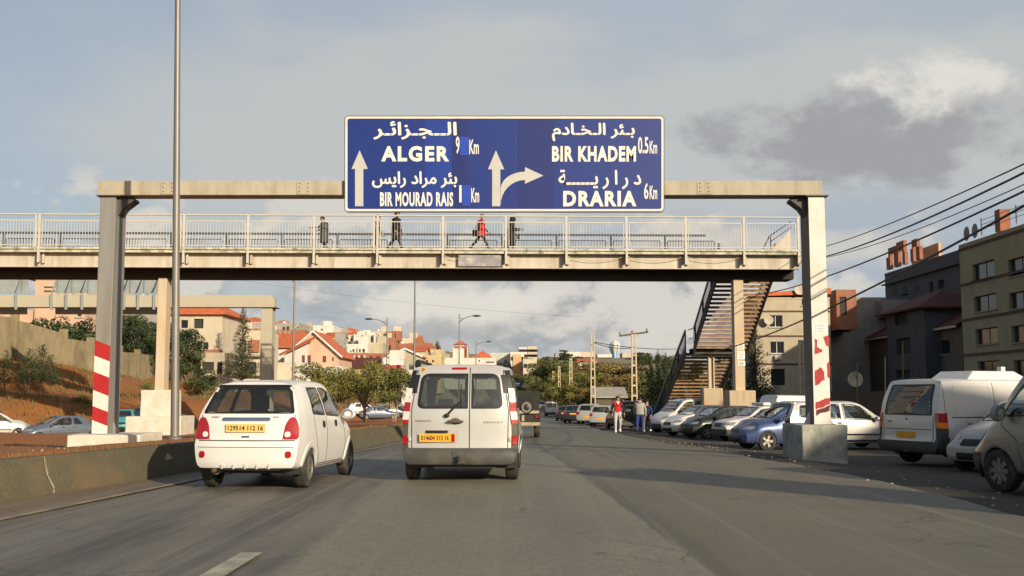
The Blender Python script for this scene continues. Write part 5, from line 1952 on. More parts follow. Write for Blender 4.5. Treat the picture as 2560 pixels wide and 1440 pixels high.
# ---- silver estate behind the striped post
def estate():
    L = 4.5
    H = 1.52
    e = L / 2
    top = [(-e, H - .05), (-e + .6, H), (.1, H), (.45, H - .08), (1.0, H - .40), (1.3, 1.0), (1.6, .93), (e - .15, .78), (e, .62)]
    rear = [(.2, .06), (.34, 0), (.6, 0), (.7, .05), (1.0, .08), (H - .08, .34), (H, .42)]
    belt = [(-e, .98), (0, .93), (1.0, .88), (1.5, .82), (e, .56)]
    bot = [(-e, .30), (-e + .3, .22), (e - .3, .2), (e, .24)]
    front = [(.2, .06), (.32, 0), (.5, 0), (.7, .08), (.9, .2)]
    c_ = Car('estate_car', L, .88, top, belt, bot, rear, front, .80, bow_r=.08, bow_f=.2, lr=.9, NS=72, mp=PS, ncap=16)
    c_.window('rear_window', 'B', [(-.64, 1.04), (.64, 1.04), (.54, H - .09), (-.54, H - .09)], r=.06)
    c_.window('windscreen', 'F', [(-.66, 1.03), (.66, 1.03), (.55, H - .08), (-.55, H - .08)], r=.06)
    c_.both('side_window', [(-1.85, 1.02), (-1.22, .985), (-1.22, H - .10), (-1.72, H - .12)], r=.06, seal=.03)
    c_.both('side_window', [(-1.08, .98), (-.36, .955), (-.36, H - .08), (-1.08, H - .09)], r=.06, seal=.03)
    c_.both('side_window', [(-.28, .955), (.92, .91), (.40, H - .17), (.12, H - .09), (-.28, H - .08)], r=.06, seal=.03)
    c_.wheels((-e + .9, e - .85), .305, .2, arch=.36)
    for sg, md in ((1, 'R'), (-1, 'L')):
        c_.patch('tail_lamp', 'B', [(sg * .60, .78), (sg * .83, .78), (sg * .80, 1.0), (sg * .68, 1.0)], M_REDL, .02, .03, r=.05)
        c_.patch('headlamp', 'F', [(sg * .42, .65), (sg * .74, .67), (sg * .72, .79), (sg * .45, .75)], M_HEADL, .012, .02, r=.05)
        c_.strip('side_molding', md, [(-1.05, .50), (1.05, .48)], .05, M_CHROME, .014)
        c_.strip('sill_trim', md, [(-1.0, .30), (1.05, .29)], .06, M_CHROME, .012)
        c_.strip('door_gap', md, [(-.32, .95), (-.30, .28)], .010, M_SEAM); c_.strip('door_gap', md, [(-1.15, .97), (-1.1, .6), (-.92, .28)], .010, M_SEAM)
        c_.patch('door_handle', md, [(-.52, .82), (-.37, .82), (-.37, .87), (-.52, .87)], M_SEAL, .014, .015, r=.02)
    c_.patch('number_plate', 'B', [(-.26, .66), (.26, .66), (.26, .77), (-.26, .77)], M_PLATEO, .014, .012, r=.006)
    c_.region('tailgate_lip', lambda p, n: p.y < -e + .62 and p.z > H - .06, .025, PS)
    c_.mirror(.86, .94)
    return c_.finish(seats=.05)
es = estate()
es['category'] = 'car'
place(es, 10.35, 34.7, 74, None, 'silver estate car behind the striped post and its footing', 1.0, GR)

# ---- white box van parked behind the blue car
def box_van():
    L = 4.1
    H = 1.44
    e = L / 2
    top = [(-e, 1.84), (-.45, 1.86), (-.30, 1.84), (-.18, H), (.35, H - .03), (.55, H - .12), (1.0, 1.02), (1.2, .95), (1.6, .90), (e - .1, .82), (e, .66)]
    rear = [(.2, .05), (.34, 0), (.9, 0), (1.8, .06), (2, .1)]
    belt = [(-e, .96), (.6, .92), (1.3, .84), (e, .60)]
    bot = [(-e, .32), (e, .26)]
    front = [(.2, .05), (.4, 0), (.7, .0), (.9, .08)]
    c_ = Car('box_van', L, .80, top, belt, bot, rear, front, .84, bow_r=.04, bow_f=.12, lr=.5, NS=72, mp=PW, ncap=16)
    c_.window('windscreen', 'F', [(-.60, 1.02), (.60, 1.02), (.52, H - .07), (-.52, H - .07)], r=.05)
    c_.both('side_window', [(-.12, .97), (.88, .94), (.42, H - .13), (-.12, H - .09)], r=.05, seal=.03)
    c_.wheels((-1.25, 1.32), .29, .17, arch=.345)
    for sg, md in ((1, 'R'), (-1, 'L')):
        c_.patch('headlamp', 'F', [(sg * .42, .64), (sg * .72, .65), (sg * .70, .78), (sg * .44, .77)], M_HEADL, .012, .02, r=.03)
        c_.patch('tail_lamp', 'B', [(sg * .62, .6), (sg * .74, .6), (sg * .74, .9), (sg * .62, .9)], M_REDL, .012, .02, r=.02)
        c_.strip('door_gap', md, [(-.2, 1.3), (-.2, .34), (.9, .33), (.96, .9)], .010, M_SEAM)
    c_.region('bumper', lambda p, n: p.y > e - .32 and .2 < p.z < .50, .02, M_PLAS)
    c_.patch('grille', 'F', [(-.36, .60), (.36, .60), (.36, .74), (-.36, .74)], M_SEAL, .008, .02, r=.02)
    b = MB(); b.box(-.5, .5, -.1, .25, 1.44, 1.56)
    b.obj('roof_rack', PW, c_.root, bevel=.04)
    c_.mirror(.85, .95, M_SEAL)
    return c_.finish(seats=.1, bench=False)
bv = box_van()
bv['category'] = 'van'
place(bv, atpx(1905, 43.5) + .2, 44.2, 254, None, 'white box van with a small windowed cab, parked between the black and blue cars', 1.0, GR)

# ---- tan grey van cut by the right edge, and a sedan nose beside it
def near_van():
    L = 4.4
    H = 2.0
    e = L / 2
    mp = paint('dusty tan grey paint', (.25, .23, .185), .25)
    top = [(-e, H - .03), (-.5, H), (.55, H - .03), (.85, H - .12), (1.25, 1.52), (1.55, 1.20), (1.72, 1.10), (2.0, .98), (e, .74)]
    belt = [(-e, 1.14), (.8, 1.12), (1.5, 1.02), (e, .66)]
    bot = [(-e, .34), (e, .28)]
    rear = [(.2, .05), (.4, 0), (1.9, .1), (2.1, .2)]
    front = [(.2, .06), (.4, 0), (.75, .02), (1.1, .2)]
    c_ = Car('minivan', L, .90, top, belt, bot, rear, front, .84, bow_r=.05, bow_f=.22, lr=.6, NS=84, mp=mp)
    c_.window('windscreen', 'F', [(-.74, 1.22), (.74, 1.22), (.62, H - .13), (-.62, H - .13)], r=.07)
    c_.both('side_window', [(.0, 1.17), (1.36, 1.13), (.98, 1.55), (.70, 1.80), (.0, 1.84)], r=.06, seal=.035)
    c_.both('side_window', [(-1.3, 1.18), (-.1, 1.17), (-.1, 1.84), (-1.3, 1.83)], r=.06, seal=.03)
    c_.window('rear_window', 'B', [(-.66, 1.2), (.66, 1.2), (.6, 1.85), (-.6, 1.85)], r=.06)
    c_.wheels((-1.3, 1.42), .325, .2, arch=.40, rim=mat('dull steel rim', (.20, .19, .17), .5, .2, 6, 0, .5), spokes=8)
    for sg, md in ((1, 'R'), (-1, 'L')):
        c_.patch('headlamp', 'F', [(sg * .42, .74), (sg * .74, .76), (sg * .70, .96), (sg * .46, .90)], M_HEADL, .012, .02, r=.05)
        c_.strip('door_gap', md, [(-.06, 1.16), (-.05, .38), (.9, .36), (1.0, .8), (1.32, 1.0), (1.36, 1.12)], .012, M_SEAM)
        c_.strip('side_molding', md, [(-.9, .72), (1.0, .70)], .13, mat('dusty molding', (.22, .20, .165), .7, .1, 5), .014)
        c_.patch('door_handle', md, [(.10, .98), (.27, .98), (.27, 1.06), (.10, 1.06)], M_SEAL, .02, .02, r=.03)
        c_.region('roof_gutter', lambda p, n, sg=sg: sg * p.x > .60 and p.z > H - .10 and -1.9 < p.y < .8, .02, M_STEEL)
    c_.region('bumper', lambda p, n: p.y > e - .4 and .2 < p.z < .56, .02, M_PLAS)
    c_.mirror(1.22, 1.16, mat('grey mirror shell', (.25, .25, .25), .5), sz=(.10, .09, .13), out=.12)
    r = c_.finish(seats=.35)
    b = MB()
    c0 = Vector((-.36, .92, 1.10))
    b.tube([c0 + Vector((cos(2 * pi * k / 20) * .19, sin(2 * pi * k / 20) * .19 * .5, sin(2 * pi * k / 20) * .17)) for k in range(21)], .016, 6)
    b.obj('steering_wheel', M_SEAL, r, smooth=60)
    return r
nv = near_van()
nv['category'] = 'van'
place(nv, 8.55, 15.3, -17, -.12, 'dusty tan van cut off by the right edge, wing mirror showing', 1.0, GR)
car_copy(sd, PC, 10.75, 22.3, 236, 'grey sedan with its nose showing between the cargo van and the tan van', 1.0, GR)

# ---- olive military jeep beyond the silver van
def jeep():
    M_OL = mat('olive drab paint', (.022, .023, .016), .7, .2, 4, stain=(.10, .085, .06), stain_amt=.4, stain_scale=2)
    M_CAN = mat('dark canvas', (.022, .024, .02), .95, .25, 6)
    M_SAND = mat('sand coloured spare cover', (.36, .30, .19), .8, .1, 5)
    o = empty('jeep', (0, 0, 0), 0, None, 'jeep')
    b = MB(); b.box(-.78, .78, -1.75, .55, .62, 1.02); b.box(-.70, .70, .56, 1.75, .62, 1.08); b.box(-.80, -.72, -1.78, 1.1, .60, .98); b.box(.72, .80, -1.78, 1.1, .60, .98)
    b.obj('body', M_OL, o, bevel=.03)
    b = MB(); b.prism([(-.78, -1.72, 1.025), (.78, -1.72, 1.025), (.74, -1.60, 1.86), (-.74, -1.60, 1.86)], (0, .06, 0)); b.box(-.75, .75, -1.6, .5, 1.84, 1.90); b.box(-.77, -.73, -1.6, .5, 1.5, 1.85); b.box(.73, .77, -1.6, .5, 1.5, 1.85)
    b.obj('canvas_top', M_CAN, o, bevel=.03)
    b = MB(); b.box(-.42, .42, -1.74, -1.71, 1.30, 1.66)
    b.obj('rear_window', M_SEAL, o)
    b = MB(); b.prism([(-.72, .52, 1.05), (.72, .52, 1.05), (.68, .40, 1.80), (-.68, .40, 1.80)], (0, .03, 0))
    b.obj('windscreen', G_TINT, o)
    b = MB(); b.box(-.80, .80, -1.98, -1.80, .50, .64)
    b.obj('bumper', M_SAND, o, bevel=.02)
    b = MB(); b.box(-.76, .76, -1.86, -1.77, .98, 1.10)
    b.obj('tailgate_rail', M_SAND, o, bevel=.02)
    for x in (-.12, .12):
        b = MB(); b.box(x - .05, x + .05, -1.83, -1.77, .68, .92)
        b.obj('bracket', M_SAND, o)
    me = MB().lathe([(.2, -.11), (.33, -.11), (.36, -.07), (.36, .07), (.33, .11), (.2, .11)], 24, 'X', cap=False).mesh('wheel', 40)
    me.materials.append(M_TYRE)
    mr = MB().lathe([(.001, .06), (.21, .08), (.22, -.1)], 16, 'X', cap=False).mesh('rim', 40)
    mr.materials.append(M_OL)
    for y in (-1.25, 1.15):
        for s_ in (-1, 1):
            w = link('wheel', me, None, o); w.location = (s_ * .66, y, .36); w.rotation_euler = (0, 0, 0 if s_ > 0 else pi)
            link('rim', mr, None, w)
    for s_ in (-1, 1):
        b = MB(); b.box(s_ * .66 - .06, s_ * .66 + .06, -1.81, -1.78, .80, .92)
        b.obj('tail_lamp', M_REDL, o)
        b = MB(); b.sphere((s_ * .93, .5, 1.16), .10, .03, .11, 12, 8); b.bar((s_ * .76, .5, 1.06), (s_ * .92, .5, 1.12), .025)
        b.obj('mirror', M_CAN, o, smooth=60)
    return o
place(jeep(), P(1304, 1040, 43.5).x, 45.4, 2, None, 'dark olive jeep with canvas top half hidden behind the silver van', 1.0)

# ---- moving traffic and cars further off
def van_far():
    c_ = copy_tree(vw)
    recolor(c_, PW)
    return c_
c_ = place(van_far(), P(1381, 1030, 128).x, 128, 6, None, 'small white van driving away far down the road', .92, 'far traffic')
car_copy(hb, PS, P(1356, 1025, 175).x, 175, 8, 'tiny pale car farthest down the road', 1.0, 'far traffic')
LG = 'cars parked beyond the median'
car_copy(sd, PG, P(150, 1060, 57).x, 57, 226, 'blue grey sedan parked below the clay bank', .95, LG, z=gz(P(150, 1060, 57).x, 57) - .42)
car_copy(hb, PS, P(-20, 1060, 56).x, 56, 60, 'pale silver car cut off by the left edge', 1.0, LG, z=gz(P(-20, 1060, 56).x, 56) - .4)
car_copy(hb, PT, P(306, 1060, 62).x, 62, 165, 'teal hatchback half hidden behind the left striped post', .9, LG)
car_copy(hb, PG, P(405, 1045, 66).x, 66, 75, 'dark blue grey car half hidden behind the whitewashed pier footing', 1.0, LG)
car_copy(hb, PW, P(905, 1030, 118).x, 118, 60, 'white car parked behind the median trees', 1.0, LG)
car_copy(sd, PG, P(948, 1030, 116).x, 116, 75, 'blue grey car parked behind the median trees', 1.0, LG)
car_copy(hb, PK, P(985, 1030, 120).x, 120, 70, 'dark car parked at the end behind the median trees', 1.0, LG)
car_copy(hb, PS, P(1012, 1022, 128).x, 128, 80, 'pale car just left of the silver van, beyond the trees', 1.0, LG)
# van standing by the verge behind the two walkers
car_copy(vw, PK, P(1566, 1040, 66).x, 66.5, 350, 'dark van standing on the verge between the two walkers', .95, 'cars parked along the road')
# ------------------------------------------------------------------ buildings
def wallmat(name, c_, st=None, var=.10, sc=.8):
    return mat(name, c_, .92, var, sc, .25, stain=st or tuple(x * .72 for x in c_), stain_amt=.55, stain_scale=.45, stretch=(1, 1, .6))
W_PINK = wallmat('pink plaster', (.50, .335, .24))
W_CREAM = wallmat('cream plaster', (.46, .40, .31))
W_BEIGE = wallmat('beige plaster', (.38, .33, .24))
W_WHITE = wallmat('white wash', (.53, .505, .46))
W_OLIVE = wallmat('olive yellow plaster', (.30, .26, .155))
W_GREY = wallmat('grey render', (.27, .26, .235))
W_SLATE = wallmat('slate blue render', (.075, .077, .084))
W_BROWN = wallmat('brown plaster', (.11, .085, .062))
W_BRICK = mat('red hollow brick', (.27, .105, .062), .92, .18, 3.5, .4, stain=(.25, .17, .125), stain_amt=.55, stain_scale=.5)
W_ORANGE = wallmat('orange plaster', (.52, .31, .16))
W_RED = wallmat('crimson plaster', (.36, .06, .05))
W_YEL = wallmat('yellow plaster', (.46, .36, .19))
W_MINT = wallmat('pale mint plaster', (.42, .44, .38))
M_ROOF = mat('orange clay tiles', (.46, .115, .045), .85, .18, 3, .5, stain=(.28, .08, .04), stain_amt=.5, stain_scale=.7, stretch=(1, .3, 1))
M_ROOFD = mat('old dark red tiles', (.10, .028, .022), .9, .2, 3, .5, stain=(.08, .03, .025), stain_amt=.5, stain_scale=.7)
M_PANE = mat('window pane', (.018, .02, .024), .12, .2, 2, spec=.6)
M_SHUT = mat('brown shutter', (.13, .035, .025), .7, .2, 4)
M_FRAME = mat('white window frame', (.55, .54, .52), .6, .05, 5)
M_CONC = mat('raw concrete', (.30, .275, .235), .92, .15, 1.5, .3, stain=(.17, .15, .13), stain_amt=.6, stain_scale=.8)
M_BAND = mat('dark red string course', (.10, .05, .04), .85, .15, 3)

def wall_face(b, O, U, N, w, h, holes, dep):
    """wall rectangle with real openings and reveals"""
    us = sorted({0, w, *[max(0, min(w, q)) for hh in holes for q in (hh[0], hh[2])]})
    vs = sorted({0, h, *[max(0, min(h, q)) for hh in holes for q in (hh[1], hh[3])]})
    pt = lambda u, v, d=0: O + U * u + Vector((0, 0, v)) - N * d
    for i in range(len(us) - 1):
        for j in range(len(vs) - 1):
            cu, cv = (us[i] + us[i + 1]) / 2, (vs[j] + vs[j + 1]) / 2
            if any(a < cu < c_ and q < cv < e for (a, q, c_, e) in [x[:4] for x in holes]):
                continue
            b.quad(pt(us[i], vs[j]), pt(us[i + 1], vs[j]), pt(us[i + 1], vs[j + 1]), pt(us[i], vs[j + 1]))
    for hh in holes:
        a, q, c_, e = hh[:4]
        for (p1, p2) in (((a, q), (c_, q)), ((c_, q), (c_, e)), ((c_, e), (a, e)), ((a, e), (a, q))):
            b.quad(pt(*p1), pt(*p2), pt(*p2, dep), pt(*p1, dep))

def add_window(root, O, U, N, hole, dep, style):
    a, q, c_, e = hole[:4]
    kind = hole[4] if len(hole) > 4 else style
    pt = lambda u, v, d=0: O + U * u + Vector((0, 0, v)) - N * d
    pm = {'shut': M_SHUT}.get(kind, M_PANE)
    if kind in ('plain', 'shut', 'void'):
        b = MB(); b.quad(pt(a, q, dep - .004), pt(c_, q, dep - .004), pt(c_, e, dep - .004), pt(a, e, dep - .004))
        return b.obj('window' if kind != 'void' else 'opening', pm if kind != 'void' else M_SEAM, root)
    # framed: frame ring with a mullion, panes, sill
    f = .07
    b = MB()
    def bar(u0, v0, u1, v1):
        b.prism([pt(u0, v0, dep - .05), pt(u1, v0, dep - .05), pt(u1, v1, dep - .05), pt(u0, v1, dep - .05)], -N * .05)
    bar(a, q, c_, q + f); bar(a, e - f, c_, e); bar(a, q + f, a + f, e - f); bar(c_ - f, q + f, c_, e - f)
    mid = (a + c_) / 2
    if c_ - a > .9:
        bar(mid - f * .45, q + f, mid + f * .45, e - f)
    o = b.obj('window', M_FRAME if kind == 'white' else M_STEEL, root)
    spans = ((a + f, mid - f * .45), (mid + f * .45, c_ - f)) if c_ - a > .9 else ((a + f, c_ - f),)
    for (u0, u1) in spans:
        p = MB(); p.quad(pt(u0, q + f, dep - .02), pt(u1, q + f, dep - .02), pt(u1, e - f, dep - .02), pt(u0, e - f, dep - .02))
        p.obj('pane', M_PANE, o)
    if kind in ('framed', 'white'):
        p = MB(); p.prism([pt(a - .08, q - .09, 0), pt(c_ + .08, q - .09, 0), pt(c_ + .08, q - .003, 0), pt(a - .08, q - .003, 0)], N * .12)
        p.obj('sill', M_CONC, o)
    return o

def building(name, label, O, yaw, w, d, h, m, front=(), left=(), right=(), style='plain', cat='building', roof='flat', roofm=None,
             rh=2.0, over=.35, parapet=.5, bands=(), dep=.16, group=None, ridge='x'):
    """box building; O front left bottom corner; yaw turns it, 0 = front to the camera; openings (u0,v0,u1,v1[,kind])"""
    root = empty(name, O, yaw, label, cat, group)
    b = MB()
    X, Y_ = Vector((1, 0, 0)), Vector((0, 1, 0))
    wall_face(b, Vector((0, 0, 0)), X, -Y_, w, h, front, dep)
    wall_face(b, Vector((w, 0, 0)), Y_, X, d, h, right, dep)
    wall_face(b, Vector((0, d, 0)), -Y_, -X, d, h, left, dep)
    b.quad((0, d, 0), (w, d, 0), (w, d, h), (0, d, h))
    if roof == 'flat':
        b.quad((0, 0, h - .02), (w, 0, h - .02), (w, d, h - .02), (0, d, h - .02))
    elif roof == 'gable' and ridge == 'y':
        b.poly([(0, 0, h), (w, 0, h), (w / 2, 0, h + rh)]); b.poly([(0, d, h), (w, d, h), (w / 2, d, h + rh)])
    elif roof == 'gable':
        b.poly([(0, 0, h), (0, d, h), (0, d / 2, h + rh)]); b.poly([(w, 0, h), (w, d, h), (w, d / 2, h + rh)])
    b.obj('wall', m, root)
    for (hs, o, u, n) in ((front, Vector((0, 0, 0)), X, -Y_), (right, Vector((w, 0, 0)), Y_, X), (left, Vector((0, d, 0)), -Y_, -X)):
        for hh in hs:
            add_window(root, o, u, n, hh, dep, style)
    rm = roofm or M_ROOF
    t = .16
    if roof == 'flat' and parapet:
        p = MB()
        th = .2
        p.box(-.03, w + .03, -.03, th, h - .015, h + parapet); p.box(-.03, w + .03, d - th, d + .03, h - .015, h + parapet)
        p.box(-.03, th, th + .002, d - th - .002, h - .015, h + parapet); p.box(w - th, w + .03, th + .002, d - th - .002, h - .015, h + parapet)
        p.obj('parapet', m, root)
    if roof == 'hip':
        p = MB()
        q = [(-over, -over, h), (w + over, -over, h), (w + over, d + over, h), (-over, d + over, h)]
        k = min(w, d) / 2 + over
        r0, r1 = ((k - over, d / 2, h + rh), (w - k + over, d / 2, h + rh)) if w >= d else ((w / 2, k - over, h + rh), (w / 2, d - k + over, h + rh))
        if w >= d:
            p.poly([q[0], q[1], r1, r0]); p.poly([q[1], q[2], r1]); p.poly([q[2], q[3], r0, r1]); p.poly([q[3], q[0], r0])
        else:
            p.poly([q[0], q[1], r0]); p.poly([q[1], q[2], r1, r0]); p.poly([q[2], q[3], r1]); p.poly([q[3], q[0], r0, r1])
        p.box(-over, w + over, -over, d + over, h - t, h - .003)
        p.obj('roof', rm, root)
    if roof == 'gable':
        p = MB()
        if ridge == 'y':
            s_ = rh / (w / 2)
            for sg in (-1, 1):
                xe, xm = (w / 2 + sg * (w / 2 + over)), w / 2
                ze = h - over * s_
                p.prism([(xe, -over, ze), (xm, -over, h + rh), (xm, -over, h + rh + t), (xe, -over, ze + t)], (0, d + 2 * over, 0))
        else:
            s_ = rh / (d / 2)
            for sg in (-1, 1):
                ye, ym = (d / 2 + sg * (d / 2 + over)), d / 2
                ze = h - over * s_
                p.prism([(-over, ye, ze), (-over, ym, h + rh), (-over, ym, h + rh + t), (-over, ye, ze + t)], (w + 2 * over, 0, 0))
        p.obj('roof', rm, root)
        if ridge == 'y':
            p = MB()
            for sg in (-1, 1):
                xe = w / 2 + sg * (w / 2 + over)
                p.prism([(xe, -over - .05, h - over * s_ - .12), (w / 2, -over - .05, h + rh - .12), (w / 2, -over - .05, h + rh + t + .02), (xe, -over - .05, h - over * s_ + t + .02)], (0, .045, 0))
            p.obj('barge_board', M_FRAME, root)
    if name == 'hill_house' and roof == 'flat':
        rr_ = random.Random(int(O.x * 7 + O.y * 3))
        for _ in range(rr_.choice((1, 2, 2, 3))):
            u, v, t_ = rr_.uniform(.1, .7) * w, rr_.uniform(.15, .6) * d, rr_.random()
            p = MB()
            if t_ < .4:
                p.box(u, u + 2.2, v, v + 2.4, h - .01, h + rr_.uniform(1.6, 2.4))
                p.obj('stair_head', m, root)
            elif t_ < .75:
                p.lathe([(.55, h - .01), (.55, h + 1.0), (.3, h + 1.2)], 10, c=(u, v, 0))
                p.obj('water_tank', W_GREY if t_ < .6 else M_FRAME, root, smooth=40)
            else:
                p.box(u, u + .3, .05, .35, h - .01, h + 1.8)
                p.box(u + 2, u + 2.3, .05, .35, h - .01, h + 1.5)
                p.obj('column_stub', M_CONC, root)
    for z in bands:
        p = MB(); p.box(-.06, w + .06, -.09, -.002, z, z + .16); p.box(-.09, -.002, 0, d, z, z + .16)
        p.obj('string_course', M_BAND, root)
    return root

def pxb(x0, x1, yt, yb_, Y, sink=1.5):
    A, B_ = P(x0, yb_, Y), P(x1, yt, Y)
    return Vector((A.x, Y, A.z - sink)), B_.x - A.x, B_.z - A.z + sink
def pxw(O, Y, rects):
    """openings from pixel rectangles (x0, ytop, x1, ybottom[, kind])"""
    r = []
    for q in rects:
        a, b_ = P(q[0], q[3], Y), P(q[2], q[1], Y)
        r.append((a.x - O.x, a.z - O.z, b_.x - O.x, b_.z - O.z) + tuple(q[4:]))
    return r
def grid(w, h, nx, ny, ww, wh, v0=1.0, fl=3.0, kind='plain', skip=()):
    out = []
    for j in range(ny):
        for i in range(nx):
            if (i, j) in skip: continue
            u = w * (i + .5) / nx
            out.append((u - ww / 2, v0 + fl * j, u + ww / 2, v0 + fl * j + wh, kind))
    return [o for o in out if o[3] < h - .1]
def pb(name, label, x0, x1, yt, yb_, Y, d, m, wins=(), sink=1.5, **k):
    O, w, h = pxb(x0, x1, yt, yb_, Y, sink)
    return building(name, label, O, 0, w, d, h, m, pxw(O, Y, wins), **k)

# ---- left: pink villa above the retaining wall
Yp = 100
pk = pb('villa', 'pink villa with white edged window above the retaining wall', 84, 216, 700, 826, Yp, 12, W_PINK, [(190, 780, 204, 793, 'white')], sink=0, parapet=.1, cat='house')
O, w, h = pxb(-330, 76, 775, 806, Yp + .6, 0)
def extra_box(root, name, x0, x1, yt, yb_, Y, d, m, bevel=0):
    O, w, h = pxb(x0, x1, yt, yb_, Y, 0)
    b = MB(); b.box(O.x, O.x + w, Y, Y + d, O.z, O.z + h)
    return b.obj(name, m, root, world=True, bevel=bevel)
extra_box(pk, 'wing', -330, 83.6, 775, 806, Yp + .3, 8, W_PINK)
extra_box(pk, 'upper_storey', 70, 112, 640, 699.5, Yp + .2, 6, W_PINK)
extra_box(pk, 'balcony_slab', 112.2, 140, 712, 716, Yp - .3, 1.5, W_CREAM)
extra_box(pk, 'balcony_slab', 112.2, 138, 722, 726, Yp - .3, 1.5, W_CREAM)
extra_box(pk, 'eave_band', -330, 83, 806.3, 818, Yp - .2, 2, W_BEIGE)
extra_box(pk, 'eave_band', 84, 218, 819, 825.8, Yp - .25, .24, W_CREAM)
extra_box(pk, 'porch_post', 70, 80, 818.3, 850, Yp - .1, .4, W_CREAM)
extra_box(pk, 'ground_floor', -330, 60, 818.4, 880, Yp + 3, 6, W_BROWN)
extra_box(pk, 'ground_floor', 86, 200, 826.3, 880, Yp + 4, 6, W_BROWN)
# ---- retaining wall stepping down the slope
def retaining_wall():
    M_RW = mat('weathered block wall', (.25, .205, .12), .95, .18, 1.2, .5, stain=(.11, .085, .045), stain_amt=.85, stain_scale=.55, stretch=(1, 1, .5))
    pts = [(-330, 62, 860, 740), (-200, 65, 870, 755), (-60, 69, 885, 782), (38, 73.5, 900, 800), (160, 79, 918, 846), (228, 83, 936, 858), (300, 90, 955, 880), (345, 95, 965, 884), (395, 102, 972, 893), (455, 110, 985, 905)]
    root = empty('retaining_wall', P(160, 900, 79), 0, 'long stained block retaining wall along the top of the clay slope', 'wall')
    for (a, q) in zip(pts, pts[1:]):
        A, B_ = P(a[0], a[2] + 12, a[1]), P(q[0], q[2] + 12, q[1])
        At, Bt = P(a[0], a[3], a[1]), P(q[0], lerp(a[3], q[3], .75), q[1])
        n = Vector((-(B_ - A).y, (B_ - A).x, 0)).normalized() * .35
        b = MB(); b.prism([A, B_, Vector((B_.x, B_.y, Bt.z)), Vector((A.x, A.y, At.z))], n)
        b.obj('wall_bay', M_RW, root, world=True)
        d = (B_ - A).normalized()
        b = MB(); m_ = Matrix.Translation(Vector((B_.x, B_.y, 0))) @ Matrix.Rotation(math.atan2(d.y, d.x), 4, 'Z')
        b.box(-.18, .18, -.08, .42, B_.z, Bt.z + .35, m_)
        b.obj('buttress', M_RW, root, world=True)
retaining_wall()
# ---- houses behind the far gantry
Yh = 122
hb2 = pb('house', 'beige house with a red hipped roof and dark square window', 420, 556, 783, 960, Yh, 11, W_CREAM, [(484, 797, 509, 821, 'void'), (490, 855, 521, 874, 'white'), (452, 800, 470, 820, 'plain')], roof='hip', rh=2.0, over=.55, cat='house', dep=.25)
extra_box(hb2, 'balcony_wall', 455, 500, 874, 900, Yh - 1.6, 1.5, W_BEIGE)
extra_box(hb2, 'balcony_wall', 500.3, 548, 874, 893, Yh - 1.6, 1.5, W_BRICK)
pb('house', 'small house with a lean to roof above the pine trees', 308, 410, 780, 900, 128, 8, W_GREY, [(325, 800, 345, 830, 'plain')], roof='gable', ridge='y', rh=2.0, roofm=M_ROOFD, cat='house')
u1 = pb('unfinished_house', 'unfinished house of brick panels and concrete frame behind the fir tree', 552, 652, 836, 985, 132, 10, W_CREAM, [(560, 845, 578, 862, 'plain'), (600, 850, 616, 880, 'plain'), (565, 900, 590, 925, 'void'), (612, 905, 640, 940, 'void')], cat='house')
extra_box(u1, 'brick_infill', 549, 560, 896, 950, 131.7, .28, W_BRICK)
extra_box(u1, 'brick_infill', 622, 648, 850, 880, 131.7, .28, W_BRICK)
extra_box(u1, 'floor_slab', 548, 656, 886, 891, 131.2, .78, M_CONC)
extra_box(u1, 'floor_slab', 548, 656, 935, 940, 131.2, .78, M_CONC)
pb('house', 'low plastered house with terrace below the red hipped house', 500, 562, 893, 985, 118, 8, W_BEIGE, [(505, 905, 535, 925, 'void'), (542, 905, 556, 935, 'plain')], cat='house')
# ---- white and peach house with big orange roof
Yr = 150
O, w, h = pxb(716, 848, 886, 985, Yr, 1)
rr = building('house', 'white and peach gabled house with bright orange tiled roofs', O, 0, w, 12, h, W_PINK, pxw(O, Yr, [(768, 893, 775, 912, 'shut'), (806, 890, 815, 906, 'shut'), (830, 893, 834, 903, 'plain'), (784, 850, 786, 875, 'plain')]), roof='gable', ridge='y', rh=P(782, 829, Yr).z - P(782, 886, Yr).z, over=.5, cat='house')
b = MB()
b.prism([P(711, 986, Yr - .35), P(770, 986, Yr - .35), P(770, 850, Yr - .35), P(711, 889, Yr - .35)], (0, .33, 0))
b.obj('white_wing', W_WHITE, rr, world=True)
b = MB()
b.prism([P(697, 888, Yr - .9), P(788, 843, Yr - .9), P(788, 841, Yr - .9), P(697, 885, Yr - .9)], (0, .52, 0))
b.prism([P(697, 887, Yr - .9), P(700, 890, Yr - 1.6), P(790, 846, Yr - 1.6), P(788, 842, Yr - .9)], (0, 0, .1))
b.obj('lower_roof', M_ROOF, rr, world=True)
for q in ((755, 888, 762, 906), (769, 888, 777, 906)):
    b = MB(); b.prism([P(q[0], q[3], Yr - .39), P(q[2], q[3], Yr - .39), P(q[2], q[1], Yr - .39), P(q[0], q[1], Yr - .39)], (0, .035, 0))
    b.obj('shutter', M_SHUT, rr, world=True)
O2, w2, h2 = pxb(640, 760, 866, 985, Yr + 4, 1)
building('house', 'rear wing with long orange roof slope beside the gabled house', O2, 0, w2, 9, h2, W_WHITE, [], roof='gable', ridge='x', rh=P(700, 833, Yr + 8).z - P(700, 866, Yr + 8).z, over=.5, cat='house')
pb('terrace_annex', 'flat white terrace annex in front of the gabled house', 738, 853, 916, 985, Yr - 6, 6, W_WHITE, [(776, 932, 800, 952, 'void'), (820, 932, 835, 985, 'plain'), (842, 940, 850, 985, 'void')], parapet=.0, cat='house')
pb('garden_wall', 'pale garden wall and gate left of the gabled house', 690, 735, 908, 985, Yr - 8, 1, W_CREAM, [], parapet=.1, cat='wall', sink=1)

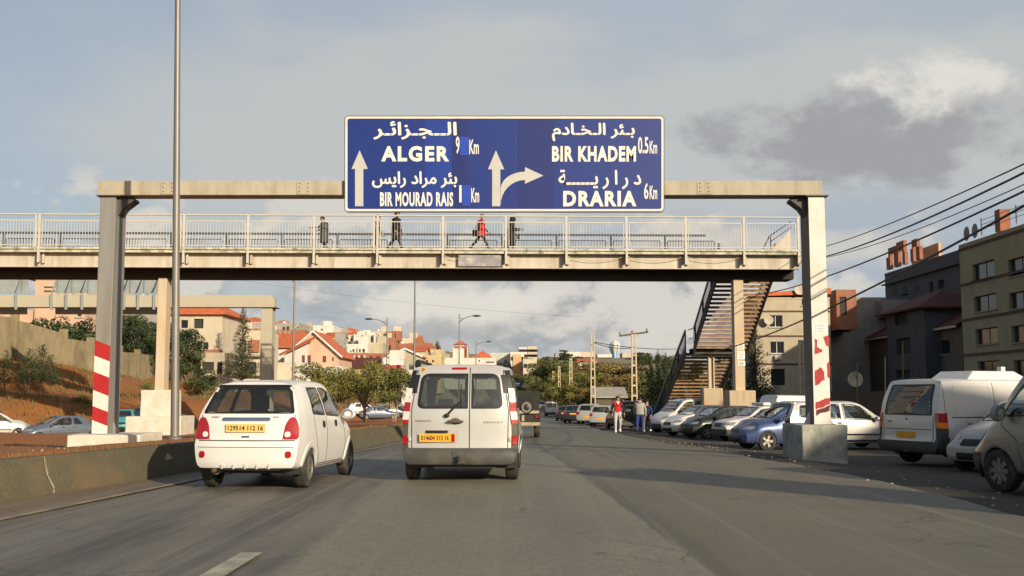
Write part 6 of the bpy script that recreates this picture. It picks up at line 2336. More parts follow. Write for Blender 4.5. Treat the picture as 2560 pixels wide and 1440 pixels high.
# ---- hill town, individually recognisable houses
def H(label, x0, x1, yt, yb_, Y, d, m, wins=(), name='hill_house', **k):
    return pb(name, label, x0, x1, yt, yb_, Y, d, m, wins, cat='house', sink=4, **k)
H('grey unfinished house with black openings on the hill crest left of the others', 690, 748, 812, 858, 270, 14, M_CONC, [(706, 817, 713, 826, 'void'), (716, 816, 723, 828, 'void'), (742, 818, 747, 824, 'void')])
c1 = H('cream stepped apartment house on the hill crest', 772, 834, 818, 862, 290, 14, W_WHITE, [(802, 822, 807, 826), (782, 835, 790, 840)])
extra_box(c1, 'terrace', 795, 848, 832, 862, 285, 4.9, W_CREAM)
extra_box(c1, 'stair_head', 772, 782, 814, 824, 289.5, 5, W_GREY)
H('low ochre house with faded roof on the slope', 812, 852, 842, 870, 262, 10, W_YEL, [(818, 848, 823, 853), (835, 848, 840, 853)], roof='gable', rh=1.2, roofm=M_ROOF)
H('grey flat roofed house below the ochre one', 826, 874, 858, 895, 240, 10, W_GREY, [(832, 868, 838, 874, 'void'), (850, 866, 856, 874)])
bl = H('long white and blue grey terrace with dark bays on the hill', 870, 966, 840, 866, 300, 12, W_MINT, [(876, 846, 880, 856, 'void'), (886, 845, 891, 862, 'void'), (901, 843, 905, 855), (914, 843, 921, 855, 'void'), (927, 843, 931, 853), (941, 842, 946, 856, 'void'), (953, 842, 959, 854, 'void')], parapet=.3)
for x in (884, 907, 934, 948):
    extra_box(bl, 'white_fin', x, x + 4, 835, 864, 298.6, 1.35, W_WHITE)
H('plain cream end house closing the white terrace', 966, 992, 834, 862, 298, 12, W_CREAM, [(975, 845, 977, 847), (981, 845, 983, 847)], parapet=.2)
wh = H('white house with a row of four dark windows and balcony', 866, 919, 866, 902, 232, 10, W_WHITE, [(881, 873, 886, 880), (889, 873, 894, 880), (897, 873, 902, 880), (906, 872, 912, 881), (875, 876, 879, 880)])
extra_box(wh, 'balcony', 866, 919, 881, 886, 230.6, 1.35, W_BEIGE)
H('blank beige plastered house beside the balcony house', 920, 958, 862, 902, 236, 10, W_BEIGE, [])
H('red brick house with black opening under construction', 958, 990, 850, 902, 246, 10, W_BRICK, [(962, 863, 977, 880, 'void')])
H('long pink brick house on the ridge', 980, 1032, 864, 902, 252, 12, W_BRICK, [(1014, 868, 1018, 874)])
H('red brick block with rooftop columns on the ridge', 1020, 1082, 866, 905, 262, 12, W_BRICK, [(1040, 872, 1046, 880)], parapet=.8)
br = H('terracotta row house with white columned openings', 842, 962, 890, 930, 200, 8, W_BRICK, [(878, 892, 882, 900), (890, 892, 894, 900), (902, 890, 906, 900), (924, 890, 930, 898, 'void'), (940, 890, 950, 899, 'shut')])
for x in (872, 884, 896, 910):
    extra_box(br, 'white_column', x, x + 3, 888, 901, 198.8, .4, W_WHITE)
extra_box(br, 'white_parapet', 885, 948, 903, 908, 198.6, 1.35, W_WHITE)
gb = H('grey plastered house with blank gable wall', 972, 1052, 890, 965, 178, 10, W_BEIGE, [(988, 884, 990, 890)], roof='gable', ridge='y', rh=1.2, roofm=M_ROOF)
H('house with small red roof peeping behind the blank gable', 996, 1062, 878, 900, 215, 10, W_CREAM, [(1010, 884, 1014, 889), (1040, 884, 1044, 890)], roof='gable', rh=1.0)
H('yellow house behind the silver van roof', 1056, 1104, 895, 930, 205, 9, W_YEL, [(1065, 900, 1070, 906), (1080, 900, 1085, 906)])
dr = H('long low building with dark tiled roof behind the median trees', 852, 948, 918, 970, 165, 7, W_YEL, [(860, 925, 868, 940), (880, 925, 888, 940), (905, 925, 912, 940)], roof='gable', rh=1.4, roofm=M_ROOFD)
cr = H('white shop building with crimson top band', 944, 1003, 913, 975, 160, 8, W_WHITE, [(974, 932, 978, 942), (987, 932, 992, 942), (955, 935, 960, 945)], parapet=.05)
extra_box(cr, 'crimson_band', 943.6, 1003.4, 912.6, 929, 159.8, .19, W_RED)
extra_box(cr, 'crimson_pilaster', 999, 1003.4, 929.2, 958, 159.8, .19, W_RED)
H('low white building with dark doors left of the silver van', 1004, 1048, 928, 975, 158, 7, W_WHITE, [(1009, 935, 1014, 946, 'void'), (1020, 938, 1025, 950, 'shut'), (1032, 938, 1036, 950)], parapet=.2)
# brick tower with pagoda roof
tw = H('square brick tower crowned by a small red pyramid roof', 1132, 1171, 871, 905, 240, 3.4, W_BRICK, [(1146, 878, 1150, 884)], name='brick_tower', parapet=.5)
for x in (1132, 1150, 1167):
    extra_box(tw, 'concrete_post', x - .4, x + 4, 867, 905, 239.6, .35, W_CREAM)
extra_box(tw, 'lantern', 1142, 1160, 860, 868, 240.6, 2.2, W_WHITE)
b = MB()
A, B_ = P(1134, 861, 240.2), P(1168, 861, 240.2)
ap = P(1151, 850, 241.8)
q = [A, B_, B_ + Vector((0, 3.2, 0)), A + Vector((0, 3.2, 0))]
for k in range(4): b.poly([q[k], q[(k + 1) % 4], ap])
b.poly(q)
b.obj('roof', M_ROOF, tw, world=True)
H('white walled house with broad red pyramid roof', 1184, 1228, 896, 918, 245, 9, W_WHITE, [(1195, 900, 1199, 905)], roof='hip', rh=1.9, over=.6)
H('long plain white wall house behind the van roof', 1100, 1240, 897, 925, 225, 8, W_WHITE, [(1196, 900, 1200, 904), (1215, 904, 1235, 907)], parapet=.2)
def flats(label, x0, x1, yt, yb_, Y, d, m, nx, ny, ww=1.1, wh=1.2, fl=2.9, v0=1.2, name='apartment_block', **k):
    O, w, h = pxb(x0, x1, yt, yb_, Y, 3)
    return building(name, label, O, 0, w, d, h, m, grid(w, h, nx, ny, ww, wh, v0=v0, fl=fl), right=grid(d, h, 2, ny, ww, wh, v0, fl), **k)
flats('pale mint apartment block with dark windows behind the van', 1226, 1276, 886, 950, 330, 12, W_MINT, 5, 4)
ff = flats('apartment block with tall orange panel rising right of the van', 1276, 1310, 884, 960, 322, 12, W_WHITE, 3, 5)
extra_box(ff, 'orange_panel', 1283, 1303, 886, 958, 321.7, .28, W_ORANGE)
flats('beige apartment block with red roof edge beside the green sign', 1308, 1342, 902, 955, 310, 12, W_CREAM, 3, 4)
flats('tall pale tower block farthest on the skyline', 1297, 1318, 870, 910, 620, 14, W_WHITE, 4, 9, 1.6, 1.5)
flats('second tower block with brown strips on the skyline', 1319, 1343, 868, 910, 620, 14, W_CREAM, 5, 9, 1.8, 1.5)
flats('white block of flats behind the cypress on the ridge', 1086, 1130, 882, 905, 420, 12, W_WHITE, 5, 3, 1.4, 1.5)
flats('grey shaded block on the far ridge', 1388, 1412, 884, 905, 600, 14, W_GREY, 4, 3, 1.8, 1.6)
flats('white block on the far ridge left of the lattice pole', 1412, 1452, 882, 905, 600, 14, W_WHITE, 5, 3, 1.8, 1.6)
flats('pinkish block on the far ridge behind the lattice pole', 1452, 1484, 882, 905, 600, 14, W_CREAM, 4, 3, 1.8, 1.6)
flats('low white block on the far ridge left of the water tower', 1494, 1530, 888, 905, 600, 14, W_WHITE, 5, 2, 1.8, 1.4)
flats('cream block on the far ridge right of the water tower', 1556, 1580, 884, 905, 610, 14, W_CREAM, 3, 3, 1.8, 1.4)
flats('small block on the far ridge behind the crossarm pole', 1590, 1614, 884, 905, 590, 14, W_CREAM, 3, 3, 1.8, 1.4)
H('white house with red roof line among the roadside trees', 1446, 1492, 904, 935, 300, 9, W_WHITE, [(1455, 910, 1460, 916), (1472, 910, 1478, 916)], roof='gable', rh=.8)
H('low shed with pale lean to roof behind the parked cars', 1490, 1560, 992, 1025, 105, 5, W_BROWN, [], roof='gable', rh=.8, roofm=M_CONC)
# ---- fillers of the same town, nothing in the photo tells them apart
rnd = random.Random(11)
cols = [W_CREAM, W_WHITE, W_GREY, W_BRICK, W_BEIGE, W_BEIGE, W_YEL, M_CONC, W_CREAM]
for k in range(96):
    px = rnd.uniform(560, 1090)
    Y = rnd.uniform(205, 400) if px < 760 else rnd.uniform(312, 400) if px < 1005 else rnd.uniform(275, 380)
    X = P(px, 900, Y).x
    zb = idw(X, Y) - 2
    w, d, h = rnd.uniform(5, 8.5), rnd.uniform(6, 8), rnd.choice((4.5, 5.0, 5.5, 6.5))
    building('hill_house', 'small plastered house packed into the hillside town', Vector((X - w / 2, Y, zb)), rnd.uniform(-.25, .25), w, d, h, rnd.choice(cols), grid(w, h, rnd.choice((2, 3)), 3, 1.0, 1.2, 2.8, 2.9), roof=rnd.choice(('flat',) * 6 + ('hip',) * 2), rh=1.3, cat='house', group='small houses on the hill', parapet=rnd.choice((.3, .7)))
# ---- water tower on the ridge
Yw = 640
wt = empty('water_tower', P(1538, 905, Yw), 0, 'white and blue bulb shaped water tower on the skyline', 'water tower')
s_ = Yw / F
prof = [(8, -6), (7.2, 4), (7.0, 14), (8.5, 22), (12, 30), (14.5, 37), (14.6, 42), (12.5, 49), (8, 54), (2.5, 56.5), (2.4, 59), (.1, 59.5)]
b = MB(); b.lathe([(r * s_ * .95, z * s_ * .93) for r, z in prof], 28)
b.obj('tank', W_WHITE, wt, smooth=60)
M_WBL = mat('sky blue paint', (.12, .30, .52), .7, .08, .5)
for k in range(8):
    a = 2 * pi * (k + .5) / 8
    b = MB()
    b.tube([(cos(a) * (r + .35) * s_ * .95, sin(a) * (r + .35) * s_ * .95, z * s_ * .93) for r, z in prof[:8]], 1.4 * s_, 6)
    b.obj('blue_rib', M_WBL, wt, smooth=60)

# ---- right: beige lit apartment house beyond the striped post
Yb = 116
O, w, h = pxb(1893, 2074, 748, 985, Yb, .5)
bh = building('apartment_house', 'sunlit beige apartment house with red roof edge behind the stairs', O, 0, w, 12, h, W_BEIGE, pxw(O, Yb, [(1923, 788, 1956, 818, 'white'), (1926, 854, 1960, 884, 'white'), (1928, 922, 1962, 963, 'plain'), (2004, 744, 2016, 764, 'white')]), style='white', bands=[P(1900, 780, Yb).z - O.z, P(1900, 842, Yb).z - O.z, P(1900, 912, Yb).z - O.z], cat='building', dep=.25, parapet=.2)
b = MB()
A, B_ = P(1890, 740, Yb - .4), P(2078, 720, Yb - .4)
b.prism([A, P(2078, 735, Yb - .4), B_, P(1890, 733, Yb - .4)], (0, 5, 0))
b.obj('roof_edge', M_ROOF, bh, world=True)
for (x, y) in ((1922, 800), (1998, 725)):
    b = MB(); c0 = P(x, y, Yb - .7)
    b.lathe([(.001, .12), (.3, .08), (.5, 0), (.5, -.02), (.001, .08)], 16, 'Y', c=c0, cap=False)
    b.bar(c0, c0 + Vector((0, .68, -.1)), .05)
    b.obj('satellite_dish', W_CREAM, bh, world=True, smooth=50)
extra_box(bh, 'air_conditioner', 1938, 1955, 889, 899, Yb - .35, .34, W_WHITE)
rb = pb('rooftop_room', 'brick rooftop room with red roof behind the striped post', 2092, 2140, 724, 790, Yb + 3, 8, W_BRICK, [(2100, 742, 2116, 788, 'void')], cat='building', parapet=0)

# ---- right: row of shaded houses facing the road (fronts look left)
# a front that looks to -X: yaw turned so that local -Y points left
def side_house(name, label, X, ya, yb_, z0, h, m, wins, depth=12, **k):
    """front plane at X, running from the far end ya to the near end yb_ (ya > yb_); u runs from far to near"""
    return building(name, label, Vector((X, ya, z0)), -pi / 2, ya - yb_, depth, h, m, wins, cat='building', **k)
def uv(X, ya, z0, rects):
    """pixel rectangles on a plane at X looking left -> openings"""
    r = []
    for q in rects:
        def at(px, py):
            u = (px - 1280.0) / F
            v = (720.0 - py) / F
            dy = cos(PITCH) - v * sin(PITCH)
            dz = sin(PITCH) + v * cos(PITCH)
            t = X / u
            return t * dy, CAMZ + t * dz
        (y0, zt0), (y1, _) = at(q[0], q[1]), at(q[2], q[1])
        ym, zb_ = at((q[0] + q[2]) / 2, q[3])
        _, zt_2 = at((q[0] + q[2]) / 2, q[1])
        r.append((ya - y0, zb_ - z0, ya - y1, zt_2 - z0) + tuple(q[4:]))
    return r
def yat(px, X):
    return X * F * cos(PITCH) / (px - 1280.0)
XO = 37.0
ya = yat(2402, XO)
zt = CAMZ + (HOR - 612) / F * ya
ol = side_house('apartment_house', 'olive yellow four storey apartment house at the right edge', XO, ya, 54, -.5, zt, W_OLIVE,
                uv(XO, ya, -.5, [(2430, 655, 2486, 697, 'framed'), (2519, 643, 2575, 688, 'framed'), (2434, 737, 2490, 777, 'framed'), (2522, 728, 2578, 770, 'framed'), (2438, 820, 2494, 860, 'framed'), (2528, 812, 2584, 855, 'framed'), (2444, 902, 2500, 945, 'framed'), (2534, 899, 2590, 945, 'framed')]), style='framed', parapet=.5, dep=.3)
for py in (622, 711, 799, 886):
    yy = ya
    z = CAMZ + (HOR - py) / F * ya
    b = MB(); b.box(XO - .12, XO - .003, 55, ya, z - .18, z)
    b.obj('string_course', M_BAND, ol, world=True)
for (px, py) in ((2422, 606), (2443, 604)):
    yy = yat(px, XO + .6)
    c0 = Vector((XO + .6, yy, zt + .95))
    b = MB(); b.lathe([(.001, .15), (.35, .1), (.6, 0), (.001, .11)], 16, 'X', c=c0, cap=False); b.bar(c0, c0 - Vector((0, 0, .6)), .06)
    b.obj('satellite_dish', W_GREY, ol, world=True, smooth=50)
b = MB()
for k in range(5):
    b.bar((XO + .6, ya - 3 - k * 6, zt + .4), (XO + .6, ya - 3 - k * 6, zt + 1.8), .08)
for z in (.9, 1.25, 1.6):
    b.bar((XO + .6, ya - 3, zt + z), (XO + .6, 58, zt + z), .035)
b.obj('roof_railing', M_STEEL, ol, world=True)
b = MB(); b.box(XO + .4, XO + 1.2, yat(2487, XO) - .5, yat(2487, XO) + .4, zt + .2, zt + 1.9)
b.obj('chimney', W_BRICK, ol, world=True)
# dark slate house with arcaded top
XS = 47.0
ya2, yb2 = yat(2213, XS), ya + .05
ztS = CAMZ + (HOR - 690) / F * ya2
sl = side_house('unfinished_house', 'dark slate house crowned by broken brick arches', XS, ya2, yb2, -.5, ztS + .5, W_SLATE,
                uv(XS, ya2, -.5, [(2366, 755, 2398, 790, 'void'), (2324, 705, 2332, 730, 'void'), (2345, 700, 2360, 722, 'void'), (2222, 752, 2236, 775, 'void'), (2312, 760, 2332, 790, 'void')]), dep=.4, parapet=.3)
def arch_window(root, px0, px1, pt_, pbm, X, name='arched_window'):
    b = MB()
    y0, y1 = yat(px0, X), yat(px1, X)
    zb_ = CAMZ + (HOR - pbm) / F * (y0 + y1) / 2
    zt_2 = CAMZ + (HOR - pt_) / F * (y0 + y1) / 2
    r = abs(y0 - y1) / 2
    c0 = (y0 + y1) / 2
    pts = [(X - .01, c0 + r, zb_), (X - .01, c0 - r, zb_)] + [(X - .01, c0 - r * cos(pi * k / 10), zt_2 - r + r * sin(pi * k / 10)) for k in range(11)]
    b.prism(pts, (.008, 0, 0))
    b.obj(name, M_SEAM, root, world=True)
for q in ((2229, 2244, 717, 737), (2253, 2271, 714, 736), (2285, 2300, 711, 732)):
    arch_window(sl, *q, XS)
b = MB(); b.box(XS - .5, XS - .003, yb2, ya2, CAMZ + (HOR - 712) / F * ya2 - .15, CAMZ + (HOR - 712) / F * ya2)
b.obj('cornice', W_SLATE, sl, world=True)
# brick arcade on the roof: piers and arch heads as separate bricks courses
def arcade():
    z0 = ztS + .75
    y0, y1 = yat(2216, XS), yat(2300, XS)
    w = (y0 - y1)
    prof = [(0, 3.0), (.28, 3.1), (.46, 2.9), (.56, 1.9), (.64, 1.1), (.72, 1.5), (.80, 2.4)]
    o = empty('brick_arcade', (XS + .3, y0, z0), 0, 'row of broken red brick arches on the dark slate roof', 'arcade')
    for (t0, t1) in ((0, .12), (.24, .38), (.50, .58), (.74, .82), (.90, 1.0)):
        b = MB()
        b.box(XS + .1, XS + .5, y0 - w * t1, y0 - w * t0, z0 - .02, z0 + 1.5)
        b.obj('arch_pier', W_BRICK, o, world=True)
    for (t0, t1, h) in ((.12, .24, 2.6), (.38, .50, 2.9), (.82, .90, 2.5)):
        b = MB()
        c0, r = y0 - w * (t0 + t1) / 2, w * (t1 - t0) / 2
        for k in range(8):
            a0, a1 = pi * k / 8, pi * (k + 1) / 8
            b.prism([(XS + .1, c0 + r * cos(a0), z0 + 1.5 + r * .8 * sin(a0)), (XS + .1, c0 + r * cos(a1), z0 + 1.5 + r * .8 * sin(a1)), (XS + .1, c0 + r * cos(a1), z0 + h), (XS + .1, c0 + r * cos(a0), z0 + h)], (.4, 0, 0))
        for sg in (-1, 1):
            b.box(XS + .1, XS + .5, min(c0 + sg * r, c0 + sg * r * 1.9), max(c0 + sg * r, c0 + sg * r * 1.9), z0 + 1.502, z0 + h)
        b.obj('arch_head', W_BRICK, o, world=True)
    b = MB(); b.box(XS + 3.2, XS + 3.5, y0 - w * .8, y0 - .2, z0 - .02, z0 + 2.2)
    b.obj('back_wall', W_ORANGE, o, world=True)
arcade()
# brown house with red lean-to roof in front, grey stair tower
XBn = 41.0
ya3, yb3 = yat(2090, XBn), yat(2400, XBn)
ztB = CAMZ + (HOR - 842) / F * yat(2210, XBn)
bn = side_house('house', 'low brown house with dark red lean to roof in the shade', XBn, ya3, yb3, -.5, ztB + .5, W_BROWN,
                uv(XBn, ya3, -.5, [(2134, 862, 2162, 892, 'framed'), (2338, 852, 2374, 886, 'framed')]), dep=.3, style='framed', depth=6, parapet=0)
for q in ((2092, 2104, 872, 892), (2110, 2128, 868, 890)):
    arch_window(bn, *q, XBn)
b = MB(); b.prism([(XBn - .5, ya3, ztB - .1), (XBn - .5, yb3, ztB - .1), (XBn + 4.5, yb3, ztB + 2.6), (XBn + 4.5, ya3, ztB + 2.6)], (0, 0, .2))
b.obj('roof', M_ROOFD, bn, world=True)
b = MB(); b.box(XBn - .56, XBn - .503, yb3, ya3, ztB - .22, ztB - .02)
b.obj('gutter', W_CREAM, bn, world=True)
XT = 39.6
ya4, yb4 = yat(2214, XT), yat(2308, XT)
ztT = CAMZ + (HOR - 778) / F * (ya4 + yb4) / 2
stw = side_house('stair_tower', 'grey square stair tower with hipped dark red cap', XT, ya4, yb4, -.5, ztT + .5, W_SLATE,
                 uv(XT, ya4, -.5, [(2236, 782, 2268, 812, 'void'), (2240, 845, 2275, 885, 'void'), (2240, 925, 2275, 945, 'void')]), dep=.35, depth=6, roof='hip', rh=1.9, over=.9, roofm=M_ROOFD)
extra = MB(); extra.prism([(42.0, yat(2165, 42), 10.0), (42.0, yat(2206, 42), 10.0), (42.0, yat(2206, 42), 12.0), (42.0, yat(2190, 42), 12.0)], (3, 0, 0))
tag(extra.obj('skylight_roof', W_GREY), 'pale grey lean to roof beside the stair tower', 'roof')
pb('grey_house', 'grey green flat roofed house between the beige and slate houses', 2066, 2216, 752, 985, 124, 10, W_GREY, [(2100, 790, 2125, 830, 'void')], cat='house', parapet=.4, sink=0)
b = MB(); c0 = P(2310, 862, 92)
ac = MB(); ac.cbox(Vector((XBn - .25, yat(2322, XBn), CAMZ + (HOR - 860) / F * yat(2322, XBn))), .45, 1.1, .75)
ac.obj('air_conditioner', W_WHITE, bn, world=True, bevel=.03)
# ---- compound wall, big dish, posts behind the parked vans
pb('compound_wall', 'low brown compound wall behind the parked vans', 2060, 2330, 978, 1015, 66, .4, W_BROWN, [], cat='wall', parapet=0, sink=.6)
dsh = empty('satellite_dish', P(2137, 1000, 62), 0, 'big pale satellite dish above the silver estate car', 'satellite dish')
b = MB(); c0 = P(2138, 948, 62)
b.lathe([(.001, .16), (.25, .12), (.43, .0), (.44, 0), (.44, -.02), (.42, -.02), (.001, .12)], 24, 'Y', c=c0, cap=False)
b.obj('reflector', mat('dish paint', (.46, .43, .33), .6), dsh, world=True, smooth=50)
b = MB(); b.tube([c0 + Vector((0, .15, 0)), c0 + Vector((.0, .2, -.2)), P(2138, 1010, 62) + Vector((0, .2, 0))], .04, 8)
b.obj('mast', M_STEEL, dsh, world=True)
b = MB(); b.tube([c0 + Vector((-.1, 0, .42)), c0 + Vector((-.05, -.45, .1))], .012, 6); b.sphere(c0 + Vector((-.05, -.45, .1)), .05)
b.obj('receiver', M_STEEL, dsh, world=True)
for (px, yt, lab) in ((2143, 905, 'thin dark post in front of the satellite dish'), (2213, 892, 'thin pale post left of the cargo van'), (2257, 855, 'thin rusty post behind the cargo van roof')):
    A, B_ = P(px, 1015, 60), P(px, yt, 60)
    o = empty('metal_post', A, 0, lab, 'post')
    b = MB(); b.tube([A - Vector((0, 0, .5)), B_], .035, 8)
    b.obj('pole', M_GALV if px == 2213 else M_TREAD, o, world=True)
    b = MB(); b.lathe([(.06, 0), (.06, .06)], 8, c=tuple(B_))
    b.obj('cap', M_STEEL, o, world=True)

# ---- houses and an added tower off to the right that shade the lot
def shade_block(label, X0, Y0, w, d, h, m):
    O = Vector((X0, Y0, -.3))
    return building('apartment_house', label, O, 0, w, d, h + .3, m, grid(w, h, 4, 4, 1.4, 1.3, 1.2, 3.0), left=grid(d, h, 6, 4, 1.4, 1.3, 1.2, 3.0), cat='building', group='houses shading the dirt lot')
shade_block('apartment house beside the dirt lot, off to the right', 37, 20, 12, 32, 16.0, W_OLIVE)
shade_block('apartment house by the road, off to the right near the camera', 36.5, -8, 12, 26, 15.0, W_BEIGE)
shade_block('apartment house by the road, off to the right behind the camera', 36, -52, 5, 36.5, 17.4, W_CREAM)
# ---- far green and blue signs over the road
fg = empty('sign_gantry', P(1372, 1010, 240), 0, 'far white gantry with small blue and green signs', 'gantry')
b = MB(); b.bar(P(1240, 966, 240), P(1372, 966, 240), .5, .45)
b.obj('beam', W_WHITE, fg, world=True)
b = MB(); b.bar(P(1371, 1020, 240), P(1371, 964, 240), .4, .4, (0, 1, 0))
b.obj('post', W_WHITE, fg, world=True)
for (x0, x1, y0, y1, m, lab) in ((1284, 1303, 953, 970, M_BLUES[1], 'blue'), (1325, 1347, 952, 971, mat('green sign sheet', (.03, .30, .16), .5), 'green')):
    b = MB(); b.prism([P(x0, y1, 239.5), P(x1, y1, 239.5), P(x1, y0, 239.5), P(x0, y0, 239.5)], (0, .1, 0))
    sg_ = b.obj('sign_panel', m, fg, world=True)
    for (a, q, c_, e) in ((.2, .3, .8, .42), (.3, .55, .75, .66)):
        b = MB(); b.prism([P(lerp(x0, x1, a), lerp(y0, y1, e), 239.4), P(lerp(x0, x1, c_), lerp(y0, y1, e), 239.4), P(lerp(x0, x1, c_), lerp(y0, y1, q), 239.4), P(lerp(x0, x1, a), lerp(y0, y1, q), 239.4)], (0, .05, 0))
        b.v = [fg.matrix_basis.inverted() @ p for p in b.v]
        b.obj('legend', W_WHITE, sg_)
# ------------------------------------------------------------------ trees and plants
def leafmat(name, c_):
    m = mat(name, c_, .7, .28, .9, 0, spec=.25)
    b = m.node_tree.nodes['Principled BSDF']
    b.inputs['Subsurface Weight'].default_value = 0
    return m
L_OL = [leafmat('olive leaf light', (.20, .18, .042)), leafmat('olive leaf', (.135, .135, .034)), leafmat('olive leaf deep', (.07, .08, .022))]
L_DK = [leafmat('pine needle light', (.050, .070, .022)), leafmat('pine needle', (.030, .046, .016)), leafmat('pine needle deep', (.018, .030, .012))]
L_GR = [leafmat('green leaf light', (.145, .15, .048)), leafmat('green leaf', (.09, .105, .032)), leafmat('green leaf deep', (.05, .066, .022))]
L_BR = [leafmat('brown olive leaf light', (.19, .135, .045)), leafmat('brown olive leaf', (.12, .09, .03)), leafmat('brown olive leaf deep', (.07, .056, .022))]
M_BARK = mat('grey brown bark', (.15, .115, .08), .95, .25, 4, .5)
M_BARKL = mat('pale bark', (.30, .24, .16), .95, .2, 4, .5)

def leaf_mesh(name, clumps, n, size, mats, seed, flat=.6, droop=0.0):
    """crown: many leaf sized faces spread through clumps [(cx,cy,cz,rx,ry,rz)]"""
    rnd = random.Random(seed)
    V, Fc, mi = [], [], []
    vol = [c_[3] * c_[4] * c_[5] for c_ in clumps]
    tot = sum(v ** .67 for v in vol)
    for ci, c_ in enumerate(clumps):
        k = int(n * vol[ci] ** .67 / tot)
        tone = rnd.random()
        for _ in range(k):
            while True:
                d = Vector((rnd.uniform(-1, 1), rnd.uniform(-1, 1), rnd.uniform(-1, 1)))
                if .05 < d.length < 1: break
            r = d.length
            d = d / r * (r ** .45)
            p = Vector((c_[0] + d.x * c_[3], c_[1] + d.y * c_[4], c_[2] + d.z * c_[5]))
            nn = (d + Vector((rnd.gauss(0, .5), rnd.gauss(0, .5), rnd.gauss(.25, .5)))).normalized()
            t = nn.cross(Vector((rnd.gauss(0, 1), rnd.gauss(0, 1), rnd.gauss(0, 1)))).normalized()
            w = nn.cross(t)
            s = size * rnd.uniform(.55, 1.35)
            i = len(V)
            V += [p - t * s, p - w * s * flat, p + t * s, p + w * s * flat * rnd.uniform(.7, 1.2)]
            Fc.append((i, i + 1, i + 2, i + 3))
            q = tone * .55 + rnd.random() * .45 + d.z * .12
            mi.append(0 if q > .62 else 1 if q > .34 else 2)
    me = bpy.data.meshes.new(name)
    me.from_pydata(V, [], Fc)
    for m in mats: me.materials.append(m)
    me.polygons.foreach_set('material_index', mi)
    return me

def limbs(paths, m=M_BARK, n=7):
    b = MB()
    for pts, rs in paths:
        b.tube(pts, rs, n)
    me = b.mesh('trunk', 60)
    me.materials.append(m)
    return me

def tree_obj(name, label, loc, crown, trunk, s=1.0, rz=0.0, group=None, sz=None, cat='tree'):
    o = empty(name, loc, 0, label, cat, group)
    o.rotation_euler = (0, 0, rz)
    o.scale = (s, s, sz or s)
    link('trunk', trunk, None, o)
    link('crown', crown, None, o)
    return o

def broadleaf(seed, h, w, mats, n=5200, size=.085, stems=1, trunk_h=.35, bark=M_BARK):
    rnd = random.Random(seed)
    clumps, paths = [], []
    k = 26
    for i in range(k):
        a = rnd.uniform(0, 2 * pi)
        rr = sqrt(rnd.random()) * w / 2 * .82
        zz_ = lerp(trunk_h, .93, rnd.random() ** .8)
        env = 1 - abs(zz_ - .6) * .9
        x, y, z = cos(a) * rr * env, sin(a) * rr * env, h * zz_
        r = rnd.uniform(.10, .20) * w
        clumps.append((x, y, z, r, r, r * rnd.uniform(.55, .8)))
        base = rnd.randrange(stems)
        bx = (base - (stems - 1) / 2) * .22
        mid = Vector((bx + x * .35, y * .35, h * trunk_h * rnd.uniform(.8, 1.2)))
        paths.append(([(bx * .4, 0, -.2), (bx, 0, h * trunk_h * .45), mid, (x * .8, y * .8, z - r * .2)], [.022 * h if i < stems else .011 * h, .017 * h if i < stems else .010 * h, .008 * h, .003 * h]))
    return leaf_mesh('crown', clumps, n, size, mats, seed), limbs(paths, bark)

def conifer(seed, h, w, mats, n=5200, size=.085, base=.08, tiers=20, power=1.0, gap=.5):
    rnd = random.Random(seed)
    clumps = []
    paths = [([(0, 0, -.2), (0, 0, h * .5), (0, 0, h)], [.018 * h, .011 * h, .003 * h])]
    for t in range(tiers):
        z = h * lerp(base, .985, t / (tiers - 1))
        rr = w / 2 * (1 - (t / tiers)) ** power * rnd.uniform(.75, 1.1) + .03 * w
        k = max(3, int(7 * (1 - t / tiers * .6)))
        a0 = rnd.uniform(0, 6)
        for i in range(k):
            a = a0 + 2 * pi * i / k + rnd.uniform(-.3, .3)
            L_ = rr * rnd.uniform(.7, 1.1)
            for q in (.35, .68, .95):
                clumps.append((cos(a) * L_ * q, sin(a) * L_ * q, z + (L_ * .18 * q if gap > .4 else L_ * .5 * q) + rnd.uniform(-.05, .05), L_ * .24 + .04, L_ * .24 + .04, h * .020 + L_ * .05))
            paths.append(([(0, 0, z - .03 * h), (cos(a) * L_ * .9, sin(a) * L_ * .9, z + (L_ * .14 if gap > .4 else L_ * .45))], [.006 * h, .002 * h]))
    return leaf_mesh('crown', clumps, n, size, mats, seed, .35), limbs(paths, M_BARK, 5)

def cypress(seed, h, w, mats, n=4200, size=.10):
    rnd = random.Random(seed)
    clumps = []
    for i in range(46):
        z = h * (i + .5) / 46
        r = w / 2 * min(1, (i + 2) / 9) * (1 - (i / 46) ** 2.2) + .06
        a = rnd.uniform(0, 2 * pi)
        clumps.append((cos(a) * r * .35, sin(a) * r * .35, z, r * .75, r * .75, h * .05))
    return leaf_mesh('crown', clumps, n, size, mats, seed, .35), limbs([([(0, 0, -.2), (0, 0, h * .9)], [.03 * h * .6, .01])], M_BARK, 6)

def at_px(px, pbase, Y, dz=0.0):
    X = P(px, pbase, Y).x
    return Vector((X, Y, gz(X, Y) + dz))
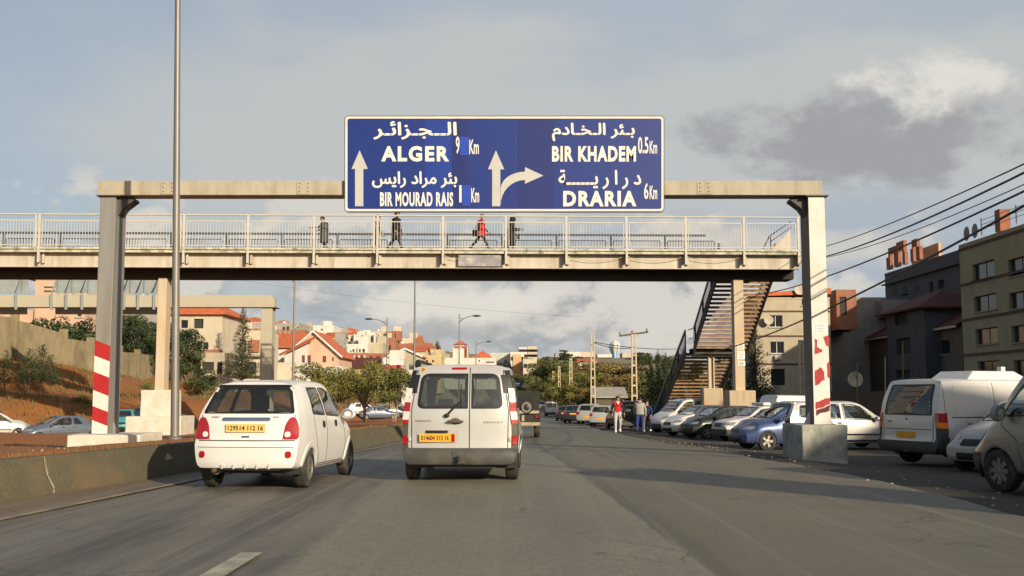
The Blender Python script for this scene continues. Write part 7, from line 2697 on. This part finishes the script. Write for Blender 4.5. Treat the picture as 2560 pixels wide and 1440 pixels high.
# three median trees
b1 = broadleaf(21, 4.3, 4.6, L_OL, 7600, .075, 2, .36, M_BARKL)
b2 = broadleaf(33, 4.9, 5.4, L_OL, 8600, .075, 3, .40, M_BARKL)
b3 = broadleaf(45, 4.2, 5.0, L_OL, 8200, .075, 3, .42, M_BARKL)
zt3 = P(900, 1046, 90).z
tree_obj('median_tree', 'leafy olive green tree on the median nearest the white hatchback', Vector((P(785, 1000, 88).x, 88, zt3)), *b1, 1.05, .4, 'leafy trees on the median')
tree_obj('median_tree', 'tallest leafy median tree, in the middle of the three', Vector((P(912, 1000, 91).x, 91, zt3 - .1)), *b2, .98, 1.9, 'leafy trees on the median')
tree_obj('median_tree', 'leafy median tree with pale branching stems beside the silver van', Vector((P(985, 1000, 86).x, 86, zt3)), *b3, .98, 3.2, 'leafy trees on the median')
tree_obj('median_tree', 'lower leafy tree filling the gap behind the hatchback roof', Vector((P(845, 1000, 100).x, 100, zt3 - .2)), *b3, 1.0, .7, 'leafy trees on the median')
# fir by the far gantry
f1 = conifer(5, 8.4, 3.6, L_DK, 6500, .10, .10, 20, .85)
p0 = at_px(604, 960, 116)
zt = P(604, 768, 116).z
tree_obj('fir_tree', 'tall sparse fir tree left of the far gantry post', Vector((p0.x, 116, zt - 8.4)), *f1, 1.0)
# pines behind the retaining wall
f2 = broadleaf(61, 7.2, 6.2, L_DK, 7000, .11, 1, .22)
for (px, top, Y, s, lab) in ((318, 782, 96, .85, 'dark pine right behind the left striped post'), (385, 800, 100, .92, 'dark pine between the striped post and the bridge pier'), (468, 822, 104, .80, 'dark pine just right of the near lamp post'), (515, 920, 92, .36, 'round dark bush above the clay bank by the hatchback')):
    zt = P(px, top, Y).z
    tree_obj('pine_tree' if s > .5 else 'bush', lab, Vector((P(px, 900, Y).x, Y, zt - 7.2 * s)), *f2, s, px * .1, cat='tree' if s > .5 else 'bush')
# saplings on the slope
f3 = conifer(9, 4.4, 2.6, L_DK, 2400, .085, .22, 13, .7, .3)
for (px, top, Y, s, lab) in ((12, 905, 64, .85, 'small pine sapling on the slope at the left edge'), (72, 890, 66, .9, 'slender pine sapling second from the left edge'), (103, 862, 68, 1.0, 'tallest pine sapling on the clay slope'), (128, 905, 67, .8, 'pine sapling right of the tallest one'), (60, 925, 69, .6, 'stunted pine sapling higher on the slope')):
    X = P(px, 950, Y).x
    tree_obj('pine_sapling', lab, Vector((X, Y, gz(X, Y))), *f3, s * .68, px * .3, 'pine saplings on the clay slope')
# hedge masses
h1 = broadleaf(71, 2.2, 3.6, L_DK, 2600, .085, 2, .12)
h2 = broadleaf(73, 2.0, 3.2, L_GR, 2400, .08, 2, .12)
for (px, py, Y, s, m, lab) in ((110, 886, 92, 1.5, 0, 'dark hedge bush below the pink villa, left one'), (165, 888, 91, 1.6, 0, 'dark hedge bush below the pink villa, middle one'), (215, 896, 92, 1.5, 0, 'dark hedge bush below the pink villa, by the striped post'),
                              (200, 1022, 66, .55, 1, 'small green bush low on the clay slope'), (95, 1030, 63, .2, 1, 'tiny green tuft on the clay slope'),
                              (345, 905, 100, 1.3, 0, 'dark shrub over the wall right of the striped post'), (500, 985, 96, 1.0, 1, 'green shrub on the bank left of the hatchback roof'), (365, 985, 84, .6, 1, 'low shrub at the wall foot behind the pier')):
    X = P(px, py, Y).x
    c_ = (h1, h2)[m]
    tree_obj('bush', lab, Vector((X, Y, P(px, py, Y).z - .3)), *c_, s, px, cat='bush')
# juniper by the stairs and cypresses left of them
f4 = conifer(15, 6.8, 3.4, L_DK, 6800, .085, .05, 24, .75, .3)
zt = P(1886, 818, 74).z
tree_obj('juniper_tree', 'feathery green juniper right of the stair pier', Vector((P(1886, 950, 74).x, 74, zt - 6.8)), *f4, 1.0, .5)
c1_ = cypress(3, 7.0, 1.7, L_DK)
for k, (px, top, Y, s, lab) in enumerate(((1626, 894, 108, .92, 'leftmost dark cypress of the clump beside the stairs'), (1645, 880, 104, 1.0, 'second dark cypress of the clump beside the stairs'), (1664, 884, 106, .98, 'third dark cypress of the clump, touching the stair rail'), (1684, 892, 102, .95, 'dark cypress of the clump half behind the stair rail'), (1800, 880, 82, .9, 'dark cypress seen under the stair landing'), (1825, 870, 84, 1.0, 'dark cypress seen left of the stair pier'), (1700, 930, 112, .9, 'dark cypress seen through the lower stair treads'), (1740, 930, 114, .9, 'dark cypress behind the lower stair flight'))):
    zt = P(px, top, Y).z
    tree_obj('cypress_tree', lab, Vector((P(px, 900, Y).x, Y, zt - 7.0 * s)), *c1_, s, k, 'cypresses around the stairs')
# roadside trees ahead
g1 = broadleaf(81, 8.0, 8.5, L_GR, 9000, .15, 1, .15)
g2 = broadleaf(83, 8.0, 9.0, L_BR, 9000, .15, 1, .15)
g3 = broadleaf(85, 7.0, 8.0, L_OL, 8000, .14, 1, .12)
for k, (px, top, Y, s, c_, lab) in enumerate((
        (1362, 915, 235, 1.25, g1, 'green roadside tree just right of the green sign'), (1395, 905, 210, 1.25, g1, 'tall green roadside tree left of the lattice poles'), (1420, 935, 170, 1.0, g3, 'yellow green tree under the lattice poles'),
        (1450, 915, 180, 1.25, g1, 'green tree between the two lattice poles'), (1470, 935, 140, .9, g3, 'olive tree behind the dark sedan'), (1505, 905, 150, 1.2, g2, 'brown green tree right of the plain lattice pole'),
        (1545, 910, 145, 1.15, g2, 'broad brown green tree below the water tower'), (1535, 940, 118, .95, g2, 'dark brown tree above the silver hatchback'), (1580, 930, 125, .95, g2, 'brown tree behind the crossarm pole'),
        (1610, 935, 120, .85, g1, 'dark green tree left of the cypresses'), (1440, 960, 120, .6, g3, 'low bushy tree above the parked dark cars'), (1405, 965, 150, .7, g3, 'low bushy tree above the far white van'), (1380, 955, 200, .9, g1, 'green tree behind the far white van'), (1490, 965, 112, .55, g2, 'low dark bush above the grey beige car'))):
    zt = P(px, top, Y).z
    H0 = {id(g1): 8.0, id(g2): 8.0, id(g3): 7.0}[id(c_)]
    X = P(px, 950, Y).x
    hgt = zt - gz(X, Y)
    o = tree_obj('roadside_tree', lab, Vector((X, Y, gz(X, Y) - .3)), *c_, max(s, hgt / H0 * .85), k * 1.3, 'roadside trees ahead', sz=(hgt + .3) / H0 / .96)
# wooded far slope
w1 = broadleaf(91, 9, 9, L_GR, 2600, .32, 1, .1)
w2 = broadleaf(93, 9, 8, L_DK, 2600, .32, 1, .1)
rnd = random.Random(5)
for k in range(70):
    px = rnd.uniform(1335, 1760)
    Y = rnd.uniform(250, 470)
    if 1480 < px < 1590 and Y > 320: continue
    X = P(px, 900, Y).x
    tree_obj('hillside_tree', 'dark tree in the wood on the far slope', Vector((X, Y, idw(X, Y) - 1)), *rnd.choice((w1, w2, w2)), rnd.uniform(.38, .66), k, 'trees on the far wooded slope')
zt = P(1093, 853, 275).z
tree_obj('cypress_tree', 'lone dark tree on the town ridge left of the brick tower', Vector((P(1093, 880, 275).x, 275, zt - 7.0 * .9)), *c1_, .9, 1.0, sz=.9).scale = (1.9, 1.9, .9)
for k, (px, top, Y) in enumerate(((1300, 935, 255), (1322, 940, 250), (1345, 925, 265), (1260, 945, 240), (690, 960, 125), (870, 955, 130))):
    zt = P(px, top, Y).z
    X = P(px, 950, Y).x
    tree_obj('town_tree', ('tree under the orange panelled block', 'tree under the beige block', 'tree right of the beige block', 'tree under the mint block', 'shrub by the gabled house gate', 'shrub before the dark tiled building')[k], Vector((X, Y, zt - 8 * .7)), *g1, .7, k)

def grass():
    rnd = random.Random(17)
    V, Fc = [], []
    def tuft(x, y, z, s):
        for _ in range(5):
            a = rnd.uniform(0, 2 * pi)
            h = s * rnd.uniform(.5, 1.2)
            dx, dy = cos(a) * s * .35, sin(a) * s * .35
            i = len(V)
            V.extend([(x - dy * .15, y + dx * .15, z - .02), (x + dy * .15, y - dx * .15, z - .02), (x + dx, y + dy, z + h)])
            Fc.append((i, i + 1, i + 2))
    for k in range(5200):
        px = rnd.uniform(-40, 560)
        Y = rnd.uniform(58, 100)
        X = P(px, 950, Y).x
        n = noise.noise((X * .12, Y * .12, 1))
        if n < -.05: continue
        tuft(X, Y, gz(X, Y), rnd.uniform(.15, .45))
    for k in range(1500):
        Y = rnd.uniform(8, 60)
        d = rnd.choice((rnd.uniform(.1, .5), rnd.uniform(3, 12)))
        X = xb(Y) - d
        tuft(X, Y, gz(X, Y) + .03, rnd.uniform(.03, .10))
    me = bpy.data.meshes.new('grass')
    me.from_pydata(V, [], Fc)
    me.materials.append(mat('dry grass', (.17, .135, .045), .9, .35, .6))
    o = bpy.data.objects.new('grass', me)
    COL.objects.link(o)
    tag(o, 'dry grass growing on the clay slope', 'grass', kind='stuff')
grass()
# ------------------------------------------------------------------ people
M_SKIN = mat('skin', (.42, .23, .15), .6, .08, 8)
M_HAIR = mat('dark hair', (.018, .014, .012), .7, .2, 30)
def cloth(name, c_):
    return mat('cloth ' + name, c_, .9, .12, 9, .2)
C_RED, C_NAVY, C_LGREY, C_GREY = cloth('red', (.48, .012, .018)), cloth('black navy', (.02, .02, .03)), cloth('light grey', (.42, .41, .41)), cloth('heather grey', (.30, .29, .26))
C_BLUE, C_BLK, C_WHT, C_BRN = cloth('track blue', (.02, .035, .16)), cloth('black', (.012, .012, .014)), cloth('white', (.62, .61, .6)), cloth('brown hair', (.12, .06, .03))

def person(label, X, Y, heading, z, mats, stride=.25, swing=.25, hgt=1.75, lean=0.0, hair=M_HAIR, arms=None, name='person', hood=None):
    """mats: dict torso, arm, leg, shoe, skin; stride = leg swing in radians"""
    k = hgt / 1.75
    J, E_, R_, part = {}, [], {}, {}
    def j(n, p, r):
        J[n] = Vector(p) * k
        R_[n] = (r[0] * k, r[1] * k) if isinstance(r, tuple) else (r * k, r * k)
    def e(a, c_, pt):
        E_.append((a, c_, pt))
    ln = lambda z_: (z_ - .95) * lean
    j('pelvis', (0, 0, .96), (.15, .115)); j('waist', (0, ln(1.1), 1.10), (.14, .10)); j('chest', (0, ln(1.32), 1.32), (.165, .115)); j('neck0', (0, ln(1.46), 1.46), (.075, .07))
    j('neck', (0, ln(1.53) + .01, 1.53), .052); j('head', (0, ln(1.6) + .025, 1.61), (.078, .092)); j('crown', (0, ln(1.68) + .02, 1.685), (.066, .078))
    e('pelvis', 'waist', 'torso'); e('waist', 'chest', 'torso'); e('chest', 'neck0', 'torso'); e('neck0', 'neck', 'skin'); e('neck', 'head', 'skin'); e('head', 'crown', 'skin')
    for s, nm in ((-1, 'l'), (1, 'r')):
        th = stride * s
        kn = Vector((s * .105, sin(th) * .43, .93 - cos(th) * .43))
        sh = th - (.30 if th < 0 else .06) * (abs(stride) > .05)
        an = kn + Vector((0, sin(sh) * .40, -cos(sh) * .40))
        j('hip' + nm, (s * .095, 0, .90), (.095, .10)); j('knee' + nm, kn, .066); j('ank' + nm, an, .045)
        j('ball' + nm, an + Vector((s * .015, .13, -.045)), (.045, .032)); j('heel' + nm, an + Vector((0, -.045, -.05)), .036)
        e('pelvis', 'hip' + nm, 'leg'); e('hip' + nm, 'knee' + nm, 'leg'); e('knee' + nm, 'ank' + nm, 'leg'); e('ank' + nm, 'ball' + nm, 'shoe'); e('ank' + nm, 'heel' + nm, 'shoe')
        a = -swing * s
        bend = .35
        if arms and nm in arms: a, bend = arms[nm]
        sx = s * .205
        y0 = ln(1.42)
        el = Vector((sx + s * .045, y0 + sin(a) * .28, 1.41 - cos(a) * .28))
        fa = a + bend
        wr = el + Vector((-s * .005, sin(fa) * .24, -cos(fa) * .24))
        hd = wr + Vector((0, sin(fa + .1) * .09, -cos(fa + .1) * .09))
        j('sho' + nm, (s * .165, y0, 1.41), .068); j('elb' + nm, el, .047); j('wri' + nm, wr, .034); j('hand' + nm, hd, (.040, .026))
        e('chest', 'sho' + nm, 'torso'); e('sho' + nm, 'elb' + nm, 'arm'); e('elb' + nm, 'wri' + nm, 'arm'); e('wri' + nm, 'hand' + nm, 'skin')
    names = list(J)
    me = bpy.data.meshes.new('skel')
    me.from_pydata([tuple(J[n]) for n in names], [(names.index(a), names.index(c_)) for a, c_, _ in E_], [])
    ob = bpy.data.objects.new('skel', me)
    COL.objects.link(ob)
    md = ob.modifiers.new('s', 'SKIN')
    for i, n in enumerate(names):
        me.skin_vertices[0].data[i].radius = R_[n]
    me.skin_vertices[0].data[0].use_root = True
    md.use_smooth_shade = True
    ob.modifiers.new('u', 'SUBSURF').levels = 2
    bpy.context.view_layer.update()
    bm_ = bpy.data.meshes.new_from_object(ob.evaluated_get(bpy.context.evaluated_depsgraph_get()))
    bpy.data.objects.remove(ob)
    b = MB()
    b.v = [v.co.copy() for v in bm_.vertices]
    b.f = [tuple(p.vertices) for p in bm_.polygons]
    bpy.data.meshes.remove(bm_)
    nb = len(b.f)
    # nose, ears and five fingers on each hand
    hc = J['head']
    b.sphere(hc + Vector((0, .095, .0)) * k, .014 * k, .022 * k, .02 * k, 8, 6)
    for s in (-1, 1):
        b.sphere(hc + Vector((s * .082, -.005, .0)) * k, .012 * k, .022 * k, .03 * k, 8, 6)
    for s, nm in ((-1, 'l'), (1, 'r')):
        h, w = J['hand' + nm], J['wri' + nm]
        d = (h - w).normalized()
        f_ = Vector((0, 1, 0)) - d * d.y
        f_.normalize()
        for q, L_ in ((-.026, .058), (-.009, .072), (.009, .07), (.025, .056)):
            p = h + f_ * q * k + d * .03 * k
            b.tube([p, p + d * L_ * .55 * k, p + d * L_ * k + Vector((-s * .018, 0, 0)) * k], [.0095 * k, .009 * k, .006 * k], 6)
        p = h + f_ * .034 * k - d * .01 * k
        b.tube([p, p + (f_ * .03 + d * .03) * k, p + (f_ * .034 + d * .06) * k], [.011 * k, .010 * k, .007 * k], 6)
    me = b.mesh('body', 60)
    keys = ['torso', 'arm', 'leg', 'shoe', 'skin']
    for q in keys:
        me.materials.append(mats.get(q) or (M_SKIN if q == 'skin' else C_BLK))
    segs = [(J[a], J[c_], keys.index(pt)) for a, c_, pt in E_]
    for p in me.polygons:
        c_ = p.center
        best, bi = 9e9, 0
        for (a, q, i) in segs:
            ab = q - a
            t = max(0, min(1, (c_ - a).dot(ab) / ab.length_squared))
            d = (c_ - (a + ab * t)).length
            if d < best: best, bi = d, i
        if c_.z < (J['hipl'].z - .02) and bi == 0: bi = 2
        p.material_index = bi
    root = empty(name, (X, Y, z), -radians(heading), label, 'person')
    root.scale = (1.12, 1.12, 1)
    link('body', me, None, root)
    # hair cap
    if hair:
        b = MB()
        c0 = J['crown'] + Vector((0, -.012, -.028)) * k
        b.sphere(c0, .094 * k, .108 * k, .092 * k, 16, 10)
        keep = [f for f in b.f if sum((b.v[i] for i in f), Vector()).z / 4 > c0.z - .012 * k or sum((b.v[i] for i in f), Vector()).y / 4 < c0.y - .03 * k]
        b.f = keep
        b.obj('hair', hair, root, smooth=60)
    # eyes and brows
    for s in (-1, 1):
        b = MB(); b.sphere(hc + Vector((s * .032, .083, .022)) * k, .010 * k, .008 * k, .007 * k, 8, 6)
        b.obj('eye', M_HAIR, root)
    b = MB(); b.sphere(hc + Vector((0, .088, -.045)) * k, .022 * k, .008 * k, .006 * k, 8, 6)
    b.obj('mouth', mat('lips', (.30, .11, .09), .5), root)
    return root, J, k

def skirted(root, J, k, m, z0, z1, w0, w1, d=.72, name='coat', y0=0.0):
    """coat or tunic falling from the shoulders"""
    b = MB()
    prof = [(w1 * .55, z1), (w1, z1 - .05), (w1 * .97, z1 - .22), (lerp(w0, w1, .45), z1 - .42), (w0, z0)]
    n = 20
    for (r, z) in prof:
        for i in range(n):
            a = 2 * pi * i / n
            b.v.append(Vector((r * cos(a), y0 + r * d * sin(a) * (1 + .05 * sin(5 * a)), z)) * k)
    for q in range(len(prof) - 1):
        for i in range(n):
            i2 = (i + 1) % n
            b.f.append((q * n + i, q * n + i2, (q + 1) * n + i2, (q + 1) * n + i))
    return b.obj(name, m, root, smooth=60)

# two men on the road edge
zf = gz(5.2, 52)
r, J, k = person('man walking towards the camera in a red sweater vest and pale grey trousers', P(1545, 1080, 52).x, 52, 178, zf, dict(torso=C_RED, arm=C_NAVY, leg=C_LGREY, shoe=C_WHT), .10, .16, 1.78)
b = MB()
b.prism([(-.065 * k, .128 * k, 1.455 * k), (0, .135 * k, 1.32 * k), (.065 * k, .128 * k, 1.455 * k)], (0, -.02, 0))
b.obj('shirt_collar', C_WHT, r)
r, J, k = person('man walking away in a grey hooded sweater and blue track trousers', P(1600, 1080, 52.4).x, 52.4, 12, gz(6.2, 52.4), dict(torso=C_GREY, arm=C_GREY, leg=C_BLUE, shoe=C_BLK), .20, .22, 1.80)
b = MB(); b.sphere(J['neck'] + Vector((0, -.05, -.02)), .105, .085, .07, 14, 8)
b.obj('hood', C_GREY, r, smooth=60)
for s in (1,):
    b = MB(); b.bar(J['hipr'] + Vector((.098, 0, -.1)), J['kneer'] + Vector((.068, 0, 0)), .012, .02); b.bar(J['kneer'] + Vector((.068, 0, 0)), J['ankr'] + Vector((.05, 0, 0)), .012, .02)
    b.obj('side_stripe', C_WHT, r)
skirted(r, J, k, C_GREY, .92, 1.45, .19, .20, .72, 'sweater')
r, J, k = person('person in dark blue clothes half hidden behind the man in grey', P(1618, 1075, 56).x, 56, 200, gz(6.8, 56), dict(torso=C_NAVY, arm=C_BLUE, leg=C_NAVY, shoe=C_WHT), .22, .3, 1.70)
# people on the footbridge; heading 90 = walking to the right
def on_bridge(px, dy=1.0):
    X = P(px, 600, FBY + dy).x
    return X, FBY + dy + X * math.tan(fb_rz)
x, y = on_bridge(1202, .75)
r, J, k = person('woman in a red coat striding across the footbridge with a black bag', x, y, 92, zd, dict(torso=C_RED, arm=C_BLK, leg=C_BLK, shoe=C_BLK), .42, .35, 1.78, .06, hair=C_BRN)
skirted(r, J, k, C_RED, .72, 1.46, .21, .19, .85)
b = MB(); b.box(-.28, -.20, -.36, -.02, .78, 1.08)
b.obj('shoulder_bag', C_BLK, r, bevel=.03)
b = MB(); b.tube([(-.24, -.30, 1.07), (-.2, -.10, 1.42), (-.24, -.06, 1.07)], .014, 6)
b.obj('bag_strap', C_BLK, r)
x, y = on_bridge(1278, .8)
r, J, k = person('short person in black with covered head holding a bag on the footbridge', x, y, 90, zd, dict(torso=C_BLK, arm=C_BLK, leg=C_BLK, shoe=C_BLK), .12, .1, 1.66, .10, hair=None, arms={'l': (.25, 1.2), 'r': (.25, 1.2)})
skirted(r, J, k, C_BLK, .35, 1.46, .21, .19, .85)
b = MB(); b.sphere(J['head'] + Vector((0, -.02, .02)), .115, .125, .135, 16, 10); b.sphere(J['neck0'] + Vector((0, -.01, .03)), .15, .13, .12, 16, 8)
b.obj('headscarf', C_BLK, r, smooth=60)
b = MB(); b.box(-.05, .05, .22, .34, .62, .86)
b.obj('hand_bag', C_BLK, r, bevel=.03)
x, y = on_bridge(991, .8)
r, J, k = person('tall man in a long black coat walking right on the footbridge', x, y, 88, zd, dict(torso=C_BLK, arm=C_BLK, leg=C_BLK, shoe=C_BLK), .30, .2, 1.88, .04)
skirted(r, J, k, C_BLK, .55, 1.47, .22, .20, .85)
x, y = on_bridge(943, .9)
r, J, k = person('man in a grey jacket and black beret behind the railing posts', x, y, 95, zd, dict(torso=C_BLK, arm=cloth('charcoal', (.05, .05, .055)), leg=C_BLK, shoe=C_BLK), .15, .1, 1.72, .05)
b = MB(); b.sphere(J['crown'] + Vector((0, -.02, .045)), .115, .125, .05, 16, 8)
b.obj('beret', C_BLK, r, smooth=60)
x, y = on_bridge(813, .7)
r, J, k = person('person in dark clothes leaning on the footbridge railing', x, y, 270, zd, dict(torso=C_BLK, arm=C_NAVY, leg=C_NAVY, shoe=C_BLK), .06, .1, 1.62, .12, arms={'l': (.5, 1.0), 'r': (.4, .9)})
skirted(r, J, k, cloth('dark grey', (.06, .06, .06)), .45, 1.46, .23, .20, .85)
# ------------------------------------------------------------------ shade makers beside the road, behind the camera
tt = empty('shadow_tower', (15.6, -.4, 0), radians(35), 'narrow unseen tower added behind the camera to shade the road', 'tower')  # unseen tower, added to cast the shadow band across the road
b = MB(); b.box(-.85, .85, -.85, .85, -.3, 7.9)
b.obj('wall', W_CREAM, tt)
b = MB(); b.box(-1.0, 1.0, -1.0, 1.0, 7.9, 8.05)
b.obj('roof_slab', M_CONC, tt)
b = MB(); b.box(-.4, .4, -.9, -.852, -.3, 1.9)
b.obj('door', M_STEEL, tt)
b = MB(); b.tube([(0, 0, 8.05), (0, 0, 11.2)], .07, 8)
b.obj('mast', M_STEEL, tt)
up = empty('wooden_pole', (16.3, 8.6, -.2), 0, 'bare wooden power pole beside the dirt lot, off to the right', 'utility pole')
b = MB(); b.tube([(0, 0, -.3), (0, 0, 10.5)], [.16, .11], 10)
b.obj('pole', M_BARK, up, smooth=50)
b = MB(); b.bar((-.7, 0, 10.1), (.7, 0, 10.1), .1)
b.obj('crossarm', M_BARK, up)
